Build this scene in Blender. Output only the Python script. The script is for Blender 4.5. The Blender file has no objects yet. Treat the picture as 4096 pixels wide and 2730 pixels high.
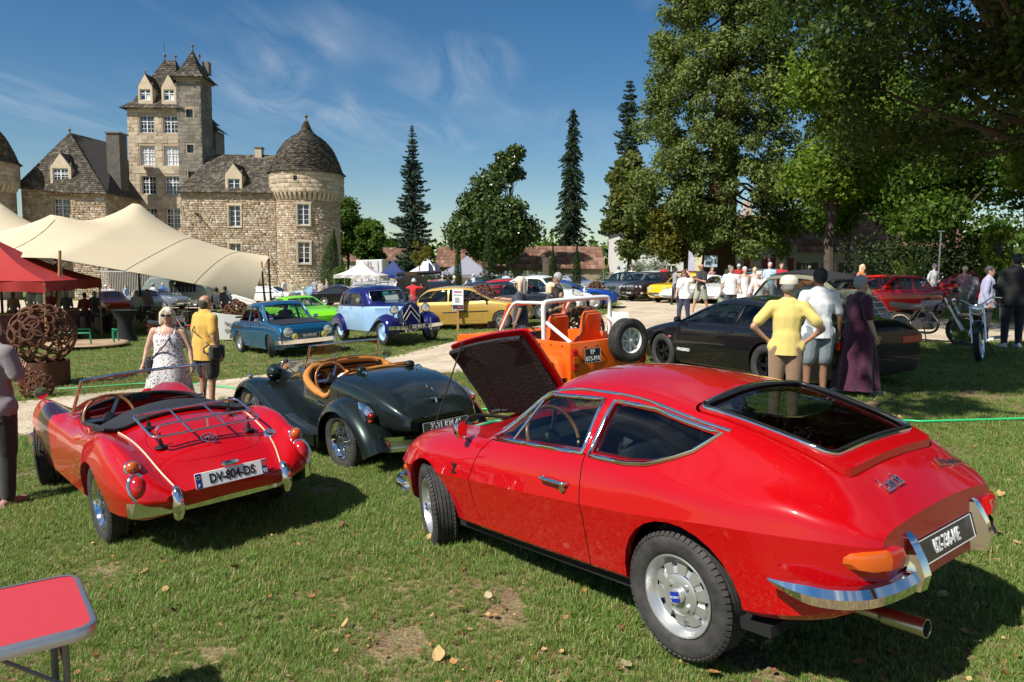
import bpy,bmesh,math,random,bisect
import numpy as np
from mathutils import Matrix,Vector
random.seed(7); RNG = np.random.default_rng(7)
SC = bpy.context.scene
COL = SC.collection
R = math.radians
# ------------------------------------------------------------------ camera
CAM_H = 1.928
cam = bpy.data.cameras.new('camera'); cam.lens = 26.246; cam.sensor_width = 36.0
cam.clip_start = 0.05; cam.clip_end = 3000
camo = bpy.data.objects.new('camera',cam); COL.objects.link(camo)
camo.matrix_world = Matrix.Translation((0,0,CAM_H)) @ Matrix.Rotation(R(90 - 5.646),4,'X') @ Matrix.Rotation(R(.697),4,'Z')
SC.camera = camo
SC.view_settings.view_transform = 'Standard'; SC.view_settings.look = 'None'
SC.view_settings.exposure = 0.45; SC.view_settings.gamma = 1.0
SC.cycles.max_bounces = 8; SC.cycles.transparent_max_bounces = 16
SC.cycles.caustics_reflective = False; SC.cycles.caustics_refractive = False
SC.cycles.use_denoising = True
SC.cycles.sample_clamp_indirect = 6.0
# ------------------------------------------------------------------ sun and sky
SUN_AZ = math.atan2(-.76,-.65); SUN_EL = R(47)
world = bpy.data.worlds.new('World'); SC.world = world; world.use_nodes = True
def build_world():
 nt = world.node_tree; N = nt.nodes; L = nt.links; N.clear()
 out = N.new('ShaderNodeOutputWorld'); bg = N.new('ShaderNodeBackground'); sky = N.new('ShaderNodeTexSky')
 sky.sky_type = 'NISHITA'; sky.sun_disc = False; sky.sun_elevation = SUN_EL; sky.sun_rotation = SUN_AZ
 sky.altitude = 100; sky.air_density = 1.0; sky.dust_density = .08; sky.ozone_density = 1.5
 bg.inputs[1].default_value = .066
 tc = N.new('ShaderNodeTexCoord'); sp = N.new('ShaderNodeSeparateXYZ'); L.new(tc.outputs['Generated'],sp.inputs[0])
 def mth(op,a,b=None,c=None):
  n = N.new('ShaderNodeMath'); n.operation = op
  for i,q in enumerate((a,b,c)):
   if q is None: continue
   if isinstance(q,(int,float)): n.inputs[i].default_value = q
   else: L.new(q,n.inputs[i])
  return n.outputs[0]
 zz = mth('MAXIMUM',sp.outputs[2],.06)
 px = mth('DIVIDE',sp.outputs[0],zz); py = mth('DIVIDE',sp.outputs[1],zz)
 cb = N.new('ShaderNodeCombineXYZ'); L.new(px,cb.inputs[0]); L.new(py,cb.inputs[1])
 mp = N.new('ShaderNodeMapping'); mp.inputs['Rotation'].default_value = (0,0,R(-58)); mp.inputs['Scale'].default_value = (1.25,.30,1)
 mp.inputs['Location'].default_value = (.25,.1,0)
 L.new(cb.outputs[0],mp.inputs[0])
 n1 = N.new('ShaderNodeTexNoise'); n1.inputs['Scale'].default_value = 2.2; n1.inputs['Detail'].default_value = 9; n1.inputs['Roughness'].default_value = .58; n1.inputs['Distortion'].default_value = .9
 L.new(mp.outputs[0],n1.inputs[0])
 mp2 = N.new('ShaderNodeMapping'); mp2.inputs['Rotation'].default_value = (0,0,R(-50)); mp2.inputs['Scale'].default_value = (.55,.22,1); mp2.inputs['Location'].default_value = (1.33,.15,0)
 L.new(cb.outputs[0],mp2.inputs[0])
 n2 = N.new('ShaderNodeTexNoise'); n2.inputs['Scale'].default_value = 1.1; n2.inputs['Detail'].default_value = 3; L.new(mp2.outputs[0],n2.inputs[0])
 r1 = N.new('ShaderNodeMapRange'); r1.inputs[1].default_value = .40; r1.inputs[2].default_value = .74; L.new(n1.outputs[0],r1.inputs[0])
 r2 = N.new('ShaderNodeMapRange'); r2.inputs[1].default_value = .45; r2.inputs[2].default_value = .63; L.new(n2.outputs[0],r2.inputs[0])
 m = mth('MULTIPLY',r1.outputs[0],r2.outputs[0])
 m = mth('MULTIPLY',m,1.0)
 hz = N.new('ShaderNodeMapRange'); hz.inputs[1].default_value = .12; hz.inputs[2].default_value = .3; L.new(sp.outputs[2],hz.inputs[0])
 m = mth('MULTIPLY',m,hz.outputs[0])
 mx = N.new('ShaderNodeMix'); mx.data_type = 'RGBA'; L.new(m,mx.inputs[0]); hs = N.new('ShaderNodeHueSaturation'); hs.inputs['Saturation'].default_value = 1.36; L.new(sky.outputs[0],hs.inputs['Color']); L.new(hs.outputs[0],mx.inputs[6]); mx.inputs[7].default_value = (8.6,9.0,9.6,1)
 L.new(mx.outputs[2],bg.inputs[0]); L.new(bg.outputs[0],out.inputs[0])
build_world()
sun = bpy.data.lights.new('sun','SUN'); sun.energy = 5.0; sun.angle = R(.53); sun.color = (1,.955,.88)
suno = bpy.data.objects.new('sun',sun); COL.objects.link(suno)
to_sun = Vector((math.sin(SUN_AZ) * math.cos(SUN_EL),math.cos(SUN_AZ) * math.cos(SUN_EL),math.sin(SUN_EL)))
suno.rotation_euler = to_sun.to_track_quat('Z','Y').to_euler(); suno.location = (0,0,60)
# ------------------------------------------------------------------ helpers
SLOPE = .064
def gz(x):                                                 # the lawn falls away to the left
 a = 1.5 if x < 0 else .55; return a * math.tanh(SLOPE * x / a)
def tilt(x):
 a = 1.5 if x < 0 else .55; return -math.atan(SLOPE * (1 - math.tanh(SLOPE * x / a) ** 2))
TMP = bpy.data.scenes.new('workshop')
def me_from(V,F,mi=None,smooth=True):
 me = bpy.data.meshes.new('mesh')
 me.from_pydata([tuple(v) for v in V],[],[tuple(f) for f in F])
 if mi is not None: me.polygons.foreach_set('material_index',mi)
 if smooth: me.polygons.foreach_set('use_smooth',[True] * len(me.polygons))
 return me
def np_mesh(V,F,mi=None,smooth=False):
 V = np.asarray(V,np.float32); F = np.asarray(F,np.int32); n,k = F.shape
 me = bpy.data.meshes.new('mesh'); me.vertices.add(len(V)); me.vertices.foreach_set('co',V.ravel())
 me.loops.add(n * k); me.loops.foreach_set('vertex_index',F.ravel())
 me.polygons.add(n); me.polygons.foreach_set('loop_start',np.arange(n,dtype=np.int32) * k)
 if mi is not None: me.polygons.foreach_set('material_index',np.asarray(mi,np.int32))
 if smooth: me.polygons.foreach_set('use_smooth',np.ones(n,bool))
 me.update(calc_edges=True); return me
def link(name,me,parent=None,mats=None,loc=None,rot=None):
 o = bpy.data.objects.new(name,me); COL.objects.link(o)
 if parent: o.parent = parent
 if mats is not None:
  if len(me.materials): me.materials.clear()
  for m in (mats if isinstance(mats,(list,tuple)) else [mats]): me.materials.append(m)
 if loc is not None: o.location = loc
 if rot is not None: o.rotation_euler = rot
 return o
def tag(o,label=None,cat=None,group=None,kind=None):
 if label: o['label'] = label
 if cat: o['category'] = cat
 if group: o['group'] = group
 if kind: o['kind'] = kind
 return o
def thing(name,label,cat,loc=(0,0,0),rz=0,group=None,mat4=None):
 o = bpy.data.objects.new(name,None); COL.objects.link(o); o.empty_display_size = .2
 if mat4 is not None: o.matrix_world = mat4
 else: o.location = loc; o.rotation_euler = (0,0,rz)
 return tag(o,label,cat,group)
def copy_tree(o,parent=None):
 c = o.copy(); COL.objects.link(c); c.parent = parent
 if parent: c.matrix_parent_inverse = o.matrix_parent_inverse.copy()
 for ch in list(o.children): copy_tree(ch,c)
 return c
def on_ground(x,y,hd=0,dz=0,roll=0,pitch=0):
 return (Matrix.Translation((x,y,gz(x) + dz)) @ Matrix.Rotation(tilt(x),4,'Y') @ Matrix.Rotation(R(hd),4,'Z')
   @ Matrix.Rotation(R(-pitch),4,'Y') @ Matrix.Rotation(R(roll),4,'X'))
def run_mods(me,mods,others=()):
 """apply modifiers to a mesh in the workshop scene and return a new mesh"""
 o = bpy.data.objects.new('w',me); TMP.collection.objects.link(o); extra = []
 for typ,kw in mods:
  m = o.modifiers.new('m',typ)
  for k,v in kw.items():
   if k == 'cutter':
    c = bpy.data.objects.new('c',v); TMP.collection.objects.link(c); extra.append(c); m.object = c
   else: setattr(m,k,v)
 vl = TMP.view_layers[0]; vl.update(); dg = vl.depsgraph
 out = bpy.data.meshes.new_from_object(o.evaluated_get(dg))
 for q in extra + [o]: bpy.data.objects.remove(q)
 return out
def boolean(me,cutters,op='DIFFERENCE'):
 return run_mods(me,[('BOOLEAN',dict(operation=op,solver='MANIFOLD',cutter=c)) for c in cutters])
def autosmooth(me,ang=32):
 me.polygons.foreach_set('use_smooth',[True] * len(me.polygons))
 me.set_sharp_from_angle(angle=R(ang)); return me
def xf(V,M): return [tuple(M @ Vector(v)) for v in V]
def pchip(keys):
 xs = np.array([k[0] for k in keys],float); ys = np.array([k[1] for k in keys],float)
 o = np.argsort(xs); xs,ys = xs[o],ys[o]; n = len(xs)
 h = np.diff(xs); d = np.diff(ys) / h; m = np.zeros(n)
 m[0],m[-1] = d[0],d[-1]
 for i in range(1,n - 1):
  if d[i - 1] * d[i] > 0:
   w1,w2 = 2 * h[i] + h[i - 1],h[i] + 2 * h[i - 1]; m[i] = (w1 + w2) / (w1 / d[i - 1] + w2 / d[i])
 X,Yv,Hh,Mm = xs.tolist(),ys.tolist(),h.tolist(),m.tolist()
 def f(x):
  x = min(max(float(x),X[0]),X[-1]); i = min(max(bisect.bisect_left(X,x) - 1,0),n - 2)
  t = (x - X[i]) / Hh[i]; t2,t3 = t * t,t * t * t
  return (2*t3 - 3*t2 + 1) * Yv[i] + (t3 - 2*t2 + t) * Hh[i] * Mm[i] + (-2*t3 + 3*t2) * Yv[i+1] + (t3 - t2) * Hh[i] * Mm[i+1]
 return f
def smooth_path(pts,n=8,closed=False):
 P = [Vector(p) for p in pts]; out = []; k = len(P)
 for i in range(k if closed else k - 1):
  a,b = P[i],P[(i + 1) % k]
  p0 = P[i - 1] if (i > 0 or closed) else a * 2 - b
  p3 = P[(i + 2) % k] if (i + 2 < k or closed) else b * 2 - a
  for j in range(n):
   t = j / n
   out.append(.5 * ((2*a) + (b - p0) * t + (2*p0 - 5*a + 4*b - p3) * t*t + (-p0 + 3*a - 3*b + p3) * t**3))
 if not closed: out.append(P[-1].copy())
 return out
class MB:
 """collects shapes into one mesh"""
 def __init__(s): s.v = []; s.f = []; s.m = []
 def add(s,V,F,m=0,M=None):
  b = len(s.v); s.v += [tuple(M @ Vector(v)) for v in V] if M is not None else [tuple(v) for v in V]
  s.f += [tuple(i + b for i in f) for f in F]; s.m += [m] * len(F); return s
 def box(s,c,d,m=0,M=None,bev=0):
  x,y,z = d[0] / 2,d[1] / 2,d[2] / 2
  if bev <= 0:
   V = [(c[0] + i*x,c[1] + j*y,c[2] + k*z) for i in (-1,1) for j in (-1,1) for k in (-1,1)]
   return s.add(V,[(0,1,3,2),(4,6,7,5),(0,4,5,1),(2,3,7,6),(0,2,6,4),(1,5,7,3)],m,M)
  b = min(bev,x*.9,y*.9,z*.9); prof = [(x-b,-z),(x,-z+b),(x,z-b),(x-b,z)]; rings = []
  for q,(dx,dz) in enumerate(prof):
   ex = x - (b if q in (0,3) else 0); ey = y - (b if q in (0,3) else 0)
   rings.append([(c[0]+px,c[1]+py,c[2]+dz) for px,py in ((-ex+b,-ey),(ex-b,-ey),(ex,-ey+b),(ex,ey-b),(ex-b,ey),(-ex+b,ey),(-ex,ey-b),(-ex,-ey+b))])
  return s.loft(rings,m=m,M=M)
 def loft(s,rings,closed=True,caps=True,m=0,M=None):
  n = len(rings[0]); V = [p for r in rings for p in r]; F = []
  for i in range(len(rings) - 1):
   for j in range(n if closed else n - 1):
    k = (j + 1) % n; F.append((i*n + j,i*n + k,(i+1)*n + k,(i+1)*n + j))
  if caps and closed: F.append(tuple(range(n))[::-1]); F.append(tuple((len(rings)-1)*n + j for j in range(n)))
  return s.add(V,F,m,M)
 def tube(s,pts,r,n=8,closed=False,m=0,M=None,flat=None):
  P = [Vector(p) for p in pts]; k = len(P); rr = r if isinstance(r,(list,tuple)) else [r] * k; rings = []; up = None
  for i in range(k):
   t = (P[(i+1) % k] - P[i-1]) if closed else (P[min(i+1,k-1)] - P[max(i-1,0)])
   if t.length < 1e-9: t = Vector((0,0,1))
   t.normalize()
   if up is None: up = t.orthogonal().normalized()
   else:
    up = up - t * up.dot(t); up = up.normalized() if up.length > 1e-6 else t.orthogonal().normalized()
   sd = t.cross(up)
   rings.append([tuple(P[i] + (up * math.cos(a) + sd * math.sin(a)) * rr[i]) for a in (2*math.pi*j/n for j in range(n))])
  if closed: rings.append(rings[0]); return s.loft(rings,caps=False,m=m,M=M)
  return s.loft(rings,m=m,M=M)
 def cyl(s,p0,p1,r0,r1=None,n=12,m=0,M=None): return s.tube([p0,p1],[r0,r0 if r1 is None else r1],n,m=m,M=M)
 def lathe(s,prof,n=24,m=0,M=None,caps=False,arc=None):
  rings = [[(r*math.cos(2*math.pi*j/n),r*math.sin(2*math.pi*j/n),z) for j in range(n)] for r,z in prof]
  return s.loft(rings,caps=caps,m=m,M=M)
 def ball(s,c,rad,n=12,k=8,m=0,M=None):
  rx,ry,rz = rad if isinstance(rad,(tuple,list)) else (rad,) * 3; rings = []
  for i in range(k + 1):
   a = math.pi * i / k; q = max(math.sin(a),.004)
   rings.append([(c[0] + rx*q*math.cos(2*math.pi*j/n),c[1] + ry*q*math.sin(2*math.pi*j/n),c[2] - rz*math.cos(a)) for j in range(n)])
  return s.loft(rings,m=m,M=M)
 def torus(s,R0,r,n=20,k=8,m=0,M=None):
  return s.tube([(R0*math.cos(2*math.pi*i/n),R0*math.sin(2*math.pi*i/n),0) for i in range(n)],r,k,True,m,M)
 def prism(s,poly,z0,z1,axis='z',m=0,M=None):
  f = {'z': lambda a,b,c: (a,b,c),'y': lambda a,b,c: (a,c,b),'x': lambda a,b,c: (c,a,b)}[axis]
  return s.loft([[f(a,b,z0) for a,b in poly],[f(a,b,z1) for a,b in poly]],m=m,M=M)
 def mesh(s,smooth=None):
  me = bpy.data.meshes.new('mesh'); me.from_pydata(s.v,[],s.f); me.polygons.foreach_set('material_index',s.m)
  if smooth is not None: autosmooth(me,smooth)
  return me
 def fixed(s):
  """mesh with outward normals, for booleans"""
  me = s.mesh(); b = bmesh.new(); b.from_mesh(me); bmesh.ops.recalc_face_normals(b,faces=b.faces); b.to_mesh(me); b.free(); return me
 def build(s,name,mats,parent=None,smooth=35,loc=None,rot=None):
  me = s.fixed()
  if smooth is not None: autosmooth(me,smooth)
  return link(name,me,parent,mats,loc,rot)
def text_mesh(txt,size,depth=.0,align='CENTER',shear=0,bold=0):
 c = bpy.data.curves.new('t','FONT'); c.body = txt; c.size = size; c.extrude = depth; c.align_x = align; c.align_y = 'CENTER'; c.shear = shear; c.offset = bold; c.resolution_u = 3
 o = bpy.data.objects.new('t',c); TMP.collection.objects.link(o); vl = TMP.view_layers[0]; vl.update()
 me = bpy.data.meshes.new_from_object(o.evaluated_get(vl.depsgraph)); bpy.data.objects.remove(o); return me
def text(name,txt,size,mat,parent,M,depth=.002,sx=1,align='CENTER',shear=0,bold=0):
 me = text_mesh(txt,size,depth,align,shear,bold); me.transform(Matrix.Diagonal((sx,1,1,1))); me.transform(M); return link(name,me,parent,mat)
def frame(origin,right,up):
 """matrix whose x axis is right and y axis is up (text is written in that plane)"""
 r = Vector(right).normalized(); u = Vector(up); u = (u - r * u.dot(r)).normalized(); n = r.cross(u)
 return Matrix(((r.x,u.x,n.x,origin[0]),(r.y,u.y,n.y,origin[1]),(r.z,u.z,n.z,origin[2]),(0,0,0,1)))
# ------------------------------------------------------------------ materials
MATS = {}
def mat(name,col=(.8,.8,.8),rough=.5,metal=0,coat=0,spec=.5,emit=None,trans=0,noise=None,bump=None,col2=None,cr=.03,sheen=0):
 """principled; noise=(scale, amount) varies the colour towards col2, bump=(scale, strength)"""
 if name in MATS: return MATS[name]
 m = bpy.data.materials.new(name); m.use_nodes = True; nt = m.node_tree; b = nt.nodes['Principled BSDF']; L = nt.links; N = nt.nodes
 b.inputs['Base Color'].default_value = (*col,1); b.inputs['Roughness'].default_value = rough; b.inputs['Metallic'].default_value = metal
 b.inputs['Coat Weight'].default_value = coat; b.inputs['Coat Roughness'].default_value = cr; b.inputs['Specular IOR Level'].default_value = spec
 b.inputs['Sheen Weight'].default_value = sheen
 if emit: b.inputs['Emission Color'].default_value = (*emit[:3],1); b.inputs['Emission Strength'].default_value = emit[3]
 if trans: b.inputs['Transmission Weight'].default_value = trans
 if noise or bump:
  tc = N.new('ShaderNodeTexCoord')
 if noise:
  t = N.new('ShaderNodeTexNoise'); t.inputs['Scale'].default_value = noise[0]; t.inputs['Detail'].default_value = 6; t.inputs['Roughness'].default_value = .62
  L.new(tc.outputs['Object'],t.inputs[0])
  c2 = col2 or tuple(c * .55 for c in col); r = N.new('ShaderNodeMapRange'); r.inputs[1].default_value = .36; r.inputs[2].default_value = .66; r.inputs[4].default_value = noise[1]
  L.new(t.outputs[0],r.inputs[0]); x = N.new('ShaderNodeMix'); x.data_type = 'RGBA'; x.inputs[6].default_value = (*col,1); x.inputs[7].default_value = (*c2,1)
  L.new(r.outputs[0],x.inputs[0]); L.new(x.outputs[2],b.inputs['Base Color'])
 if bump:
  t2 = N.new('ShaderNodeTexNoise'); t2.inputs['Scale'].default_value = bump[0]; t2.inputs['Detail'].default_value = 5
  L.new(tc.outputs['Object'],t2.inputs[0]); bp = N.new('ShaderNodeBump'); bp.inputs['Strength'].default_value = bump[1]; bp.inputs['Distance'].default_value = .02
  L.new(t2.outputs[0],bp.inputs['Height']); L.new(bp.outputs[0],b.inputs['Normal'])
 MATS[name] = m; return m
def paint(name,col,metal=0,rough=.32,dirt=.0):
 if name in MATS: return MATS[name]
 m = mat(name,col,rough,metal,1.0,.1)
 nt = m.node_tree; N = nt.nodes; L = nt.links; b = N['Principled BSDF']; tc = N.new('ShaderNodeTexCoord')
 t = N.new('ShaderNodeTexNoise'); t.inputs['Scale'].default_value = 26; t.inputs['Detail'].default_value = 8; L.new(tc.outputs['Object'],t.inputs[0])
 r = N.new('ShaderNodeMapRange'); r.inputs[1].default_value = .45; r.inputs[2].default_value = .8; r.inputs[3].default_value = .015; r.inputs[4].default_value = .09; L.new(t.outputs[0],r.inputs[0])
 L.new(r.outputs[0],b.inputs['Coat Roughness'])
 if dirt:   # dust splashed on the lower flanks
  sp = N.new('ShaderNodeSeparateXYZ'); L.new(tc.outputs['Object'],sp.inputs[0])
  h = N.new('ShaderNodeMapRange'); h.inputs[1].default_value = .62; h.inputs[2].default_value = .2; h.inputs[4].default_value = dirt; L.new(sp.outputs[2],h.inputs[0])
  t2 = N.new('ShaderNodeTexNoise'); t2.inputs['Scale'].default_value = 60; t2.inputs['Detail'].default_value = 10; L.new(tc.outputs['Object'],t2.inputs[0])
  r2 = N.new('ShaderNodeMapRange'); r2.inputs[1].default_value = .5; r2.inputs[2].default_value = .75; L.new(t2.outputs[0],r2.inputs[0])
  q = N.new('ShaderNodeMath'); q.operation = 'MULTIPLY'; L.new(h.outputs[0],q.inputs[0]); L.new(r2.outputs[0],q.inputs[1])
  x = N.new('ShaderNodeMix'); x.data_type = 'RGBA'; x.inputs[6].default_value = (*col,1); x.inputs[7].default_value = (.42,.30,.2,1); L.new(q.outputs[0],x.inputs[0]); L.new(x.outputs[2],b.inputs['Base Color'])
 return m
def glass(name='glass',tint=(.75,.8,.8),ior=1.5):
 if name in MATS: return MATS[name]
 m = bpy.data.materials.new(name); m.use_nodes = True; nt = m.node_tree; N = nt.nodes; L = nt.links; N.clear()
 o = N.new('ShaderNodeOutputMaterial'); t = N.new('ShaderNodeBsdfTransparent'); g = N.new('ShaderNodeBsdfGlossy'); mx = N.new('ShaderNodeMixShader'); fr = N.new('ShaderNodeFresnel')
 t.inputs[0].default_value = (*tint,1); g.inputs['Roughness'].default_value = .01; g.inputs[0].default_value = (1,1,1,1); fr.inputs[0].default_value = ior
 ge = N.new('ShaderNodeNewGeometry'); iv = N.new('ShaderNodeMath'); iv.operation = 'SUBTRACT'; iv.inputs[0].default_value = 1; L.new(ge.outputs['Backfacing'],iv.inputs[1]); mu = N.new('ShaderNodeMath'); mu.operation = 'MULTIPLY'; L.new(fr.outputs[0],mu.inputs[0]); L.new(iv.outputs[0],mu.inputs[1])   # only the outer face of a pane mirrors
 L.new(mu.outputs[0],mx.inputs[0]); L.new(t.outputs[0],mx.inputs[1]); L.new(g.outputs[0],mx.inputs[2]); L.new(mx.outputs[0],o.inputs[0]); MATS[name] = m; return m
CHROME = mat('chrome',(.82,.82,.80),.07,1.0)
STEEL = mat('brushed_steel',(.55,.55,.54),.28,1.0)
RUBBER = mat('tyre_rubber',(.022,.021,.020),.75,noise=(14,.6),col2=(.075,.068,.06))
BLACKT = mat('black_trim',(.012,.012,.013),.45)
DARK = mat('dark_cavity',(.006,.006,.006),.9)
LEATHER = mat('black_leather',(.018,.018,.019),.45,bump=(60,.2))
GLASS = glass()
GLASSM = glass('grey_glass',(.80,.84,.83))
GLASSD = glass('tinted_glass',(.5,.56,.56))
WOOD = mat('varnished_wood',(.36,.15,.04),.25,coat=.8,noise=(9,.6),col2=(.2,.07,.015))
SILVER = mat('silver_wheel',(.62,.62,.61),.3,.75)
LENS_R = mat('red_lens',(.45,.008,.008),.12,coat=1)
LENS_O = mat('amber_lens',(.50,.085,.006),.12,coat=1)
LENS_C = mat('clear_lens',(.75,.75,.72),.08,.55,coat=1)
LENS_Y = mat('yellow_lens',(.72,.62,.08),.1,.2,coat=1)
PLATE_B = mat('black_plate',(.015,.015,.016),.35,coat=.4)
PLATE_W = mat('white_plate',(.75,.75,.73),.35,coat=.4)
LET_W = mat('pale_lettering',(.72,.72,.70),.4)
LET_K = mat('black_lettering',(.01,.01,.01),.4)
EUBLUE = mat('plate_blue',(.01,.035,.22),.35)
# ------------------------------------------------------------------ ground
UPPER = [(-9.95,12.49),(-8.52,12.91),(-7.22,13.79),(-5.56,14.61),(-4.02,15.94),(-2.72,17.15),(-1.96,19.4),(-0.36,22.37),(1.23,24.24),(3.15,26.8),(3.97,29.58),(4.95,35.18),(5.2,39.41),(6.98,38.8),(8.55,32.91),(11.85,28.31),(13.28,22.62),(14.3,19.81),(24,18.5),(40,18)]
LOWER = [(-14,8.6),(-7.53,9.4),(-6.46,9.74),(-5.52,10.51),(-4.57,12.31),(-3.35,13.26),(-2.06,13.67),(-1.4,13.79),(-0.99,13.81),(0.73,14.06),(2.87,15.6),(4.96,15.47),(8.4,15.8),(12.03,15.6),(24,14.5),(40,14)]
UPPER = [(-14,11.8)] + UPPER
def resample(P,n):
 P = np.array(P); d = np.r_[0,np.cumsum(np.hypot(*np.diff(P,axis=0).T))]; t = np.linspace(0,d[-1],n); return np.c_[np.interp(t,d,P[:,0]),np.interp(t,d,P[:,1])]
def inpoly(x,y,P):
 P = np.asarray(P); c = np.zeros(np.shape(x),bool); j = len(P) - 1
 for i in range(len(P)):
  (x0,y0),(x1,y1) = P[i],P[j]; m = ((y0 > y) != (y1 > y)); c ^= m & (x < (x1-x0)*(y-y0)/((y1-y0) + 1e-12) + x0); j = i
 return c
def vnoise(x,y,s,seed=0):
 """smooth value noise in numpy"""
 g = np.random.default_rng(seed).random((64,64)); X,Y = x/s,y/s; i,j = np.floor(X).astype(int),np.floor(Y).astype(int); u,v = X - i,Y - j; u = u*u*(3-2*u); v = v*v*(3-2*v)
 f = lambda a,b: g[a % 64,b % 64]
 return (f(i,j)*(1-u) + f(i+1,j)*u)*(1-v) + (f(i,j+1)*(1-u) + f(i+1,j+1)*u)*v
def fbm(x,y,s,seed=0): return .55*vnoise(x,y,s,seed) + .3*vnoise(x,y,s*.45,seed+1) + .15*vnoise(x,y,s*.2,seed+2)
def ramp_mat(name,stops,scale,rough=.9,detail=8,bump=None,stretch=None,coords='Object',mixnoise=None,spec=.2):
 m = bpy.data.materials.new(name); m.use_nodes = True; nt = m.node_tree; N = nt.nodes; L = nt.links; b = N['Principled BSDF']; b.inputs['Roughness'].default_value = rough; b.inputs['Specular IOR Level'].default_value = spec
 tc = N.new('ShaderNodeTexCoord'); src = tc.outputs[coords]
 if stretch: mp = N.new('ShaderNodeMapping'); mp.inputs['Scale'].default_value = stretch; L.new(src,mp.inputs[0]); src = mp.outputs[0]
 t = N.new('ShaderNodeTexNoise'); t.inputs['Scale'].default_value = scale; t.inputs['Detail'].default_value = detail; t.inputs['Roughness'].default_value = .65; L.new(src,t.inputs[0])
 r = N.new('ShaderNodeValToRGB'); e = r.color_ramp.elements
 while len(e) < len(stops): e.new(.5)
 for q,(p,c) in zip(e,stops): q.position = p; q.color = (*c,1)
 L.new(t.outputs[0],r.inputs[0]); out = r.outputs[0]
 if mixnoise:
  t2 = N.new('ShaderNodeTexNoise'); t2.inputs['Scale'].default_value = mixnoise[0]; t2.inputs['Detail'].default_value = 10; L.new(src,t2.inputs[0])
  mr = N.new('ShaderNodeMapRange'); mr.inputs[1].default_value = .3; mr.inputs[2].default_value = .7; mr.inputs[3].default_value = 1 - mixnoise[1]; mr.inputs[4].default_value = 1 + mixnoise[1]; L.new(t2.outputs[0],mr.inputs[0])
  x = N.new('ShaderNodeMix'); x.data_type = 'RGBA'; x.blend_type = 'MULTIPLY'; x.inputs[0].default_value = 1; L.new(out,x.inputs[6]); L.new(mr.outputs[0],x.inputs[7]); out = x.outputs[2]
 L.new(out,b.inputs['Base Color'])
 if bump:
  t3 = N.new('ShaderNodeTexNoise'); t3.inputs['Scale'].default_value = bump[0]; t3.inputs['Detail'].default_value = 8; L.new(src,t3.inputs[0]); bp = N.new('ShaderNodeBump'); bp.inputs['Strength'].default_value = bump[1]; bp.inputs['Distance'].default_value = bump[2] if len(bump) > 2 else .03
  L.new(t3.outputs[0],bp.inputs['Height']); L.new(bp.outputs[0],b.inputs['Normal'])
 MATS[name] = m; return m
def build_ground():
 xs = np.unique(np.concatenate([np.linspace(-420,-60,13),np.arange(-60,41,1.0),np.linspace(41,420,13)])); ys = np.array([-40,-10,0,5,10,20,40,80,140,260,600.])
 V = [(x,y,gz(x)) for y in ys for x in xs]; n = len(xs); F = [(j*n+i,j*n+i+1,(j+1)*n+i+1,(j+1)*n+i) for j in range(len(ys)-1) for i in range(n-1)]
 lm = ramp_mat('lawn',[(.30,(.13,.082,.046)),(.43,(.17,.12,.066)),(.54,(.20,.16,.08)),(.66,(.15,.15,.055)),(.80,(.28,.24,.12))],3.4,.95,12,(30,.8,.02),mixnoise=(55,.55))
 nt = lm.node_tree; N = nt.nodes; L = nt.links; bs = N['Principled BSDF']; old = bs.inputs['Base Color'].links[0].from_socket; tc = N.new('ShaderNodeTexCoord'); sp = N.new('ShaderNodeSeparateXYZ'); L.new(tc.outputs['Object'],sp.inputs[0]); mr = N.new('ShaderNodeMapRange'); mr.inputs[1].default_value = 14; mr.inputs[2].default_value = 44; L.new(sp.outputs[1],mr.inputs[0]); mx = N.new('ShaderNodeMix'); mx.data_type = 'RGBA'; L.new(mr.outputs[0],mx.inputs[0]); L.new(old,mx.inputs[6]); mx.inputs[7].default_value = (.12,.175,.04,1); L.new(mx.outputs[2],bs.inputs['Base Color'])
 tag(link('lawn',np_mesh(V,F,smooth=True),None,lm),kind='structure')
 u,l = resample(UPPER,90),resample(LOWER,90); V = []
 for k in range(9):
  t = k/8
  for i,(a,b) in enumerate(zip(l,u)):
   w = .18*math.sin(i*1.7 + k*5) + .10*math.sin(i*4.1 + k) if k in (0,8) else 0; x,y = a*(1-t) + b*t; V.append((x,y + w,gz(x) + .012))
 F = [(k*90+i,k*90+i+1,(k+1)*90+i+1,(k+1)*90+i) for k in range(8) for i in range(89)]
 rm = ramp_mat('gravel',[(.3,(.40,.31,.215)),(.5,(.56,.46,.33)),(.68,(.66,.57,.44))],.9,.95,10,(45,.9,.03),mixnoise=(26,.28))
 tag(link('gravel_road',np_mesh(V,F,smooth=True),None,rm),kind='structure')
 xs2 = np.arange(-60,-6,1.0); V = [(x,y,gz(x) + .010) for y in (47,52,57,64) for x in np.arange(-60,0,1.0)]; n = 60; F = [(j*n+i,j*n+i+1,(j+1)*n+i+1,(j+1)*n+i) for j in range(3) for i in range(n-1)]
 tag(link('castle_drive',np_mesh(V,F,smooth=True),None,rm),kind='structure')
build_ground()
ROADP = [tuple(p) for p in LOWER] + [tuple(p) for p in UPPER[::-1]]
BODIES = []
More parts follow.
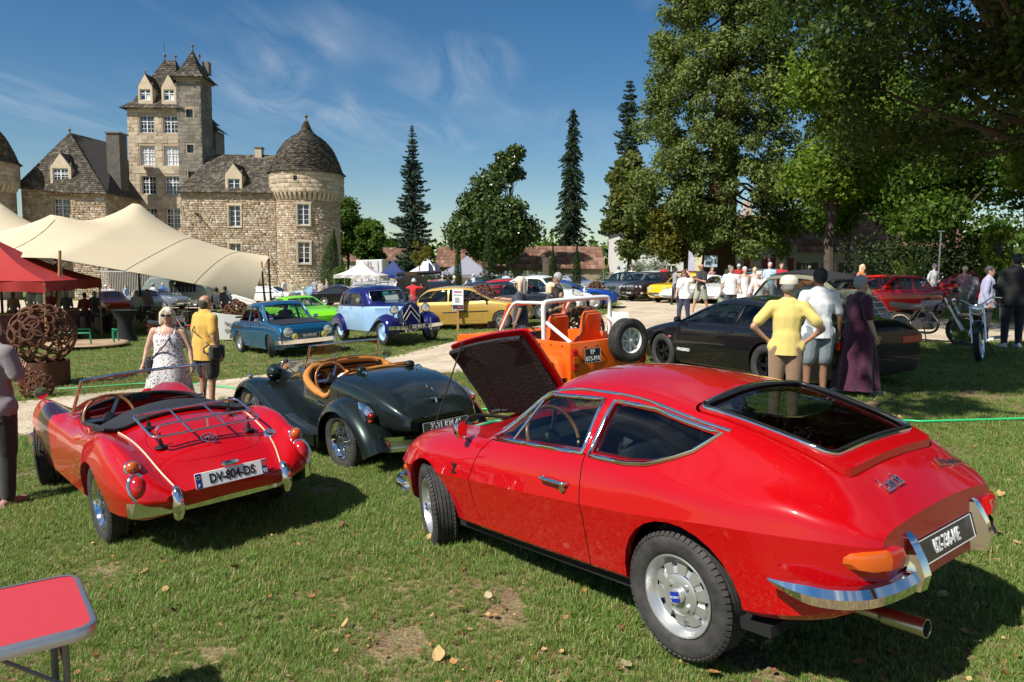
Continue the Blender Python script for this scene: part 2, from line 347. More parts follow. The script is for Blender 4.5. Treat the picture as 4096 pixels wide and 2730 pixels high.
def grass():
 cs = bpy.data.collections.new('blade_stock')
 cols = [((.125,.225,.034),(.19,.30,.055)),((.155,.265,.042),(.23,.345,.07)),((.33,.29,.12),(.46,.40,.19)),((.095,.165,.026),(.16,.24,.045))]
 ms = []
 for i,(a,c) in enumerate(cols):
  m = mat('grass_blade_%d' % i,a,.55,spec=.35,noise=(3.0,1),col2=c); nt = m.node_tree; b = nt.nodes['Principled BSDF']; o = nt.nodes['Material Output']
  tr = nt.nodes.new('ShaderNodeBsdfTranslucent'); tr.inputs[0].default_value = (*[min(1,q*1.5) for q in c],1); mx = nt.nodes.new('ShaderNodeMixShader'); mx.inputs[0].default_value = .3; nt.links.new(b.outputs[0],mx.inputs[1]); nt.links.new(tr.outputs[0],mx.inputs[2]); nt.links.new(mx.outputs[0],o.inputs[0]); ms.append(m)
 for v in range(8):
  rng = np.random.default_rng(v); V = []; F = []; MI = []; nb = 26
  for k in range(nb):
   a = rng.random()*6.28; rr = rng.random()**.5*.035; bx,by = rr*math.cos(a),rr*math.sin(a); d = rng.random()*6.28; lean = rng.random()**.7*1.25; h = .028 + .042*rng.random(); w = .0016 + .0016*rng.random()
   dx,dy = math.cos(d),math.sin(d); px,py = -dy*w,dx*w; r1,z1 = h*.5*math.sin(lean*.7),h*.55*math.cos(lean*.7); r2,z2 = r1 + h*.55*math.sin(lean*1.3),max(.004,z1 + h*.5*math.cos(lean*1.3)); q = len(V)
   V += [(bx+px,by+py,-.006),(bx-px,by-py,-.006),(bx+dx*r1+px*.8,by+dy*r1+py*.8,z1),(bx+dx*r1-px*.8,by+dy*r1-py*.8,z1),(bx+dx*r2,by+dy*r2,z2),(bx+dx*r2,by+dy*r2,z2)]
   F += [(q,q+1,q+3,q+2),(q+2,q+3,q+5,q+4)]; c = rng.choice([0,1,2,3],p=[.34,.28,.20,.18] if v < 5 else ([.22,.2,.46,.12] if v < 7 else [.2,.6,0,.2])); MI += [c,c]
  me = np_mesh(V,F,MI)
  for m in ms: me.materials.append(m)
  o = bpy.data.objects.new('tuft_stock',me); cs.objects.link(o)
 rng = np.random.default_rng(3); P = []; S = []
 def zone(y0,y1,n,s0,s1,th,xr=None):
  y = y0 + (y1-y0)*rng.random(n); hw = y*.70 + .6; x = (rng.random(n)*2 - 1)*hw
  k = ~inpoly(x,y,ROADP); edge = fbm(x,y,.55,5); k &= edge > th; x,y,e = x[k],y[k],edge[k]
  P.append(np.c_[x,y]); S.append((s0 + (s1-s0)*rng.random(len(x)))*(.62 + .75*np.clip((e - th)*2.2,0,1)))
 zone(2.6,5.5,23000,.42,.88,.22); zone(5.5,9,31000,.45,.92,.22); zone(9,15,30000,.6,1.1,.27); zone(2.6,9,5000,.3,.5,.0); zone(15,26,28000,.8,1.4,.25); zone(26,48,16000,1.2,1.9,.2)
 for E in (UPPER,LOWER):
  e = resample(E,2600); e = e + rng.normal(0,.13,e.shape); P.append(e); S.append(.5 + .6*rng.random(len(e)))
 P = np.concatenate(P); S = np.concatenate(S); z = np.array([gz(x) for x in P[:,0]])
 me = bpy.data.meshes.new('grass'); me.vertices.add(len(P)); me.vertices.foreach_set('co',np.c_[P,z + .004].astype(np.float32).ravel())
 a = me.attributes.new('rot','FLOAT_VECTOR','POINT'); a.data.foreach_set('vector',np.c_[rng.normal(0,.12,len(P)),rng.normal(0,.12,len(P)),rng.random(len(P))*6.28].astype(np.float32).ravel())
 a = me.attributes.new('scl','FLOAT','POINT'); a.data.foreach_set('value',S.astype(np.float32))
 o = link('grass',me); tag(o,'short tufted lawn grass with straw and bare patches','grass',kind='stuff')
 ng = bpy.data.node_groups.new('tufts','GeometryNodeTree'); ng.interface.new_socket('Geometry',in_out='INPUT',socket_type='NodeSocketGeometry'); ng.interface.new_socket('Geometry',in_out='OUTPUT',socket_type='NodeSocketGeometry')
 N = ng.nodes; L = ng.links; gi,go = N.new('NodeGroupInput'),N.new('NodeGroupOutput'); ip = N.new('GeometryNodeInstanceOnPoints'); ci = N.new('GeometryNodeCollectionInfo'); ci.inputs['Collection'].default_value = cs; ci.inputs['Separate Children'].default_value = True; ci.inputs['Reset Children'].default_value = True
 ra = N.new('GeometryNodeInputNamedAttribute'); ra.data_type = 'FLOAT_VECTOR'; ra.inputs['Name'].default_value = 'rot'; sa = N.new('GeometryNodeInputNamedAttribute'); sa.data_type = 'FLOAT'; sa.inputs['Name'].default_value = 'scl'
 e2 = N.new('FunctionNodeEulerToRotation'); L.new(ra.outputs[0],e2.inputs[0]); L.new(gi.outputs[0],ip.inputs['Points']); L.new(ci.outputs[0],ip.inputs['Instance']); ip.inputs['Pick Instance'].default_value = True
 L.new(e2.outputs[0],ip.inputs['Rotation']); L.new(sa.outputs[0],ip.inputs['Scale']); L.new(ip.outputs[0],go.inputs[0])
 m = o.modifiers.new('tufts','NODES'); m.node_group = ng
grass()
def leaf_shape(seed):
 rng = random.Random(seed); out = []; n = 14; L = .055 + .03*rng.random(); curl = .012 + .02*rng.random()
 for i in range(n):
  a = 2*math.pi*i/n; r = L*(.62 + .38*math.cos(a))*(.8 + .35*rng.random()); x,y = r*math.cos(a),r*.75*math.sin(a); out.append((x,y,.006 + curl*((x/L)**2 + (y/L)**2*1.5) + .004*rng.random()))
 V = out + [(0,0,.004)]; F = [(i,(i+1) % n,n) for i in range(n)]; st = len(V); V += [(-L*.2,0,.006),(-L*.9,.004,.01),(-L*.9,-.004,.01)]; F.append((st,st+1,st+2)); return V,F
def leaves():
 cs = [(.40,.20,.07),(.22,.085,.03),(.50,.33,.12),(.13,.06,.025),(.46,.40,.22)]; ms = [mat('dry_leaf_%d' % i,c,.7,noise=(40,.6)) for i,c in enumerate(cs)]; stock = []
 for i in range(10): V,F = leaf_shape(i); me = me_from(V,F); me.materials.append(ms[i % 5]); stock.append(me)
 rng = random.Random(5)
 spots = [(3.05,4.05),(3.22,4.75),(2.65,3.45),(3.0,3.5),(.55,3.35),(.95,3.25),(-.35,3.5),(-.75,3.25),(-.9,3.9),(.1,3.15),(-1.3,3.2),(3.7,5.5),(-.2,3.05),(2.4,3.3)]
 while len(spots) < 95:
  y = 2.9 + 8*rng.random()**1.6; x = (rng.random()*2 - 1)*y*.72
  if not inpoly(np.array([x]),np.array([y]),ROADP)[0]: spots.append((x,y))
 for i,(x,y) in enumerate(spots):
  o = link('fallen_leaf',stock[rng.randrange(10)] if i > 13 else stock[(0,2,5,7,4)[i % 5]],None,None,(x,y,gz(x) + .022 + .012*rng.random()),(rng.uniform(-.5,.5),rng.uniform(-.5,.5),rng.random()*6.28)); s = rng.uniform(.4,.75) if i > 13 else rng.uniform(.6,.85); o.scale = (s,s,s)
  tag(o,'dry curled leaf fallen on the foreground lawn','leaf','dry leaves scattered on the lawn')
 V = []; F = []
 for i in range(2300):
  y = 2.8 + 9*rng.random()**1.5; x = (rng.random()*2 - 1)*y*.72; v,f = leaf_shape(i % 10); s = rng.uniform(.10,.40); M = Matrix.Translation((x,y,gz(x) + .012 + .015*rng.random())) @ Matrix.Rotation(rng.random()*6.28,4,'Z') @ Matrix.Rotation(rng.uniform(-.6,.6),4,'X') @ Matrix.Scale(s,4); q = len(V); V += xf(v,M); F += [tuple(k+q for k in t) for t in f]
 lt = me_from(V,F); lt.polygons.foreach_set('material_index',[(0,1,1,3,2)[(k//15) % 5] for k in range(len(F))]); tag(link('leaf_litter',lt,None,ms[:4]),'small brown leaf crumbs strewn through the grass','litter',kind='stuff')
leaves()
# ------------------------------------------------------------------ vehicles: x forward from the rear axle, y left, z up
CURVES = ('bot','wb','wid','zw','wsh','zsh','wbelt','belt','wr','zr','top')
class Body:
 """a lofted car body: section curves along x, and what is measured on its surface"""
 def __init__(s,spec,x0,x1,nx=64,nsub=4,sharp=(2,3),end=.14,crown=.72,sy=1,sz=1):
  s.cache = {}; s.c = {k: pchip(spec[k]) for k in CURVES}; s.x0,s.x1,s.nx,s.nsub,s.sharp,s.crown,s.sy,s.sz = x0,x1,nx,nsub,set(sharp),crown,sy,sz
  t = np.linspace(0,1,nx); e = end / (x1 - x0)
  u = np.concatenate([e * (1 - np.cos(np.linspace(0,np.pi/2,7)[:-1])),np.linspace(e,1 - e,nx),1 - e * (1 - np.cos(np.linspace(np.pi/2,0,7)[1:]))])
  s.xs = x0 + u * (x1 - x0); s.rings = [s.section(x) for x in s.xs]; s.h = len(s.half(s.xs[0]))
 def ctrl(s,x):
  c = {k: float(f(x)) for k,f in s.c.items()}
  return [(0,c['bot']),(c['wb'] - .05,c['bot']),(c['wb'],c['bot'] + .035),(c['wid'],c['zw']),(c['wsh'],c['zsh']),(c['wbelt'],c['belt']),
    (c['wr'],c['zr']),(c['wr'] * .55,c['zr'] + (c['top'] - c['zr']) * s.crown),(0,c['top'])]
 def half(s,x):
  k = round(float(x),4)
  if k not in s.cache: s.cache[k] = s.half_(k)
  return s.cache[k]
 def half_(s,x):
  P = np.array(s.ctrl(x)); n = len(P); out = []
  for i in range(n - 1):
   a,b = P[i],P[i + 1]
   p0 = a if i == 0 else P[i - 1]; p3 = b if i + 2 >= n else P[i + 2]
   if i in s.sharp or i == 0: p0 = 2*a - b
   if i + 1 in s.sharp: p3 = 2*b - a
   if i + 2 >= n: p3 = np.array([-a[0],a[1]])
   l = np.linalg.norm(b - a); ta = (b - p0) * l / max(np.linalg.norm(b - a) + np.linalg.norm(a - p0),1e-6); tb = (p3 - a) * l / max(np.linalg.norm(p3 - b) + l,1e-6)
   for j in range(s.nsub):
    t = j / s.nsub; t2,t3 = t*t,t**3
    out.append((2*t3 - 3*t2 + 1) * a + (t3 - 2*t2 + t) * ta + (-2*t3 + 3*t2) * b + (t3 - t2) * tb)
  out.append(P[-1]); out = [(max(p[0],0) * s.sy,p[1] * s.sz) for p in out]; return out
 def section(s,x):
  h = s.half(x); return [(x,y,z) for y,z in h] + [(x,-y,z) for y,z in h[-2:0:-1]]
 def mesh(s,inset=0,m=0):
  b = MB(); b.loft(s.rings,m=m); me = b.fixed()
  if inset:
   n = len(me.vertices); co = np.zeros(n*3); me.vertices.foreach_get('co',co); no = np.zeros(n*3); me.vertex_normals.foreach_get('vector',no)
   me.vertices.foreach_set('co',co - no * inset); me.update()
  return me
 def y(s,x,z):
  h = s.half(x); best = 0
  for (y0,z0),(y1,z1) in zip(h[s.nsub*1:],h[s.nsub*1 + 1:]):
   if (z0 - z) * (z1 - z) <= 0 and abs(z1 - z0) > 1e-9: best = max(best,y0 + (y1 - y0) * (z - z0) / (z1 - z0))
  return best or max(p[0] for p in h)
 def z(s,x,y):
  h = s.half(x); best = 0
  for (y0,z0),(y1,z1) in zip(h,h[1:]):
   if (y0 - abs(y)) * (y1 - abs(y)) <= 0 and abs(y1 - y0) > 1e-9: best = max(best,z0 + (z1 - z0) * (abs(y) - y0) / (y1 - y0))
  return best or h[-1][1]
 def side(s,pts,off=.004,sg=1): return [(x,sg * (s.y(x,z) + off),z) for x,z in pts]
 def topp(s,pts,off=.004): return [(x,y,s.z(x,y) + off) for x,y in pts]
def rounded(poly,r=.03,n=4):
 P = [Vector(p).to_2d() if len(p) > 2 else Vector(p) for p in poly]; out = []; k = len(P)
 for i in range(k):
  a,b,c = P[i-1],P[i],P[(i+1) % k]; rr = min(r,(a-b).length*.45,(c-b).length*.45)
  p,q = b + (a-b).normalized()*rr,b + (c-b).normalized()*rr
  for j in range(n + 1):
   t = j / n; out.append(tuple(p*(1-t)**2 + b*2*t*(1-t) + q*t*t))
 return out
def dens(poly,d=.06):
 out = []; k = len(poly)
 for i in range(k):
  a,b = Vector(poly[i]),Vector(poly[(i+1) % k]); n = max(1,int((b-a).length / d))
  out += [tuple(a + (b-a)*j/n) for j in range(n)]
 return out
def grow(poly,d):
 A = sum(poly[i-1][0]*poly[i][1] - poly[i][0]*poly[i-1][1] for i in range(len(poly))); sg = 1 if A > 0 else -1; out = []; k = len(poly)
 for i in range(k):
  a,b,c = Vector(poly[i-1]),Vector(poly[i]),Vector(poly[(i+1) % k]); e1,e2 = (b-a),(c-b)
  if e1.length < 1e-9 or e2.length < 1e-9: out.append(tuple(b)); continue
  e1.normalize(); e2.normalize(); n = Vector((e1.y,-e1.x)) + Vector((e2.y,-e2.x)); n = n / max(n.length_squared/2,.35)
  out.append(tuple(b + n*d*sg))
 return out
def side_cut(poly,y0=.2,y1=1.3,m=1,sides=(1,-1)):
 b = MB()
 for sg in sides: b.prism(poly,sg*y0,sg*y1,'y',m=m)
 return b.fixed()
def top_cut(poly,z0,z1,m=1): return MB().prism(poly,z0,z1,'z',m=m).fixed()
def front_cut(poly,x0,x1,m=1): return MB().prism(poly,x0,x1,'x',m=m).fixed()
def box_cut(x0,x1,y0,y1,z0,z1,m=1): return MB().box(((x0+x1)/2,(y0+y1)/2,(z0+z1)/2),(x1-x0,y1-y0,z1-z0),m=m).fixed()
def arch(x,z,r,rx=None,n=14,low=-.2):
 rx = rx or r; return [(x - rx,low)] + [(x - rx*math.cos(math.pi*i/n),z + r*math.sin(math.pi*i/n)) for i in range(n+1)] + [(x + rx,low)]
INTER = mat('car_interior',(.012,.012,.013),.8)
# ---- wheels
WHEELS = {}
def tyre_mesh(r,w,rr,tread=True):
 h = w/2; p = [(rr,-h*.72),(rr + (r-rr)*.35,-h*.97),(rr + (r-rr)*.75,-h*.97),(r*.975,-h*.84),(r*.995,-h*.72)]
 if tread:
  for i in range(5):
   a = -h*.6 + i*h*.3; p += [(r,a - h*.11),(r,a + h*.09),(r*.978,a + h*.1),(r*.978,a + h*.18)]
  p = p[:-2]
 p += [(r*.995,h*.72),(r*.975,h*.84),(rr + (r-rr)*.75,h*.97),(rr + (r-rr)*.62,h*.985),(rr + (r-rr)*.35,h*.97),(rr + (r-rr)*.1,h*.86),(rr,h*.72),(rr*.97,h*.6),(rr*.97,-h*.6)]
 b = MB(); n = 40; b.lathe(p + [p[0]],n)
 if tread:   # shoulder blocks
  for i in range(60):
   a = 2*math.pi*i/60
   for sg in (-1,1):
    M = Matrix.Rotation(a,4,'Z') @ Matrix.Translation((r*.985,0,sg*h*.79)) @ Matrix.Rotation(-sg*.75,4,'Y')
    b.box((0,0,0),(.012,r*.068,h*.3),M=M)
 return autosmooth(b.fixed(),40)
def rim_mesh(kind,r,w):
 """rim of radius r; outer face towards +z. material 0 = metal, 1 = dark, 2 = accent"""
 b = MB(); h = w/2
 lip = [(r*.98,-h*.7),(r*.9,-h*.6),(r*.86,0),(r*.9,h*.55),(r*.965,h*.66),(r*1.0,h*.80),(r*.985,h*.86),(r*.95,h*.84),(r*.91,h*.62),(r*.84,h*.38)]
 if kind == 'slot':       # cast wheel with a ring of square slots and four bolts
  b.lathe(lip,48)
  b.lathe([(r*.84,h*.38),(r*.80,h*.30)],48)
  for i in range(10):
   a0,a1 = 2*math.pi*(i + .0)/10,2*math.pi*(i + .62)/10; st = 4
   def seg(r0,z0,r1,z1,m=0,th=.0):
    pts = [(a0 + (a1-a0)*j/st) for j in range(st+1)]
    V = [(r0*math.cos(a),r0*math.sin(a),z0) for a in pts] + [(r1*math.cos(a),r1*math.sin(a),z1) for a in pts]
    b.add(V,[(j,j+1,st+2+j,st+1+j) for j in range(st)],m)
   seg(r*.80,h*.30,r*.76,h*.46); seg(r*.76,h*.46,r*.50,h*.52)
   for a in (a0,a1):
    b.add([(q*math.cos(a),q*math.sin(a),z) for q,z in ((r*.80,h*.30),(r*.76,h*.46),(r*.5,h*.52),(r*.5,h*.1),(r*.80,h*.05))],[(0,1,2,3,4)])
   for j in range(1):   # recess floor between the spokes
    c0,c1 = a1,a0 + 2*math.pi/10
    V = [(q*math.cos(c),q*math.sin(c),z) for q,z in ((r*.80,h*.16),(r*.66,h*.14)) for c in (c0,(c0+c1)/2,c1)]
    b.add(V,[(0,1,4,3),(1,2,5,4)],0 if i % 1 else 1)
    V = [(q*math.cos(c),q*math.sin(c),z) for q,z in ((r*.66,h*.30),(r*.5,h*.44)) for c in (c0,(c0+c1)/2,c1)]
    b.add(V,[(0,1,4,3),(1,2,5,4)])
  b.lathe([(r*.50,h*.54),(r*.46,h*.60),(r*.2,h*.62)],40); b.lathe([(.001,-h*.2),(r*.82,-h*.2)],24,m=1)
  for i in range(4):
   a = math.pi/4 + math.pi*i/2; b.cyl((r*.35*math.cos(a),r*.35*math.sin(a),h*.58),(r*.35*math.cos(a),r*.35*math.sin(a),h*.74),r*.065,n=6)
  b.lathe([(r*.19,h*.6),(r*.19,h*.86),(r*.16,h*.90),(.001,h*.92)],28,m=2)
 elif kind == 'wire':
  b.lathe(lip,40)
  for i in range(48):
   a = 2*math.pi*i/48; s = 1 if i % 2 else -1; k = (i // 2) % 2
   z0 = h*.62 if k else h*.0; r1,z1 = r*.86,(h*.1 if k else -h*.2)
   b.cyl((r*.17*math.cos(a + s*.9),r*.17*math.sin(a + s*.9),z0),(r1*math.cos(a),r1*math.sin(a),z1),r*.011,n=4)
  b.lathe([(.001,-h*.3),(r*.15,-h*.3),(r*.15,h*.5),(r*.17,h*.6),(r*.17,h*.72),(r*.1,h*.78),(r*.1,h*1.05),(.001,h*1.12)],16)
  for i in range(2):   # knock-off ears
   M = Matrix.Rotation(math.pi*i + .5,4,'Z'); b.box((r*.2,0,h*.92),(r*.26,r*.07,h*.12),M=M,bev=.003)
  b.lathe([(.001,-h*.5),(r*.86,-h*.5)],24,m=1)
 elif kind in ('steel','disc'):
  b.lathe(lip,36); b.lathe([(r*.84,h*.38),(r*.74,h*.2),(r*.6,h*.34),(r*.46,h*.42),(r*.36,h*.40)],36)
  b.lathe([(r*.40,h*.40),(r*.38,h*.55),(r*.28,h*.72),(.001,h*.8)],28,m=2)
  for i in range(0 if kind == 'disc' else 8):
   a = 2*math.pi*i/8; M = Matrix.Rotation(a,4,'Z'); b.ball((r*.67,0,h*.27),(r*.045,r*.07,.006),8,4,m=1,M=M)
 else:                    # spoked alloys: 'star5', 'star8'
  k = int(kind[-1]); b.lathe(lip,40); b.lathe([(.001,-h*.1),(r*.86,-h*.1)],24,m=1)
  for i in range(k):
   M = Matrix.Rotation(2*math.pi*i/k,4,'Z'); q = 5 / k
   b.loft([[(r*.15,-r*.15*q,h*.28),(r*.15,r*.15*q,h*.28),(r*.15,r*.12*q,h*.55),(r*.15,-r*.12*q,h*.55)],
     [(r*.55,-r*.13*q,h*.22),(r*.55,r*.13*q,h*.22),(r*.55,r*.08*q,h*.5),(r*.55,-r*.08*q,h*.5)],
     [(r*.90,-r*.19*q,h*.15),(r*.90,r*.19*q,h*.15),(r*.90,r*.13*q,h*.42),(r*.90,-r*.13*q,h*.42)]],M=M)
  b.lathe([(r*.24,h*.2),(r*.22,h*.58),(r*.12,h*.64)],24); b.lathe([(r*.13,h*.6),(r*.12,h*.78),(.001,h*.8)],20,m=2)
 return autosmooth(b.fixed() if kind != 'slot' else b.mesh(),35)
def wheel(parent,kind,r,w,loc,left=True,steer=0,mats=None,rr=.62,name='wheel',tread=True,simple=False):
 key = (kind,r,w,rr,tread)
 if key not in WHEELS: WHEELS[key] = (rim_mesh(kind,r*rr,w),tyre_mesh(r,w,r*rr,tread))
 rim,ty = WHEELS[key]; mk = ('mats',key,tuple(m.name for m in mats or ()))
 if mk not in WHEELS:
  q = rim.copy(); q.materials.clear()
  for m in (mats or (SILVER,DARK,CHROME)): q.materials.append(m)
  t = ty.copy(); t.materials.clear(); t.materials.append(RUBBER); WHEELS[mk] = (q,t)
 q,t = WHEELS[mk]
 o = link(name,q,parent,None,loc,(R(-90 if left else 90),0,R(steer))); link('tyre',t,o); return o
def plate(parent,txt,M,w=.52,h=.11,dark=True,size=.085,sx=.8,eu=False,lines=None):
 b = MB(); b.box((0,0,-.004),(w,h,.008),bev=.003); me = b.fixed(); me.transform(M)
 p = link('number_plate',autosmooth(me),parent,PLATE_B if dark else PLATE_W)
 col = LET_W if dark else LET_K
 if dark:
  b = MB()
  for c,d in (((0,h/2 - .005,.001),(w - .01,.003,.002)),((0,-h/2 + .005,.001),(w - .01,.003,.002)),((w/2 - .005,0,.001),(.003,h - .012,.002)),((-w/2 + .005,0,.001),(.003,h - .012,.002))): b.box(c,d)
  me = b.fixed(); me.transform(M); link('rim_line',me,p,LET_W)
 if lines:
  for i,t in enumerate(lines): text('lettering',t,size,col,p,M @ Matrix.Translation((0,h*.23 - i*h*.46,.002)),sx=sx,bold=.002)
 else: text('lettering',txt,size,col,p,M @ Matrix.Translation((0,-size*.02,.002)),sx=sx,bold=.002)
 if eu:
  for sg in (-1,1):
   b = MB(); b.box((sg*(w/2 - .021),0,.001),(.04,h - .006,.002)); me = b.fixed(); me.transform(M); link('blue_band',me,p,EUBLUE)
  text('lettering','F',.03,LET_W,p,M @ Matrix.Translation((-w/2 + .021,-.033,.0035)),bold=.001)
  text('lettering','12',.036,LET_W,p,M @ Matrix.Translation((w/2 - .021,-.03,.0035)),sx=.85,bold=.001)
  b = MB(); b.box((w/2 - .021,.024,.002),(.036,.04,.002)); me = b.fixed(); me.transform(M); link('red_badge',me,p,mat('badge_red',(.5,.06,.04),.4))
  b = MB()
  for i in range(12):
   a = 2*math.pi*i/12; b.cyl((-w/2 + .021 + .012*math.cos(a),.022 + .012*math.sin(a),.002),(-w/2 + .021 + .012*math.cos(a),.022 + .012*math.sin(a),.0045),.0022,n=5)
  me = b.fixed(); me.transform(M); link('star_ring',me,p,mat('star_yellow',(.8,.6,.05),.5))
 return p
def steering_wheel(parent,loc,r=.19,tiltdeg=62,rimm=None,spokes=3,spokem=None,drop=0):
 b = MB(); b.torus(r,.013,32,8); me = b.fixed()
 M = Matrix.Translation(loc) @ Matrix.Rotation(R(-tiltdeg),4,'Y')
 me.transform(M); o = link('steering_wheel',autosmooth(me,60),parent,rimm or BLACKT)
 b = MB()
 for i in range(spokes):
  a = math.pi/2 + 2*math.pi*i/spokes + math.pi/spokes*0; b.box(((r+.03)/2*math.cos(a + math.pi/2),(r+.03)/2*math.sin(a + math.pi/2),-.012),(r*.95,.026,.005),M=Matrix.Identity(4)) if False else \
   b.box((r*.5,0,-.012),(r,.028,.005),M=Matrix.Rotation(a,4,'Z'))
 b.lathe([(.001,.012),(.045,.008),(.055,-.01),(.05,-.03),(.02,-.04),(.02,-.3)],20,m=1); me = b.fixed(); me.transform(M); link('hub',autosmooth(me),o,[spokem or STEEL,BLACKT]); return o
def seat(parent,x,y,z,m,w=.46,back=.55,head=False,rec=14):
 b = MB(); b.box((0,0,.09),(.48,w,.16),bev=.05)
 B = Matrix.Translation((-.22,0,.12)) @ Matrix.Rotation(R(-rec),4,'Y'); b.box((0,0,back/2),(.13,w,back),bev=.05,M=B)
 if head: b.box((0,0,back + .1),(.1,w*.55,.2),bev=.04,M=B)
 me = b.fixed(); me.transform(Matrix.Translation((x,y,z))); return link('seat',autosmooth(me,60),parent,m)
def trim(parent,pts,r,m=None,name='trim',closed=True,n=6): return MB().tube(pts,r,n,closed).build(name,m or CHROME,parent,60)
def cut_car(B,spec):
 """shell with a cabin, wheel arches, openings; returns (body mesh, [(name, panel mesh)], [(name, glass mesh)])"""
 me = B.mesh()
 if spec.get('cavity'):
  c = spec['cavity']; cav = boolean(B.mesh(spec.get('thick',.045),m=2),[box_cut(c[0],c[1],-2,2,c[2],3,m=2)],'INTERSECT')
  me = boolean(me,[cav])
 cuts = [side_cut(a,.32,1.4,1) for a in spec.get('arches',[])] + list(spec.get('cuts',[]))
 if cuts: me = boolean(me,cuts)
 glasses = []; panels = []
 if spec.get('windows'):
  g0 = boolean(B.mesh(.008),[B.mesh(.013)])
  for nm,c in spec['windows']:
   glasses.append((nm,boolean(g0,[c],'INTERSECT')))
  me = boolean(me,[c for _,c in spec['windows']])
 for nm,c,c2 in spec.get('panels',[]):
  src = boolean(B.mesh(),[B.mesh(.02,m=2)]) if nm in spec.get('thin',()) else me
  panels.append((nm,boolean(src,[c2],'INTERSECT'))); me = boolean(me,[c])
 if spec.get('post'): me = boolean(me,spec['post'])
 return me,panels,glasses
def build_shell(B,spec,root,mats,gm=None):
 me,panels,glasses = cut_car(B,spec); out = {}
 out['body'] = link('body',autosmooth(me,spec.get('ang',28)),root,mats)
 both = ('door','side_window','quarter_window','vent_window','rear_door')
 for nm,p in panels:
  k = nm.split('#')[0]
  if k in both: split_sides(k,p,root,mats,spec.get('ang',28))
  else: out[nm] = link(k,autosmooth(p,spec.get('ang',28)),root,mats)
 for nm,g in glasses:
  k = nm.split('#')[0]; gmt = spec.get('glassmat',{}).get(k) or gm or GLASS
  if k in both: split_sides(k,g,root,gmt,40)
  else: out[nm] = link(k,autosmooth(g,40),root,gmt)
 return out
def split_sides(name,src,root,mats,ang):
 """one mesh that lies on both flanks becomes two objects"""
 for sg in (1,-1):
  b = bmesh.new(); b.from_mesh(src); bmesh.ops.delete(b,geom=[f for f in b.faces if f.calc_center_median().y*sg < 0],context='FACES')
  me = bpy.data.meshes.new('mesh'); b.to_mesh(me); b.free()
  if len(me.polygons): link(name,autosmooth(me,ang),root,mats)
# ------------------------------------------------------------------ the castle
def stone_mat(name,stops,grime=(.10,.085,.065),gamt=.5,rough=.9,gscale=.35,useobj=False):
 m = bpy.data.materials.new(name); m.use_nodes = True; nt = m.node_tree; N = nt.nodes; L = nt.links; b = N['Principled BSDF']; b.inputs['Roughness'].default_value = rough; b.inputs['Specular IOR Level'].default_value = .2
 if useobj: rnd = N.new('ShaderNodeObjectInfo').outputs['Random']
 else: rnd = N.new('ShaderNodeNewGeometry').outputs['Random Per Island']
 tc = N.new('ShaderNodeNewGeometry'); t = N.new('ShaderNodeTexNoise'); t.inputs['Scale'].default_value = 3.5; t.inputs['Detail'].default_value = 10; L.new(tc.outputs['Position'],t.inputs[0])
 a = N.new('ShaderNodeMath'); a.operation = 'MULTIPLY_ADD'; L.new(t.outputs[0],a.inputs[0]); a.inputs[1].default_value = .9; a.inputs[2].default_value = -.45; s = N.new('ShaderNodeMath'); s.operation = 'ADD'; L.new(a.outputs[0],s.inputs[0]); L.new(rnd,s.inputs[1])
 r = N.new('ShaderNodeValToRGB'); e = r.color_ramp.elements
 while len(e) < len(stops): e.new(.5)
 for q,(p,c) in zip(e,stops): q.position = p; q.color = (*c,1)
 L.new(s.outputs[0],r.inputs[0])
 t2 = N.new('ShaderNodeTexNoise'); t2.inputs['Scale'].default_value = gscale; t2.inputs['Detail'].default_value = 9; t2.inputs['Roughness'].default_value = .7; L.new(tc.outputs['Position'],t2.inputs[0])
 mr = N.new('ShaderNodeMapRange'); mr.inputs[1].default_value = .44; mr.inputs[2].default_value = .66; mr.inputs[4].default_value = gamt; L.new(t2.outputs[0],mr.inputs[0])
 x = N.new('ShaderNodeMix'); x.data_type = 'RGBA'; L.new(mr.outputs[0],x.inputs[0]); L.new(r.outputs[0],x.inputs[6]); x.inputs[7].default_value = (*grime,1); L.new(x.outputs[2],b.inputs['Base Color'])
 MATS[name] = m; return m
ASH = stone_mat('ashlar',[(0,(.36,.28,.185)),(.35,(.50,.40,.275)),(.7,(.60,.50,.36)),(1,(.45,.375,.27))],(.22,.195,.16),.5,useobj=True)
ASHJ = stone_mat('ashlar_run',[(0,(.36,.28,.185)),(.35,(.50,.40,.275)),(.7,(.60,.50,.36)),(1,(.45,.375,.27))],(.22,.195,.16),.4)
ASHG = stone_mat('grey_ashlar',[(0,(.17,.15,.12)),(.4,(.25,.22,.175)),(.8,(.32,.285,.23)),(1,(.22,.195,.16))],(.09,.085,.075),.6,useobj=True)
RUB = stone_mat('rubble',[(0,(.30,.215,.14)),(.35,(.40,.30,.20)),(.7,(.48,.38,.265)),(.9,(.50,.44,.35)),(1,(.62,.57,.49))],(.24,.19,.135),.3)
MORT = mat('lime_mortar',(.42,.325,.225),.95,noise=(2.5,.6),col2=(.33,.25,.17),bump=(14,.5))
SLATE = stone_mat('stone_slate',[(0,(.05,.044,.036)),(.4,(.09,.078,.063)),(.75,(.14,.123,.10)),(1,(.20,.18,.14))],(.10,.07,.03),.35,gscale=.9)
SLATEB = mat('roof_bed',(.045,.040,.034),.95)
WFRAME = mat('white_frame',(.78,.78,.76),.5)
PANE = mat('window_pane',(.022,.027,.036),.04,spec=.9)
BLIND = mat('pale_blind',(.62,.64,.66),.5)
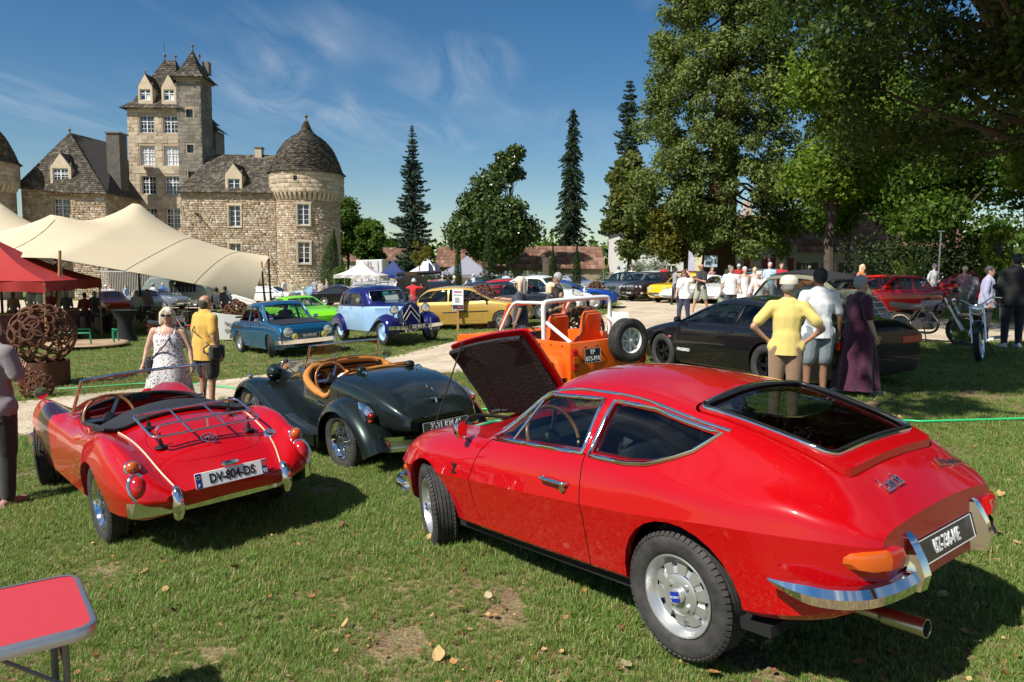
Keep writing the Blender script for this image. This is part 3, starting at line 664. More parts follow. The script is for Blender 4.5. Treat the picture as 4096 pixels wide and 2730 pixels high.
def stones(parent,O,U,L,z0,z1,openings,ch,ln,m,limit=0,depth=.05,seed=1,irregular=0,name='stone_block',mi=None,curve=None):
 """courses of stones on a wall: O origin, U unit vector along it; outward is U turned right. Returns how many became objects"""
 rng = random.Random(seed); U = Vector((U[0],U[1],0)).normalized(); Nn = Vector((U.y,-U.x,0)); recs = []; z = z0
 while z < z1 - .05:
  h = ch*(1 + irregular*rng.uniform(-.45,.45)); h = min(h,z1 - z); u = -rng.random()*ln
  while u < L:
   w = ln*rng.uniform(.6,1.45); a,b = max(u,0),min(u + w,L); u += w
   if b - a < .06: continue
   segs = [(a,b)]
   for o0,o1,p0,p1 in openings:
    if z + h*.6 > p0 and z + h*.4 < p1:
     ns = []
     for s0,s1 in segs:
      if s1 <= o0 or s0 >= o1: ns.append((s0,s1)); continue
      if s0 < o0 - .05: ns.append((s0,o0))
      if s1 > o1 + .05: ns.append((o1,s1))
     segs = ns
   for s0,s1 in segs: recs.append((s0,s1,z,h))
  z += h
 g = .014 if limit else .02
 if limit:
  if 'unit' not in MATS:
   b = MB(); b.box((0,0,0),(1,1,1),bev=.03); MATS['unit'] = b.fixed()
  key = ('unit',m.name)
  if key not in MATS: q = MATS['unit'].copy(); q.materials.append(m); MATS[key] = q
  recs.sort(key=lambda r: -(r[1]-r[0])*r[3]); rot = math.atan2(U.y,U.x)
  for s0,s1,z,h in recs[:limit]:
   d = depth*rng.uniform(.5,1.3); c = Vector(O) + U*((s0+s1)/2) + Nn*(d/2 - .02); o = link(name,MATS[key],parent,None,(c.x,c.y,z + h/2),(0,0,rot)); o.scale = (s1-s0-g,d + .04,h-g)
  recs = recs[limit:]
 if recs:
  V = []; F = []
  for s0,s1,z,h in recs:
   d = depth*rng.uniform(.4,1.3); k = len(V); j = lambda: rng.uniform(-1,1)*irregular*.03
   quad = [(s0+g,z+g),(s1-g,z+g),(s1-g,z+h-g),(s0+g,z+h-g)]
   for dd,ins in ((-.02,0),(d*.7,0),(d,.02)):
    for (uu,zz),(su,sz) in zip(quad,((1,1),(-1,1),(-1,-1),(1,-1))):
     uu2,zz2 = uu + su*ins + j()*1.6,zz + sz*ins + j()*1.2
     p = curve(uu2,dd) if curve else Vector(O) + U*uu2 + Nn*dd; V.append((p.x,p.y,zz2))
   for r_ in (0,4): F += [(k+r_+i,k+r_+(i+1) % 4,k+r_+4+(i+1) % 4,k+r_+4+i) for i in range(4)]
   F.append((k+8,k+9,k+10,k+11))
  o = link(name + '_run' if limit else 'rubble_stones',np_mesh(V,F),parent,mi or m); o['kind'] = 'stuff'
def window(parent,c,w,h,nrm=0,mull=(1,2),pane=None,bars=(2,4),depth=.16,surround=None,sill=True):
 """c = centre of the opening on the wall face, nrm = turn about z (0 faces -y)"""
 M = Matrix.Translation(c) @ Matrix.Rotation(nrm,4,'Z'); b = MB(); t = .06; y = depth
 for x in (-w/2 + t/2,w/2 - t/2): b.box((x,y,0),(t,.07,h),M=M)
 for z in (-h/2 + t/2,h/2 - t/2): b.box((0,y,z),(w - 2*t,.068,t),M=M)
 b.box((0,y - .01,0),(.09,.07,h - 2*t),M=M)
 if mull[1] > 1: b.box((0,y - .004,h*.16),(w - 2*t,.066,.07),M=M)
 for sg in (-1,1):
  ww = w/2 - t - .03
  for k in range(1,bars[0]): b.box((sg*(.045 + ww*k/bars[0]),y,0),(.03,.045,h - 2*t),M=M)
 for k in range(1,bars[1]): b.box((0,y + .002,-h/2 + h*k/bars[1]),(w - 2*t,.043,.03),M=M)
 f = b.build('window',WFRAME,parent,None)
 MB().box((0,y + .05,0),(w,.03,h),M=M).build('pane',pane or PANE,f,None)
 if surround:
  b = MB(); e = .16
  b.box((0,-.028,h/2 + e/2 + .02),(w + 2*e + .1,.13,e + .04),M=M); b.box((0,-.04,-h/2 - .07),(w + 2*e,.18,.12),M=M)
  for sg in (-1,1): b.box((sg*(w/2 + e/2),-.024,0),(e,.12,h),M=M)
  o = b.build('stone_surround',surround,f,None)
 return f
def slates(parent,A,B,C,D,rows=None,tw=.30,name='slates',seed=0):
 """roof slope: eave A-B, top C-D; overlapping stone slates"""
 A,B,C,D = map(Vector,(A,B,C,D)); rng = random.Random(seed); hgt = ((C+D)/2 - (A+B)/2).length; rows = rows or max(3,int(hgt/.26)); n = (B-A).cross(C-A if (C-A).length > .01 else D-A).normalized()
 if n.z < 0: n = -n
 V = []; F = []
 for r in range(rows):
  t0,t1 = r/rows - .02/rows,(r + 1.25)/rows; a0,b0 = A.lerp(C,t0),B.lerp(D,t0); a1,b1 = A.lerp(C,min(t1,1)),B.lerp(D,min(t1,1)); L0 = (b0-a0).length; k = max(1,int(L0/tw)); off = rng.random()
  e = [0] + sorted(min(1,max(0,(i + off + rng.uniform(-.2,.2))/k)) for i in range(k)) + [1]
  for u0,u1 in zip(e,e[1:]):
   if u1 - u0 < .002: continue
   g = .012/max(L0,.1); th = .045*rng.uniform(.6,1.3); dz = rng.uniform(-.02,.02)/max(hgt,.5)
   p = [a0.lerp(b0,u0+g),a0.lerp(b0,u1-g),a1.lerp(b1,u1-g),a1.lerp(b1,u0+g)]; p[0] += (p[0]-p[3])*dz*8; p[1] += (p[1]-p[2])*dz*8
   q = len(V); V += [tuple(p[0] + n*th),tuple(p[1] + n*th),tuple(p[2] + n*.004),tuple(p[3] + n*.004),tuple(p[0] - n*.01),tuple(p[1] - n*.01)]
   F += [(q,q+1,q+2,q+3),(q+4,q+5,q+1,q)]
 me = np_mesh(V,F); o = link('slates',me,parent,SLATE); o['kind'] = 'stuff'; return o
def roof_solid(parent,faces,name='roof',m=None):
 b = MB()
 for f in faces: b.add(f,[tuple(range(len(f)))])
 return link(name,b.mesh(),parent,m or SLATEB)
def finial(parent,p,h=.9,r=.12):
 b = MB(); b.lathe([(r*.8,0),(r*.5,h*.15),(r*.45,h*.35),(r*1.1,h*.5),(r*1.2,h*.6),(r*.6,h*.72),(r*.35,h*.8),(.01,h)],10,M=Matrix.Translation(p)); return b.build('finial',mat('finial_stone',(.16,.145,.12),.9),parent,50)
def round_tower(castle,cx,cy,seed,wins):
 r = 3.05; b = MB(); b.lathe([(r + .12,-2),(r,1),(r,8.45)],48,caps=True,M=Matrix.Translation((cx,cy,0))); me = b.fixed()
 cuts = [MB().box((0,-r + .1,z),(w,.6,h),M=Matrix.Translation((cx,cy,0)) @ Matrix.Rotation(a,4,'Z')).fixed() for a,z,w,h in wins]
 me = boolean(me,cuts) if cuts else me; wl = link('round_wall',autosmooth(me,35),castle,MORT)
 a0,a1 = R(180),R(375)
 def cur(rr): return lambda u,d: Vector((cx + (rr + d)*math.cos(a0 + u/rr),cy + (rr + d)*math.sin(a0 + u/rr),0))
 ops = []
 for a,z,w,h in wins: u = (R(270) + a - a0)*r; ops.append((u - w/2 - .18,u + w/2 + .18,z - h/2 - .14,z + h/2 + .22))
 stones(wl,(0,0,0),(1,0,0),(a1-a0)*r,-1.4,8.35,ops,.20,.36,RUB,0,.04,seed,.5,curve=cur(r))
 for a,z,w,h in wins: c = (cx + r*math.sin(a),cy - r*math.cos(a),z); window(castle,c,w,h,a,(1,1),PANE,(1,4),.12,ASHJ)
 rp = r + .36; b = MB(); b.lathe([(r - .2,8.35),(rp,8.50),(rp,10.42),(r,10.5)],48,caps=True,M=Matrix.Translation((cx,cy,0))); pw = b.build('parapet',MORT,castle,35)
 stones(pw,(0,0,0),(1,0,0),(a1-a0)*rp,8.52,10.40,[((R(266)-a0)*rp,(R(266)-a0)*rp + .3,9.55,9.95)],.38,.75,ASHJ,0,.04,seed+1,.12,curve=cur(rp))
 b = MB(); b.box((cx + (rp + .02)*math.cos(R(267.5)),cy + (rp + .02)*math.sin(R(267.5)),9.75),(.3,.1,.38)); b.build('arrow_slit',DARK,castle)
 for i in range(26):
  a = a0 + (a1-a0)*i/25; b = MB(); M = Matrix.Translation((cx,cy,0)) @ Matrix.Rotation(a,4,'Z'); b.loft([[(r,-.12,7.85),(r + .1,-.12,7.9),(r + .1,.12,7.9),(r,.12,7.85)],[(r,-.12,8.2),(r + .3,-.12,8.25),(r + .3,.12,8.25),(r,.12,8.2)],[(r,-.13,8.5),(r + .38,-.13,8.5),(r + .38,.13,8.5),(r,.13,8.5)]],M=M); b.build('corbel',ASHJ,castle,None)
 prof = [(3.60,10.42),(3.34,10.62),(3.2,11.0),(3.02,11.5),(2.76,12.1),(2.42,12.75),(1.95,13.35),(1.35,13.85),(.82,14.2),(.50,14.55),(.32,15.0),(.16,15.4),(.06,15.55)]
 T = Matrix.Translation((cx,cy,0)); b = MB(); b.lathe([(q - .05,z) for q,z in prof],40,M=T); dm = b.build('dome',SLATEB,castle,60)
 pc = pchip([(z,q) for q,z in prof]); V = []; F = []; rng = random.Random(seed); z = 10.42
 while z < 15.3:
  q = float(pc(z)); slope = math.hypot(float(pc(z + .1)) - q,.1)/.1; dz = .19/slope; n = max(7,int(6.28*q/.30)); z2 = min(z + dz*1.35,15.5); q2 = float(pc(z2))
  for i in range(n):
   o = rng.random()*.3; a,c = 6.283*(i + o)/n + .004,6.283*(i + 1 + o)/n - .004; th = .05*rng.uniform(.5,1.4); k = len(V)
   V += [(cx + (q+th)*math.cos(a),cy + (q+th)*math.sin(a),z),(cx + (q+th)*math.cos(c),cy + (q+th)*math.sin(c),z),(cx + q2*math.cos(c),cy + q2*math.sin(c),z2),(cx + q2*math.cos(a),cy + q2*math.sin(a),z2),(cx + (q-.03)*math.cos(a),cy + (q-.03)*math.sin(a),z),(cx + (q-.03)*math.cos(c),cy + (q-.03)*math.sin(c),z)]; F += [(k,k+1,k+2,k+3),(k+4,k+5,k+1,k)]
  z += dz
 o = link('slates',np_mesh(V,F),dm,SLATE); o['kind'] = 'stuff'; finial(castle,(cx,cy,15.4),.75,.17)
def wallbox(castle,x0,x1,y0,y1,z0,z1,wins,name='wall',m=None):
 """box wall with window openings cut in the front (y0): wins = (x0, x1, z0, z1)"""
 b = MB(); b.box(((x0+x1)/2,(y0+y1)/2,(z0+z1)/2),(x1-x0,y1-y0,z1-z0)); me = b.fixed()
 if wins: me = boolean(me,[box_cut(a,c,y0 - .5,y0 + .45,p,q) for a,c,p,q in wins])
 return link(name,me,castle,m or MORT)
def dormer(castle,x0,x1,y,z0,z1,zp,win,m,depth=1.6,seed=0):
 w = wallbox(castle,x0,x1,y,y + depth,z0,z1,[win],'dormer_wall',m); cx = (x0+x1)/2
 b = MB(); b.prism([(x0,z1),(x1,z1),(cx,zp)],y,y + .3,'y'); b.build('gable',m,w,None)
 b = MB(); o = .10
 for a,c in ((x0 - o,cx),(x1 + o,cx)):
  b.loft([[(a,y + .1,z1 - .1),(a,y + depth + 1.2,z1 - .1),(c,y + depth + 1.2,zp + .02),(c,y + .1,zp + .02)],[(a,y + .1,z1 - .02),(a,y + depth + 1.2,z1 - .02),(c,y + depth + 1.2,zp + .10),(c,y + .1,zp + .10)]])
 b.build('dormer_roof',SLATEB,w,None); slates(w,(x0 - o,y + .1,z1 - .02),(x0 - o,y + depth + 1.2,z1 - .02),(cx,y + .1,zp + .1),(cx,y + depth + 1.2,zp + .1),seed=seed); slates(w,(x1 + o,y + .1,z1 - .02),(x1 + o,y + depth + 1.2,z1 - .02),(cx,y + .1,zp + .1),(cx,y + depth + 1.2,zp + .1),seed=seed+1)
 for x,z in ((x0 + .05,z1),(x1 - .05,z1),(cx,zp)): finial(castle,(x,y + .15,z - .05),.55,.09)
 return w
def hip(castle,faces,seed=0):
 rf = roof_solid(castle,[[f[0],f[1],f[3],f[2]] if f[2] != f[3] else [f[0],f[1],f[2]] for f in faces])
 for i,f in enumerate(faces): slates(rf,*f,seed=seed + i)
 return rf
def castle():
 C = thing('castle','stone castle with a tall keep, slate roofs and domed round towers','castle',(-30,72,gz(-30)))
 inv = Matrix.Translation((30,-72,-gz(-30)))
 before = set(bpy.data.objects)
 round_tower(C,-19.65,72,11,[(R(8.5),6.5,1.05,1.87),(R(8.5),3.03,1.07,1.93)])
 round_tower(C,-47.0,66,31,[])
 W = [(-26.38,-25.32,5.39,7.3),(-26.4,-25.34,2.15,3.82)]
 w = wallbox(C,-30.9,-22.0,70,79,-2,8.6,W); stones(w,(-30.9,70,0),(1,0),8.9,-1.6,8.45,[(a + 30.9 - .2,b + 30.9 + .2,c - .15,d + .22) for a,b,c,d in W],.19,.36,RUB,0,.045,3,.55)
 for a,b,c,d in W: window(C,((a+b)/2,70,(c+d)/2),b-a,d-c,0,(1,1),PANE,(1,4),.2,ASHJ)
 b = MB()
 for k in range(24):  # quoins
  pass
 dormer(C,-26.65,-25.11,69.98,8.45,10.15,11.1,(-26.42,-25.30,8.45,9.74),ASHJ,2.2,5); window(C,(-25.86,69.98,9.09),1.1,1.3,0,(1,1),PANE,(1,3),.15)
 hip(C,[((-31.1,69.6,8.45),(-21.6,69.6,8.45),(-29.2,74,12.5),(-21.6,74,12.5)),((-31.1,79.4,8.45),(-31.1,69.6,8.45),(-29.2,74,12.5),(-29.2,74,12.5)),((-21.6,79.4,8.45),(-31.1,79.4,8.45),(-21.6,74,12.5),(-29.2,74,12.5))],40)
 finial(C,(-29.2,74,12.45),.5,.12); finial(C,(-22.6,74,12.45),.5,.12)
 ch = wallbox(C,-25.1,-24.45,73.6,74.3,10.5,13.1,[],'chimney',ASHJ); MB().box((-24.78,73.95,13.14),(.8,.85,.12)).build('chimney_cap',mat('finial_stone',(.16,.145,.12),.9),ch,None)
 b = MB(); b.box((-29.3,69.8,6.5),(.25,.5,.12)); b.cyl((-29.25,69.5,6.5),(-29.0,69.2,6.35),.05); b.build('wall_camera',BLACKT,C)  # camera fitting on the wing wall, not a light source
 rows = [(14.29,15.95),(11.25,13.08),(8.51,10.24),(5.28,7.19)]; K = [(x0,x1,z0,z1) for z0,z1 in rows for x0,x1 in ((-35.87,-34.5),(-33.6,-32.22))]
 k = wallbox(C,-37.0,-31.9,73,81,-2,16.6,K); ops = [(a + 37 - .12,b + 37 + .12,c - .12,d + .14) for a,b,c,d in K]
 stones(k,(-37.0,73,0),(1,0),5.0,1.5,16.45,ops,.36,.62,ASH,190,.035,7,.08,mi=ASHJ)
 stones(k,(-31.9,73,0),(0,1),8,8,16.4,[],.36,.7,ASHJ,0,.035,8,.1)
 for i,(a,b,c,d) in enumerate(K): window(C,((a+b)/2,73,(c+d)/2),b-a-.02,d-c-.02,0,(1,2),BLIND if i in (2,3) else PANE,(2,4),.2,None)
 for x0,x1,wx in ((-35.86,-34.5,-35.2),(-33.63,-32.25,-32.94)):
  dormer(C,x0,x1,72.96,16.3,18.55,19.75,(wx - .5,wx + .5,17.33,18.35),ASHJ,2.4,60 + int(x1)); f = window(C,(wx,72.96,17.84),.98,1.0,0,(1,2),PANE,(1,2),.14); MB().box((wx + .24,73.12,17.62),(.44,.03,.5)).build('blind',BLIND,f,None)
 e = 16.55; A,B_,D_,E_ = (-37.5,72.5,e),(-31.5,72.5,e),(-31.5,81.5,e),(-37.5,81.5,e); a2 = [(-36.6,73.4,17.35),(-32.2,73.4,17.35),(-32.2,80.6,17.35),(-36.6,80.6,17.35)]; P1,P2 = (-34.9,76.6,22.0),(-33.8,76.6,22.0)
 lo = [A,B_,D_,E_]; fs = [(lo[i],lo[(i+1) % 4],a2[i],a2[(i+1) % 4]) for i in range(4)] + [(a2[0],a2[1],P1,P2),(a2[1],a2[2],P2,P2),(a2[2],a2[3],P2,P1),(a2[3],a2[0],P1,P1)]; hip(C,fs,80)
 finial(C,P1,.8,.14); finial(C,P2,.7,.12); MB().cyl((-34.9,76.6,22.6),(-34.9,76.6,23.7),.02,n=5).build('lightning_rod',BLACKT,C)
 T = [(-31.28,-30.61,15.75,16.5),(-31.27,-30.62,12.44,13.2),(-31.24,-30.57,9.92,10.65)]
 s = wallbox(C,-32.1,-29.8,72.72,75.3,-2,19.3,T); ops = [(a + 32.1 - .1,b + 32.1 + .1,c - .1,d + .1) for a,b,c,d in T]
 stones(s,(-32.1,72.72,0),(1,0),2.3,8.3,19.1,ops,.34,.58,ASHG,105,.03,9,.08,mi=ASHG); stones(s,(-29.8,72.72,0),(0,1),2.58,8.3,19.1,[],.34,.6,ASHG,60,.03,10,.08,mi=ASHG)
 for a,b,c,d in T: MB().box(((a+b)/2,73.05,(c+d)/2),(b-a+.1,.05,d-c+.1)).build('window',PANE,C,None)
 b = MB(); b.box((-30.95,74.0,19.35),(2.75,3.0,.22)); b.build('cornice',ASHG,C,None)
 e = 19.42; lo = [(-32.55,72.2,e),(-29.35,72.2,e),(-29.35,75.8,e),(-32.55,75.8,e)]; a2 = [(-31.95,72.95,20.1),(-30.0,72.95,20.1),(-30.0,75.1,20.1),(-31.95,75.1,20.1)]; P = (-31.0,74,22.3)
 a3 = [(-31.4,73.55,21.3),(-30.6,73.55,21.3),(-30.6,74.45,21.3),(-31.4,74.45,21.3)]
 hip(C,[(lo[i],lo[(i+1) % 4],a2[i],a2[(i+1) % 4]) for i in range(4)] + [(a2[i],a2[(i+1) % 4],a3[i],a3[(i+1) % 4]) for i in range(4)] + [(a3[i],a3[(i+1) % 4],P,P) for i in range(4)],120); finial(C,P,.7,.14); finial(C,(-30.6,74.6,21.5),.7,.12)
 wallbox(C,-30.35,-29.75,74.6,75.3,20.2,21.4,[],'roof_light',ASHG)
 t = wallbox(C,-31.9,-29.9,76.4,78.6,4,15.2,[],'side_turret',ASHG); hip(C,[((-32,76.2,15.1),(-29.5,76.2,15.1),(-31.4,77.5,16.6),(-31.4,77.5,16.6)),((-29.5,76.2,15.1),(-29.5,78.8,15.1),(-31.4,77.5,16.6),(-31.4,77.5,16.6))],140)
 w = wallbox(C,-39.25,-36.15,67,76,-2,8.05,[]); stones(w,(-39.25,67,0),(1,0),3.1,-1.6,8.0,[],.19,.35,RUB,0,.045,13,.55); stones(w,(-36.15,67,0),(0,1),6.0,-1.6,8.0,[(3.5,4.5,5.3,7.1)],.19,.36,RUB,0,.045,14,.5)
 MB().box((-36.13,71.0,6.2),(.06,.9,1.7)).build('shutter',mat('grey_shutter',(.32,.28,.24),.7),C,None)
 W = [(-41.64,-40.15,5.8,7.63)]; w = wallbox(C,-44.5,-39.25,68.4,76,-2,8.6,W); stones(w,(-44.5,68.4,0),(1,0),5.25,-1.6,8.5,[(2.86 - .2,4.35 + .2,5.6,7.8)],.19,.36,RUB,0,.045,15,.55); window(C,(-40.9,68.4,6.71),1.47,1.8,0,(1,2),PANE,(2,4),.2,ASHJ)
 dormer(C,-41.25,-39.4,67.5,8.3,10.3,11.5,(-41.05,-39.66,8.77,10.2),ASHJ,2.4,90); window(C,(-40.36,67.5,9.48),1.36,1.4,0,(1,2),PANE,(2,4),.15)
 hip(C,[((-44.9,68.0,8.5),(-39.2,66.55,7.95),(-41.4,71,13.9),(-41.4,71,13.9)),((-39.2,66.55,7.95),(-35.75,66.55,7.9),(-41.4,71,13.9),(-41.4,71,13.9)),((-35.75,66.55,7.9),(-35.75,77,7.9),(-41.4,71,13.9),(-39.6,75.5,13.6)),((-35.75,77,7.9),(-44.9,77,8.5),(-39.6,75.5,13.6),(-39.6,75.5,13.6)),((-44.9,77,8.5),(-44.9,68,8.5),(-39.6,75.5,13.6),(-41.4,71,13.9))],160)
 finial(C,(-41.4,71,13.8),.6,.13); ch = wallbox(C,-37.4,-36.2,69.8,71.2,7.5,13.7,[],'chimney',mat('dark_chimney',(.13,.115,.095),.95,noise=(3,.7))); MB().box((-36.8,70.5,13.75),(1.4,1.6,.12)).build('chimney_cap',mat('finial_stone',(.16,.145,.12),.9),ch,None)
 for o in set(bpy.data.objects) - before:
  if o.parent == C: o.matrix_parent_inverse = inv
 return C
castle()
# ------------------------------------------------------------------ trees and shrubs
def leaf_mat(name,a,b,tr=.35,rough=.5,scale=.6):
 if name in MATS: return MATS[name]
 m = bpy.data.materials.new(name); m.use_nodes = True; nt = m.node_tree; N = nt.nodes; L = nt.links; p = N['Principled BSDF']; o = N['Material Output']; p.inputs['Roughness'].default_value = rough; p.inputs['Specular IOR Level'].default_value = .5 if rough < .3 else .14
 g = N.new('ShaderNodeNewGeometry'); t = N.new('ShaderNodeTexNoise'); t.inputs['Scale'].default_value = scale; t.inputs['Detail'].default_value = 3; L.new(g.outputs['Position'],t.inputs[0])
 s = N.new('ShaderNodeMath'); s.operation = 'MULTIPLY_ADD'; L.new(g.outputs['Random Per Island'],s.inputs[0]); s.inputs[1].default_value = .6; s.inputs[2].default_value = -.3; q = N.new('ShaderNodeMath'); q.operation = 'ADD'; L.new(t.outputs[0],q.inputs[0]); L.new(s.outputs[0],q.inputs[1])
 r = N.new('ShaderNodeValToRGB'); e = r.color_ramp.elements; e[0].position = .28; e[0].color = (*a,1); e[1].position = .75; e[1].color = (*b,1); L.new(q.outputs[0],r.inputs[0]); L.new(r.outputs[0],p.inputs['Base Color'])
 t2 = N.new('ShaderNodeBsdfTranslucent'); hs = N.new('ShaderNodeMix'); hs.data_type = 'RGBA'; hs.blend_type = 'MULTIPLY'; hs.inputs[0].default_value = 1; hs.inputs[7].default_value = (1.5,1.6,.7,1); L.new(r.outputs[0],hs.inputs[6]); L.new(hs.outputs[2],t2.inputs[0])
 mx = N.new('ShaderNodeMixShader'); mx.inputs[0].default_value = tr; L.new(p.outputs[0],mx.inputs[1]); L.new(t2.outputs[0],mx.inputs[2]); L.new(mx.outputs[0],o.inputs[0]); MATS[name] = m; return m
def leaf_quads(P,size,rng,up=None,asp=.6,spread=1.0,fold=False):
 """one pointed quad per point; up biases the leaf normal"""
 n = len(P); d = rng.normal(size=(n,3)); d /= np.linalg.norm(d,axis=1)[:,None]
 nn = rng.normal(size=(n,3))*spread + (np.array([0,0,.6]) if up is None else up); nn /= np.linalg.norm(nn,axis=1)[:,None]
 t = np.cross(nn,d); t /= np.maximum(np.linalg.norm(t,axis=1)[:,None],1e-6); b = np.cross(nn,t)
 s = (size if np.ndim(size) else np.full(n,size))[:,None]*(.7 + .6*rng.random((n,1)))
 V = np.stack([P - t*s*.5,P + b*s*asp*.5 + nn*s*.08,P + t*s*.5,P - b*s*asp*.5 + nn*s*.08],1).reshape(-1,3); F = np.arange(4*n).reshape(n,4); return V,F
def in_clumps(C,n,rng,shell=.55):
 """n points in ellipsoid clumps C = (x, y, z, rx, ry, rz)"""
 C = np.asarray(C,float); w = C[:,3]*C[:,4]*C[:,5]; w = w**.75; i = rng.choice(len(C),n,p=w/w.sum()); d = rng.normal(size=(n,3)); d /= np.linalg.norm(d,axis=1)[:,None]; r = (shell + (1-shell)*rng.random(n))[:,None]*(.75 + .4*rng.random((n,1)))
 return C[i,:3] + d*C[i,3:6]*r,d
def limb(b,p0,p1,r0,r1,rng,n=5,wob=.06):
 p0,p1 = Vector(p0),Vector(p1); L = (p1-p0).length; pts = [p0.lerp(p1,k/n) + Vector(rng.normal(0,wob*L/n*2,3))*(0 if k in (0,n) else 1) for k in range(n+1)]
 b.tube(pts,[r0 + (r1-r0)*k/n for k in range(n+1)],7); return pts
BARK = mat('bark',(.10,.075,.055),.95,noise=(5,.8),col2=(.045,.033,.025),bump=(9,1.0))
BARKR = mat('red_bark',(.12,.055,.035),.95,noise=(3,.8),col2=(.045,.022,.016),bump=(6,1.0))
def crown_tree(name,label,x,y,top,rx,z0,n,size,m,seed,bark=None,tr=.22,clumps=16,ry=None,shape='round',group=None,lean=(0,0),cs=.42,shell=.5,cat='tree',zb=None,up=None):
 rng = np.random.default_rng(seed); ry = ry or rx; g = gz(x) if zb is None else zb; t = thing(name,label,cat,(x,y,g),group=group); b = MB(); H = top - g; zc = (z0 + top)/2 - g; hz = (top - z0)/2
 limb(b,(0,0,-.2),(lean[0]*.5,lean[1]*.5,min(H*.75,zc)),tr,tr*.45,rng,6,.03); C = []
 for k in range(clumps):
  for _ in range(20):
   p = rng.uniform(-1,1,3)
   if np.linalg.norm(p) < .95: break
  f = 1.0
  if shape == 'cone': f = max(.15,.5 - p[2]*.5 + .1)
  if shape == 'egg': f = 1 - .35*abs(p[2]) - .2*p[2]
  c = np.array([p[0]*rx*.72*f + lean[0],p[1]*ry*.72*f + lean[1],zc + p[2]*hz*.78]); s = cs*(.75 + .5*rng.random()); C.append((*c,rx*s*f**.5,ry*s*f**.5,min(hz,rx)*s*.8))
  q = Vector((lean[0]*.4,lean[1]*.4,max(H*.25,min(c[2]*.7,zc)))); limb(b,q,tuple(c),tr*.35,tr*.08,rng,4,.08)
 b.build('trunk',bark or BARK,t,50); P,d = in_clumps(C,n,rng,shell); V,F = leaf_quads(P,size,rng,up if up is not None else d*.7 + np.array([0,0,.35])); link('crown',np_mesh(V,F),t,m); return t
def conifer(name,label,x,y,top,r,z0,n,m,seed,droop=.35,tr=.3,taper=1.0,spray=.55,bark=None,gap=.55,group=None,up_tip=.25):
 rng = np.random.default_rng(seed); g = gz(x); t = thing(name,label,'tree',(x,y,g),group=group); H = top - g; zb = z0 - g; b = MB(); b.tube([(0,0,-.2),(.02*H*rng.normal(),0,H*.5),(0,0,H)],[tr,tr*.55,.03],8); P = []; D = []; S = []; z = zb
 while z < H - .1:
  f = 1 - (z - zb)/(H - zb); rad = r*f**taper*(.62 + .5*rng.random()) + .12; k = max(4,int(5 + 4*f)); z += rng.normal(0,gap*.18)
  for i in range(k):
   a = 6.283*(i + rng.random()*.7)/k + z; L = rad*(.45 + .68*rng.random()); m_ = max(4,int(n*L*.9/ (r*.55) / (k*(H-zb)/gap))); u = rng.random(m_)**.75; dx,dy = math.cos(a),math.sin(a)
   zz = z - droop*L*u**1.3 + up_tip*L*u**4; wv = (1-u)*.28*L + .05; o = rng.normal(size=(m_,3))*np.c_[wv*.6,wv*.6,wv*.28]
   P.append(np.c_[dx*L*u,dy*L*u,zz] + o); D.append(np.tile([dx,dy,.6],(m_,1))); S.append(np.full(m_,spray*(.45 + .55*f)))
   if L > .6 and rng.random() < .75: b.tube([(0,0,z),(dx*L*.5,dy*L*.5,z - droop*L*.35),(dx*L*.85,dy*L*.85,z - droop*L*.75)],[.05*f + .02,.03*f + .012,.008],4)
  z += gap*(.5 + .7*f)
 b.build('trunk',bark or BARK,t,50); P = np.concatenate(P); V,F = leaf_quads(P,np.concatenate(S),rng,np.concatenate(D)*.5,.34,.8); link('crown',np_mesh(V,F),t,m); return t
def cypress(label,x,y,h,r,seed,lean=0,cat='tree'):
 rng = np.random.default_rng(seed); t = thing('cypress_tree',label,cat,(x,y,gz(x)),group='slim cypresses along the lawn'); b = MB(); b.tube([(0,0,-.1),(lean*.4,0,h*.6),(lean,0,h*.95)],[.07,.05,.01],6); b.build('trunk',BARK,t,50)
 n = int(2600 + 1500*h*r); u = rng.random(n); rr = r*np.sin(np.clip(u*1.04 + .03,0,1)**.62*math.pi)**.7*(.65 + .4*rng.random(n)); a = rng.random(n)*6.283; P = np.c_[rr*np.cos(a) + lean*u**2,rr*np.sin(a),.12*h + u*.88*h]; V,F = leaf_quads(P,.10 + .06*r,rng,np.c_[np.cos(a),np.sin(a),np.full(n,2.2)],.35,.5); link('crown',np_mesh(V,F),t,leaf_mat('cypress_leaf',(.028,.058,.018),(.085,.125,.04),.15)); return t
def bush(name,label,x,y,rx,h,n,size,m,seed,ry=None,cat='shrub',group=None,g=None):
 rng = np.random.default_rng(seed); t = thing(name,label,cat,(x,y,gz(x) if g is None else g),group=group); C = [(rng.uniform(-.6,.6)*rx,rng.uniform(-.6,.6)*(ry or rx),h*rng.uniform(.3,.7),rx*.5,(ry or rx)*.5,h*.36) for _ in range(9)]; b = MB()
 for c in C[:5]: limb(b,(0,0,0),c[:3],.03,.01,rng,3)
 b.build('stems',BARK,t,50); P,d = in_clumps(C,n,rng,.4); P[:,2] = np.abs(P[:,2]) + .02; V,F = leaf_quads(P,size,rng,d*.6 + np.array([0,0,.4])); link('foliage',np_mesh(V,F),t,m); return t
LM_DK = leaf_mat('dark_conifer',(.020,.038,.020),(.070,.10,.045),.1,.55,.5)
LM_FIR = leaf_mat('blue_conifer',(.022,.042,.030),(.075,.11,.070),.1,.55,.5)
LM_SEQ = leaf_mat('sequoia_leaf',(.055,.082,.020),(.19,.23,.065),.25,.6,.45)
LM_MAG = leaf_mat('magnolia_leaf',(.03,.055,.014),(.11,.155,.04),.12,.22,.7)
LM_LIN = leaf_mat('lime_leaf',(.035,.075,.012),(.12,.19,.03),.4,.5,.4)
LM_YEL = leaf_mat('yellowing_leaf',(.09,.095,.018),(.23,.20,.04),.4,.5,.5)
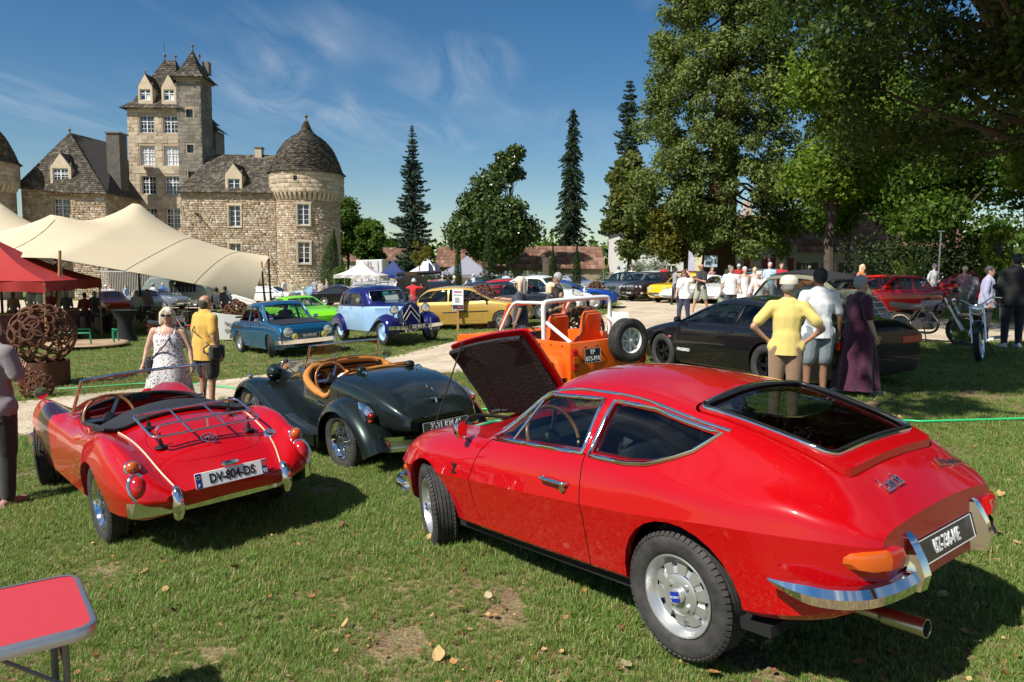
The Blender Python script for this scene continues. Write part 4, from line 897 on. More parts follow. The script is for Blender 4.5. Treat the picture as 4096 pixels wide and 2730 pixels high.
LM_CHE = leaf_mat('chestnut_leaf',(.05,.075,.018),(.17,.18,.045),.35,.45,.6)
LM_BRI = leaf_mat('bright_leaf',(.085,.14,.016),(.24,.31,.06),.45,.5,.5)
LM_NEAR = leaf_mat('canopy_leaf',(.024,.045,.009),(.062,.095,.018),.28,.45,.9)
LM_OLV = leaf_mat('olive_leaf',(.12,.15,.10),(.26,.29,.21),.2,.55,1.0)
def forest():
 cypress('leaning cypress against the foot of the castle round tower',-15.2,62,5.7,.75,1,.5)
 cypress('thin cypress left of the taller one on the lawn',-3.3,45,3.6,.24,2); cypress('tallest slim cypress in front of the magnolia',-1.33,42,4.7,.40,3); cypress('small slim cypress below the tall spruce',2.65,50,3.2,.26,4); cypress('short cypress nearest the blue muscle car',3.4,40,2.9,.25,5)
 crown_tree('lime_tree','rounded green tree just right of the castle tower',-20.2,92,10.8,3.4,1.0,15000,.36,LM_LIN,21,clumps=18); crown_tree('lime_tree','lower dark green tree between the round tree and the spruce',-17.0,90,8.0,2.6,.5,9000,.36,LM_LIN,22,clumps=12)
 conifer('spruce_tree','broad dark spruce left of the magnolia',-11.4,85,17.6,3.9,1.2,34000,LM_FIR,23,droop=.30,spray=.46,taper=.9,gap=.42)
 crown_tree('magnolia_tree','large glossy magnolia in the middle of the park',-2.2,74,11.6,5.2,1.2,26000,.42,LM_MAG,24,clumps=22,cs=.36,shell=.35); crown_tree('magnolia_tree','upper open branches of a tall magnolia against the sky',-.4,75.5,14.6,2.6,8.5,5200,.36,LM_MAG,25,clumps=11,cs=.34,shell=.3,tr=.15)
 conifer('spruce_tree','narrow tall spruce standing alone against the sky',6.5,85,19.6,2.5,2.2,28000,LM_DK,26,droop=.6,spray=.42,taper=.5,gap=.40,up_tip=.1)
 conifer('fir_tree','distant dark fir behind the chestnut tree',13.8,92,24.4,3.6,4,22000,LM_DK,27,droop=.25,spray=.6,taper=.55,gap=.6)
 crown_tree('chestnut_tree','tall yellow-green chestnut left of the giant sequoia',9.3,60,13.2,2.7,.8,17000,.36,LM_CHE,28,clumps=24,shape='egg',cs=.40); crown_tree('chestnut_tree','yellowing chestnut in front of the sequoia foot',11.3,49,8.6,2.5,1.5,11000,.28,LM_YEL,29,clumps=16,cs=.42)
 rng = np.random.default_rng(31); X,Y = 13.7,50; t = thing('sequoia_tree','giant sequoia with feathery green tufts and a thick red trunk','tree',(X,Y,gz(X))); b = MB(); b.tube([(0,0,-.3),(0,0,.6),(0,0,2),(.1,0,12),(.1,0,30)],[1.75,1.35,1.1,.75,.12],14); C = []; D = []
 for k in range(640):
  z = 2.6 + 27*rng.random()**.9; f = 1 - (z/31)**1.5; rad = (.55 + 5.6*f**.8)*(.62 + .42*rng.random()); a = rng.random()*6.283 if k % 5 < 2 else rng.normal(-1.75,.85)
  if z < 5: rad *= .8
  s = .6 + .6*rng.random(); x,y = rad*math.cos(a),rad*math.sin(a); C.append((x,y,z,s*.95,s*.95,s*.82))
  if k % 4 == 0: limb(b,(0,0,z + 1.2),(x*.9,y*.9,z),.11,.03,rng,4,.06)
 b.build('trunk',BARKR,t,50); P,d = in_clumps(C,150000,rng,.4); V,F = leaf_quads(P,.27,rng,d*.9 + np.array([0,0,.5]),.42,.75); link('crown',np_mesh(V,F),t,LM_SEQ)
 crown_tree('lime_tree','sunlit pale green lime right of the sequoia',17.2,41,15.5,4.4,4.2,17000,.30,LM_BRI,33,clumps=24,tr=.3,cs=.38); crown_tree('maple_tree','green maple with hanging branches over the cottages',20.5,46,9.6,3.6,3.4,11000,.28,LM_LIN,34,clumps=16); crown_tree('maple_tree','leafy maple behind the potted oleander',21.5,37,11.0,3.6,1.2,15000,.26,LM_LIN,35,clumps=18); crown_tree('lime_tree','tall shaded lime at the far right edge',30.5,42,16,5.2,.6,17000,.34,LM_LIN,36,clumps=22)
 crown_tree('maple_tree','bright yellow-green maple near the right edge',19.8,27.5,9.2,2.3,3.0,7000,.22,LM_BRI,37,clumps=14,cs=.40); crown_tree('lime_tree','dark lime filling the gap behind the hedge',26,52,17,5.5,.8,15000,.38,LM_LIN,38,clumps=20)
 crown_tree('ivy_tree','trunk wrapped in ivy at the right behind the lilac shirt',19.6,30.5,4.6,.62,.4,4200,.16,LM_BRI,39,clumps=10,tr=.3,cs=.6)
 rng = np.random.default_rng(41); X,Y = 14.6,20.5; t = thing('plane_tree','huge shady tree overhanging the right side with its trunk at the edge','tree',(X,Y,gz(X))); b = MB(); limb(b,(0,0,-.3),(-.5,-.2,6.5),.55,.38,rng,6,.03); C = []
 def cl(x,y,z,r,rz): C.append((x - X,y - Y,z - gz(X),r,r,rz))
 for k in range(260):
  a = rng.random()*6.283; q = rng.random()**.55; x,y = X - .5 + 9.6*q*math.cos(a),Y + 8.2*q*math.sin(a); zt = 7.0 + 6.5*(1 - q*q)**.5 + rng.normal(0,.8)
  if (x - 1.2)/y < .31: continue
  zlow = 5.1 + 2.0*q**2 + max(0,(x - X - 1))*.12; z = zlow + (zt + 5 - zlow)*rng.random(); cl(x,y,z,1.0 + .7*rng.random(),.75 + .4*rng.random())
 for x,y,z,r in ((9.0,21,7.6,1.0),(9.8,22,6.6,.9),(8.6,20.5,8.8,1.0),(10.6,21.5,5.9,.85),(11.4,20.5,5.4,.8),(12.2,21,5.0,.8),(13.0,19.5,5.2,.9),(11.8,18.5,6.4,1.0),(10.2,19,7.4,1.0),(14.3,19.0,5.6,1.0),(7.9,21.4,9.6,1.0)): cl(x,y,z,r,r*.85)
 for k in range(85):   # the high boughs that shade the rest
  cl(2.5 + 11*rng.random(),8.5 + 9.5*rng.random(),12.5 + 4.5*rng.random(),1.0 + .6*rng.random(),.7)
 for c in C[::3]: limb(b,(-.4*rng.random(),0,4.5 + 4*rng.random()),c[:3],.13,.02,rng,5,.07)
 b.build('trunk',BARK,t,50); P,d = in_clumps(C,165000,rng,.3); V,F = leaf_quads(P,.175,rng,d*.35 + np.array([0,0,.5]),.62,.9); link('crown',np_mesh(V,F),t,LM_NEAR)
 rng = np.random.default_rng(43); X,Y = 6.5,-2.5; t = thing('plane_tree','tall tree outside the view that shades the motorcycles','tree',(X,Y,gz(X))); b = MB(); limb(b,(0,0,-.3),(-1,1.5,9),.4,.25,rng,6,.03); C = []
 for k in range(64):
  a = rng.random()*6.283; q = rng.random()**.5*4.3; C.append((2.0 + q*math.cos(a) - X,4.75 + q*.95*math.sin(a) - Y,11.2 + rng.normal(0,1.0) - gz(X),.75 + .45*rng.random(),.75 + .45*rng.random(),.6))
 for c in C[::2]: limb(b,(-1,1.5,8),c[:3],.12,.03,rng,5,.05)
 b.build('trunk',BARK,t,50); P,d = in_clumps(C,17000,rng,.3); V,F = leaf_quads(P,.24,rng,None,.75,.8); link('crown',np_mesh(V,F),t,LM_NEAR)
 crown_tree('lime_tree','broad lime closing the view at the right edge',33,34,13,5.0,.4,13000,.34,LM_LIN,44,clumps=20); crown_tree('lime_tree','tall background lime behind the cottages',37,72,17,6.5,1,12000,.5,LM_LIN,45,clumps=20)
 for i,(x,y,rx,h,lb) in enumerate(((10.2,57,1.6,2.6,'round silver-leaved olive before the white house'),(7.0,56,.9,1.4,'small grey-green olive shrub left of the larger olive'),(1.7,58,1.0,1.5,'low olive shrub below the magnolia'),(-.8,60,1.0,1.6,'low grey shrub beside the brick barn'))): bush('olive_shrub',lb,x,y,rx,h,2600,.16,LM_OLV,50 + i,group='grey olives beyond the cars')
 bush('laurel_hedge','green hedge in front of the grey awning',-5.9,51,2.4,1.9,5200,.16,LM_LIN,60,.8,'hedge'); bush('dark_hedge','tall dark clipped hedge behind the red convertible',20,35.5,4.5,3.2,9000,.16,leaf_mat('hedge_leaf',(.018,.032,.010),(.045,.07,.02),.15),61,.8,'hedge'); bush('laurel_shrub','bushy shrub beside the white lorry',-13.8,60,1.0,2.6,2400,.18,LM_LIN,62)
 crown_tree('young_tree','thin bronze-leaved young tree left of the grey awning',-6.2,50,4.0,.9,1.8,900,.15,LM_YEL,63,clumps=7,tr=.04)
 rng = np.random.default_rng(70); C = []
 for k in range(120):
  x = rng.uniform(-190,190); C.append((x,150 + rng.uniform(-14,14),2.6 + rng.random()*2.4 + (3.2 if x > 20 else 0),5.5,4,3.0 + 2*rng.random()))
 P,d = in_clumps(C,26000,rng,.6); P[:,2] = np.maximum(P[:,2],-1); V,F = leaf_quads(P,1.3,rng,d*.6 + np.array([0,0,.3])); tag(link('far_wood',np_mesh(V,F),None,LM_LIN),'far belt of woodland closing the horizon','woodland',kind='stuff')
forest()
def red_coupe():
 root = thing('coupe_car','red fastback coupe in the foreground with its bonnet propped open','car',mat4=on_ground(1.392,3.794,127.04,.053 + .001,-.109,-2.607))
 RED = paint('signal_red',(.42,.0015,.004),dirt=.16)
 S = dict(
  bot=[(-.875,.46),(-.7,.36),(-.4,.30),(.3,.27),(1.7,.26),(2.5,.27),(2.8,.30),(3.0,.40)],
  wb=[(-.875,.46),(-.765,.585),(-.6,.66),(-.3,.705),(.3,.715),(1.6,.715),(2.2,.705),(2.6,.66),(2.85,.54),(3.0,.36)],
  wid=[(-.875,.50),(-.838,.555),(-.748,.625),(-.6,.685),(-.35,.745),(.1,.775),(.8,.785),(1.7,.778),(2.2,.765),(2.55,.715),(2.8,.63),(2.94,.52),(3.0,.40)],
  zw=[(-.875,.672),(-.7,.695),(-.4,.70),(.3,.66),(1.0,.632),(1.8,.605),(2.4,.585),(3.0,.56)],
  wsh=[(-.875,.478),(-.838,.535),(-.748,.60),(-.6,.655),(-.3,.715),(.2,.752),(.8,.757),(1.7,.745),(2.2,.71),(2.55,.655),(2.8,.56),(3.0,.37)],
  zsh=[(-.875,.70),(-.722,.765),(-.5,.81),(-.1,.80),(.5,.765),(1.7,.745),(2.2,.745),(2.6,.705),(3.0,.60)],
  wbelt=[(-.875,.44),(-.82,.495),(-.722,.54),(-.5,.60),(-.2,.655),(.15,.705),(.6,.712),(1.45,.69),(1.75,.645),(2.2,.585),(2.55,.53),(2.85,.43),(3.0,.33)],
  belt=[(-.875,.715),(-.722,.80),(-.5,.87),(-.2,.89),(.15,.872),(.6,.868),(1.45,.858),(1.75,.85),(2.2,.825),(2.6,.775),(2.85,.70),(3.0,.625)],
  wr=[(-.875,.38),(-.765,.42),(-.6,.455),(-.3,.485),(0,.49),(.6,.468),(1.0,.465),(1.16,.475),(1.35,.53),(1.6,.60),(1.75,.57),(2.2,.46),(2.6,.40),(2.85,.32),(3.0,.22)],
  zr=[(-.875,.725),(-.765,.81),(-.65,.90),(-.3,1.03),(0,1.11),(.35,1.155),(.7,1.175),(1.0,1.168),(1.16,1.13),(1.35,1.00),(1.6,.865),(1.75,.857),(2.2,.845),(2.6,.79),(2.85,.71),(3.0,.63)],
  top=[(-.875,.745),(-.765,.85),(-.66,.925),(-.3,1.085),(.05,1.195),(.4,1.26),(.75,1.285),(1.0,1.272),(1.18,1.235),(1.5,1.06),(1.8,.905),(1.95,.885),(2.3,.862),(2.6,.82),(2.85,.735),(3.0,.64)])
 B = Body(S,-.875,3.0,80,5,end=.13)
 dwin = [(1.475,.888),(.635,.905),(.645,1.145),(1.10,1.14),(1.19,1.10)]
 qwin = [(.545,1.140),(.25,1.118),(-.13,1.045)] + [(-.13 + .30*t,1.045 - .135*t**.6) for t in (.25,.5,.75,1)] + [(.3,.898),(.555,.903)]
 wsc = rounded([(-.585,.90),(.585,.90),(.452,1.172),(-.452,1.172)],.05); hg = rounded([(.03,-.42),(.03,.42),(-.585,.35),(-.585,-.35)],.05)
 hatch = rounded([(.06,-.462),(.06,.462),(-.3,.43),(-.68,.40),(-.68,-.40),(-.3,-.43)],.07)
 bon = rounded([(1.96,-.43),(1.96,.40),(2.88,.36),(2.88,-.38)],.06)
 door = [(.585,.30),(1.50,.29),(1.60,.45),(1.595,.62),(1.535,.80),(1.495,.876),(.60,.886),(.575,.62)]
 door = [(.60,.29),(1.60,.285),(1.66,.45),(1.65,.62),(1.57,.80),(1.50,.872),(.60,.895),(.575,.60)]
 bay = box_cut(1.97,2.80,-.40,.40,.45,1.0,m=2)
 spec = dict(cavity=(-.62,1.80,.36),thick=.042,arches=[arch(-.01,.30,.365,.345),arch(2.27,.30,.36,.36)],
    windows=[('side_window',side_cut(dwin,.2,1.2)),('quarter_window',side_cut(qwin,.2,1.2)),('windscreen',front_cut(wsc,1.02,2.1)),('tailgate_glass',top_cut(hg,.7,1.5))],
    panels=[('bonnet',top_cut(bon,.70,1.2,2),top_cut(grow(bon,-.004),.70,1.2,2)),('tailgate',top_cut(grow(hatch,.008),.80,1.5,2),top_cut(grow(hatch,-.008),.84,1.5,0)),
      ('door',side_cut(door,.5,1.3,2),side_cut(grow(door,-.007),.5,1.3,2))],ang=15,thin=('bonnet',),glassmat={'side_window': GLASSM,'quarter_window': GLASSM,'tailgate_glass': GLASSD})
 spec['post'] = [bay]
 P = build_shell(B,spec,root,[RED,DARK,INTER]); body = P['body']
 for k in ('tailgate','tailgate_glass'):
  M = Matrix.Translation((.05,0,1.19)) @ Matrix.Rotation(R(2.0),4,'Y') @ Matrix.Translation((-.05,0,-1.19)); P[k].data.transform(M)
 hp = B.topp(dens(grow(hg,.012),.05),.004); hp = [tuple(M @ Vector(p)) for p in hp]
 trim(P['tailgate'],hp,.011,CHROME,'glass_trim'); trim(P['tailgate'],[tuple(M @ Vector(p)) for p in B.topp(dens(grow(hg,-.004),.05),.002)],.010,BLACKT,'glass_seal')
 bo = P['bonnet']; hinge = Vector((2.4,-.42,.79)); bo.data.transform(Matrix.Translation(hinge) @ Matrix.Rotation(R(57),4,'X') @ Matrix.Translation(-hinge))
 b = MB(); q = grow(bon,-.03); mx = Matrix.Translation(hinge) @ Matrix.Rotation(R(57),4,'X') @ Matrix.Translation(-hinge)
 lin = B.topp(q,-.055); cen = (2.39,0,B.z(2.39,0) - .06); b.add(lin + [cen],[(i,(i+1) % len(lin),len(lin)) for i in range(len(lin))],M=mx)
 b.tube([mx @ Vector(p) for p in B.topp(dens(grow(bon,-.05),.08),-.065)],.022,8,True); b.build('bonnet_lining',mat('black_lining',(.012,.012,.012),.5,bump=(60,.9)),bo,40)
 b = MB()
 for i in range(9): b.box((2.05 + .0,-.2 + i*.05,B.z(2.05,0) - .066),(.10,.026,.006),M=mx)
 b.build('vent_grille',mat('dark_mesh',(.05,.045,.04),.6),bo)
 MB().cyl(mx @ Vector((2.62,.40,.70)),Vector((2.80,.36,.70)),.006).build('bonnet_prop',BLACKT,root)
 for sg in (1,-1):
  trim(root,B.side(dens(grow(dwin,.010),.05),.004,sg),.0135,CHROME,'window_trim'); trim(root,B.side(dens(grow(qwin,.012),.05),.005,sg),.0135,CHROME,'window_trim')
  trim(root,B.side([(1.035,.90),(1.13,1.13)][::-1] if False else [(1.17,1.115),(1.265,.895)],.002,sg),.008,CHROME,'vent_bar',False)
  rail = [(1.56,.905),(1.40,.995),(1.22,1.12),(1.10,1.165),(.9,1.188),(.6,1.185),(.3,1.158),(0,1.10),(-.19,1.062)]
  trim(root,B.side([(p.x,p.y) for p in smooth_path([(a,c,0) for a,c in rail],4)],.006,sg),.0095,CHROME,'drip_rail',False)
  hy = B.y(.74,.73)
  b = MB(); b.tube(smooth_path([(.90,sg*(hy - .005),.742),(.88,sg*(hy + .028),.745),(.80,sg*(hy + .032),.742),(.70,sg*(hy + .03),.738),(.685,sg*(hy),.735)],4),.011,8)
  b.cyl((.715,sg*(hy - .01),.705),(.715,sg*(hy + .022),.705),.020,n=12); b.build('door_handle',CHROME,root)
  b = MB(); b.ball((2.66,sg*(B.y(2.66,.53) - .002),.53),(.045,.014,.022),12,8); b.build('side_marker',LENS_O,root)
  b = MB()
  def ring(y,xf,z0,z1): return [(xf + .09,sg*y,z0),(xf,sg*y,z0 + .010),(xf - .006,sg*y,(z0+z1)/2),(xf + .004,sg*y,z1 - .012),(xf + .09,sg*y,z1)]
  b.loft([ring(.605,-.80,.605,.645),ring(.592,-.832,.585,.66),ring(.56,-.868,.577,.667),ring(.49,-.902,.574,.669)],m=0)
  b.loft([ring(.489,-.902,.574,.669),ring(.45,-.912,.574,.669),ring(.405,-.912,.58,.664)],m=1)
  b.build('tail_lamp',[LENS_O,LENS_R],root,25)
  path = [(-.53,.765,.535),(-.63,.74,.512),(-.725,.69,.492),(-.80,.615,.482),(-.85,.52,.482),(-.882,.40,.492),(-.892,.31,.50)]
  rings = []
  for i,p in enumerate(smooth_path(path,4)):
   k = min(1,.12 + i*.16); d = Vector((-.3 - .7*min(1,i/14),.9 - .9*min(1,i/16),0)).normalized(); o = Vector((p.x,p.y,p.z)); hh = .045*k; t = .045*k
   ring = [o - d*.02,o - d*.005 + Vector((0,0,hh)),o + d*t*.6 + Vector((0,0,hh*.9)),o + d*t + Vector((0,0,hh*.15)),o + d*t*.75 - Vector((0,0,hh*.75)),o - Vector((0,0,hh))]
   rings.append([(v.x,sg*v.y,v.z) for v in ring])
  b = MB(); b.loft(rings); b.build('rear_bumper',CHROME,root,22)
  b = MB(); b.loft([[(x,sg*y,z) for x,y in ((x0 + .08,.345),(x0 - .005,.332),(x0 - .01,.285),(x0 + .08,.262))] for x0,z in ((-.925,.455),(-.945,.52),(-.93,.58),(-.905,.635),(-.885,.672))] + [[(x,sg*y,.69) for x,y in ((-.83,.312),(-.868,.31),(-.868,.298),(-.83,.295))]]); b.build('bumper_blade',CHROME,root,30)
  b = MB(); b.tube(smooth_path([(2.62,sg*.72,.40),(2.83,sg*.66,.40),(2.98,sg*.50,.40),(3.06,sg*.30,.40)],4),.035,8); b.build('front_bumper',CHROME,root,60)
  for k in (0,1):
   b = MB(); b.lathe([(.001,.03),(.05,.022),(.07,0),(.074,-.03),(.06,-.05)],20,M=Matrix.Translation((2.965 - .06*k,sg*(.28 + .15*k),.60)) @ Matrix.Rotation(R(90),4,'Y')); b.build('headlight',LENS_C,root)
 b = MB(); Mm = Matrix.Translation((1.745,.735,.92)) @ Matrix.Rotation(R(28),4,'Z') @ Matrix.Rotation(R(-90),4,'Y')
 b.lathe([(.062,.006),(.066,0),(.06,-.02),(.035,-.045),(.001,-.055)],28,M=Mm); b.tube([(1.745,.72,.865),(1.775,.66,.83),(1.75,.60,.845)],.008)
 mm = b.build('wing_mirror',CHROME,root,40); MB().lathe([(.001,.004),(.060,.004)],28,M=Mm).build('mirror_glass',mat('mirror',(.9,.9,.9),.01,1),mm)
 SCR = mat('badge_chrome',(.85,.83,.80),.12,1)
 def deck(x,y): return Vector((x,y,B.z(x,y)))
 p = deck(-.765,.20); u = (deck(-.70,.20) - p).normalized()
 text('script_badge','Lancia',.105,SCR,root,frame(p + Vector((0,0,.008)),(p - deck(-.765,.30)).normalized(),u),.004,sx=.52,bold=.0008)
 p = deck(-.765,-.33); text('script_badge','fulvia sport s',.07,SCR,root,frame(p + Vector((0,0,.008)),(deck(-.765,-.40) - p).normalized(),(deck(-.70,-.33) - p).normalized()),.004,sx=.62,shear=.4,bold=.0008)
 yz = B.y(1.83,.66); text('script_badge','Z',.085,BLACKT,root,frame((1.83,yz + .004,.655),(-1,.01,0),(0,-.12,1)),.004,bold=.003)
 plate(root,'BZ-736-ME',frame((-.893,.0,.575),(0,-1,0),(.2,0,1)),.52,.11,True,.078,.66)
 b = MB(); b.tube([(-.1,.18,.25),(-.5,.20,.25),(-.72,.205,.25)],.03,14); b.lathe([(.001,0),(.03,0),(.034,.001),(.04,.02),(.04,.19),(.036,.19),(.034,.05),(.001,.05)],20,M=Matrix.Translation((-.70,.205,.25)) @ Matrix.Rotation(R(-90),4,'Y')); b.build('exhaust_pipe',STEEL,root,40)
 b = MB(); b.box((1.0,0,.24),(2.9,1.30,.05)); b.cyl((-.01,-.6,.28),(-.01,.6,.28),.04); b.build('underbody',DARK,root)
 wm = (SILVER,DARK,mat('cap_blue',(.55,.55,.56),.12,1))
 for x,st in ((0,0),(2.30,-20)):
  for lf in (1,-1):
   w_ = wheel(root,'slot',.298,.175,(x,lf*(.655 if x == 0 else .645),.298),lf > 0,st,wm,rr=.665)
   b = MB(); b.box((0,0,.0835),(.048,.048,.004)); b.build('cap_badge',mat('badge_blue',(.01,.03,.30),.3),w_,rot=(0,0,R(12))); text('lettering','LANCIA',.016,LET_W,w_,Matrix.Rotation(R(12),4,'Z') @ Matrix.Translation((0,0,.0875)),.0005)
 steering_wheel(root,(1.27,.36,.86),.195,66,WOOD,3,STEEL)
 for y in (.34,-.34): seat(root,.78,y,.36,LEATHER,.48,.50)
 MB().box((.0,0,.56),(.3,1.1,.36),bev=.06).build('rear_bench',LEATHER,root)
 b = MB(); b.box((1.62,0,.76),(.34,1.2,.16),bev=.04); b.build('dashboard',LEATHER,root)
 b = MB(); b.box((1.32,-.02,1.12),(.02,.20,.06),bev=.01); b.cyl((1.33,-.02,1.12),(1.30,-.02,1.20),.005); b.build('rear_view_mirror',BLACKT,root)
 MB().box((-.40,0,.62),(.55,1.0,.04),bev=.02).build('load_floor',LEATHER,root)
 b = MB(); b.box((2.35,0,.60),(.55,.40,.22),bev=.03); b.box((2.2,.15,.74),(.18,.2,.10),bev=.02); b.cyl((2.1,-.12,.72),(2.1,.25,.74),.05,n=12); b.cyl((2.5,.2,.68),(2.5,.2,.80),.05,n=12)
 b.tube(smooth_path([(2.0,.3,.76),(2.2,.36,.82),(2.4,.3,.80),(2.55,.1,.84),(2.5,-.2,.78)],5),.014); b.build('engine',mat('oily_metal',(.16,.14,.12),.4,.8,noise=(18,.8)),root)
 MB().tube(smooth_path([(1.98,.1,.80),(2.05,.22,.86),(2.2,.25,.83),(2.3,.4,.80)],5),.012).build('engine_hose',mat('green_hose',(.02,.22,.10),.5),root)
 M = root.matrix_world.copy(); c = M @ Vector((-.47,.16,.645))
 jug = thing('water_can','translucent plastic can with blue cap inside the red coupe under the tailgate glass','can',mat4=Matrix.Translation(c) @ Matrix.Rotation(R(127),4,'Z'))
 b = MB(); b.loft([[(x*s_,y*s_,z) for x,y in ((-.07,-.12),(.07,-.12),(.07,.10),(-.07,.10))] for z,s_ in ((0,.92),(.02,1),(.10,1),(.14,.75))]); b.tube(smooth_path([(0,-.11,.10),(0,-.11,.17),(0,-.02,.175),(0,.05,.13)],4),.018); b.cyl((0,.06,.12),(0,.06,.16),.03,n=14)
 b.build('can_body',mat('milky_plastic',(.62,.66,.68),.4),jug,50); b = MB(); b.cyl((0,.06,.158),(0,.06,.195),.034,n=18); b.build('cap',mat('blue_cap',(.01,.04,.42),.35),jug,30)
 return root
red_coupe()
def wing(parent,path,prof,m,name='wing',n=5,th=.012,sg=1,centre=None):
 """mudguard: path of (x, z) points over a wheel, prof of (y, lift along the normal) from inner to outer edge"""
 P = smooth_path([(a,0,c) for a,c in path],n); rings = []
 for i,p in enumerate(P):
  t = P[min(i+1,len(P)-1)] - P[max(i-1,0)]; nn = Vector((-t.z,0,t.x)).normalized()
  if nn.z < -.2 and centre is None: nn = -nn
  if centre is not None and nn.dot(p - Vector((centre[0],0,centre[1]))) < 0: nn = -nn
  f = i / (len(P) - 1); pr = prof(f) if callable(prof) else prof
  cr = smooth_path([(0,y,l) for y,l in pr],3)
  rings.append([(p.x + nn.x*q.z,sg*q.y,p.z + nn.z*q.z) for q in cr])
 b = MB(); b.loft(rings,closed=False); me = run_mods(b.mesh(),[('SOLIDIFY',dict(thickness=th,offset=-1 if sg > 0 else 1))])
 return link(name,autosmooth(me,40),parent,m)
def lamp(parent,loc,r,m=None,name='headlight',depth=.6,shell=None,d=(1,0,0)):
 M = Matrix.Translation(loc) @ Vector(d).to_track_quat('Z','Y').to_matrix().to_4x4()
 b = MB(); b.lathe([(.001,-r*depth*1.6),(r*.6,-r*depth*1.3),(r*.95,-r*depth*.3),(r*1.02,0),(r*1.0,r*.1),(r*.9,r*.1)],24,M=M); o = b.build(name,shell or CHROME,parent,40)
 b = MB(); b.lathe([(r*.92,r*.08),(r*.7,r*.2),(r*.35,r*.28),(.001,r*.3)],24,M=M); b.build('lens',m or LENS_C,o,60); return o
def bumper(parent,pts,h=.05,t=.035,m=None,name='bumper',n=5):
 rings = []; P = smooth_path(pts,n)
 for i,p in enumerate(P):
  tg = P[min(i+1,len(P)-1)] - P[max(i-1,0)]; o = Vector((tg.y,-tg.x,0)).normalized()
  rings.append([tuple(p + o*a*t + Vector((0,0,c*h))) for a,c in ((-.3,-1),(.55,-.92),(1,-.35),(1.05,0),(1,.35),(.55,.92),(-.3,1))])
 return MB().loft(rings).build(name,m or CHROME,parent,30)
def mir(pts): return [(x,-y,z) for x,y,z in pts[::-1]]
def screen(parent,base,top,bow,r=.014,m=None,gm=None,n=10,uprights=True):
 """open car windscreen: base and top are (x, half width, z), bowed forward by bow in the middle"""
 def row(p): return [(p[0] + bow*(1 - (k/n*2 - 1)**2),p[1]*(1 - 2*k/n),p[2] + .0*k) for k in range(n+1)]
 a,b_ = row(base),row(top); g = MB(); g.loft([a,b_],closed=False); o = link('windscreen',autosmooth(g.mesh(),60),parent,gm or glass('clear_glass',(.80,.84,.82)))
 f = MB(); f.tube([a[0]] + b_ + [a[-1]] if uprights else b_,r,8); f.tube(a,r*.7,6); f.build('windscreen_frame',m or CHROME,o,50); return o
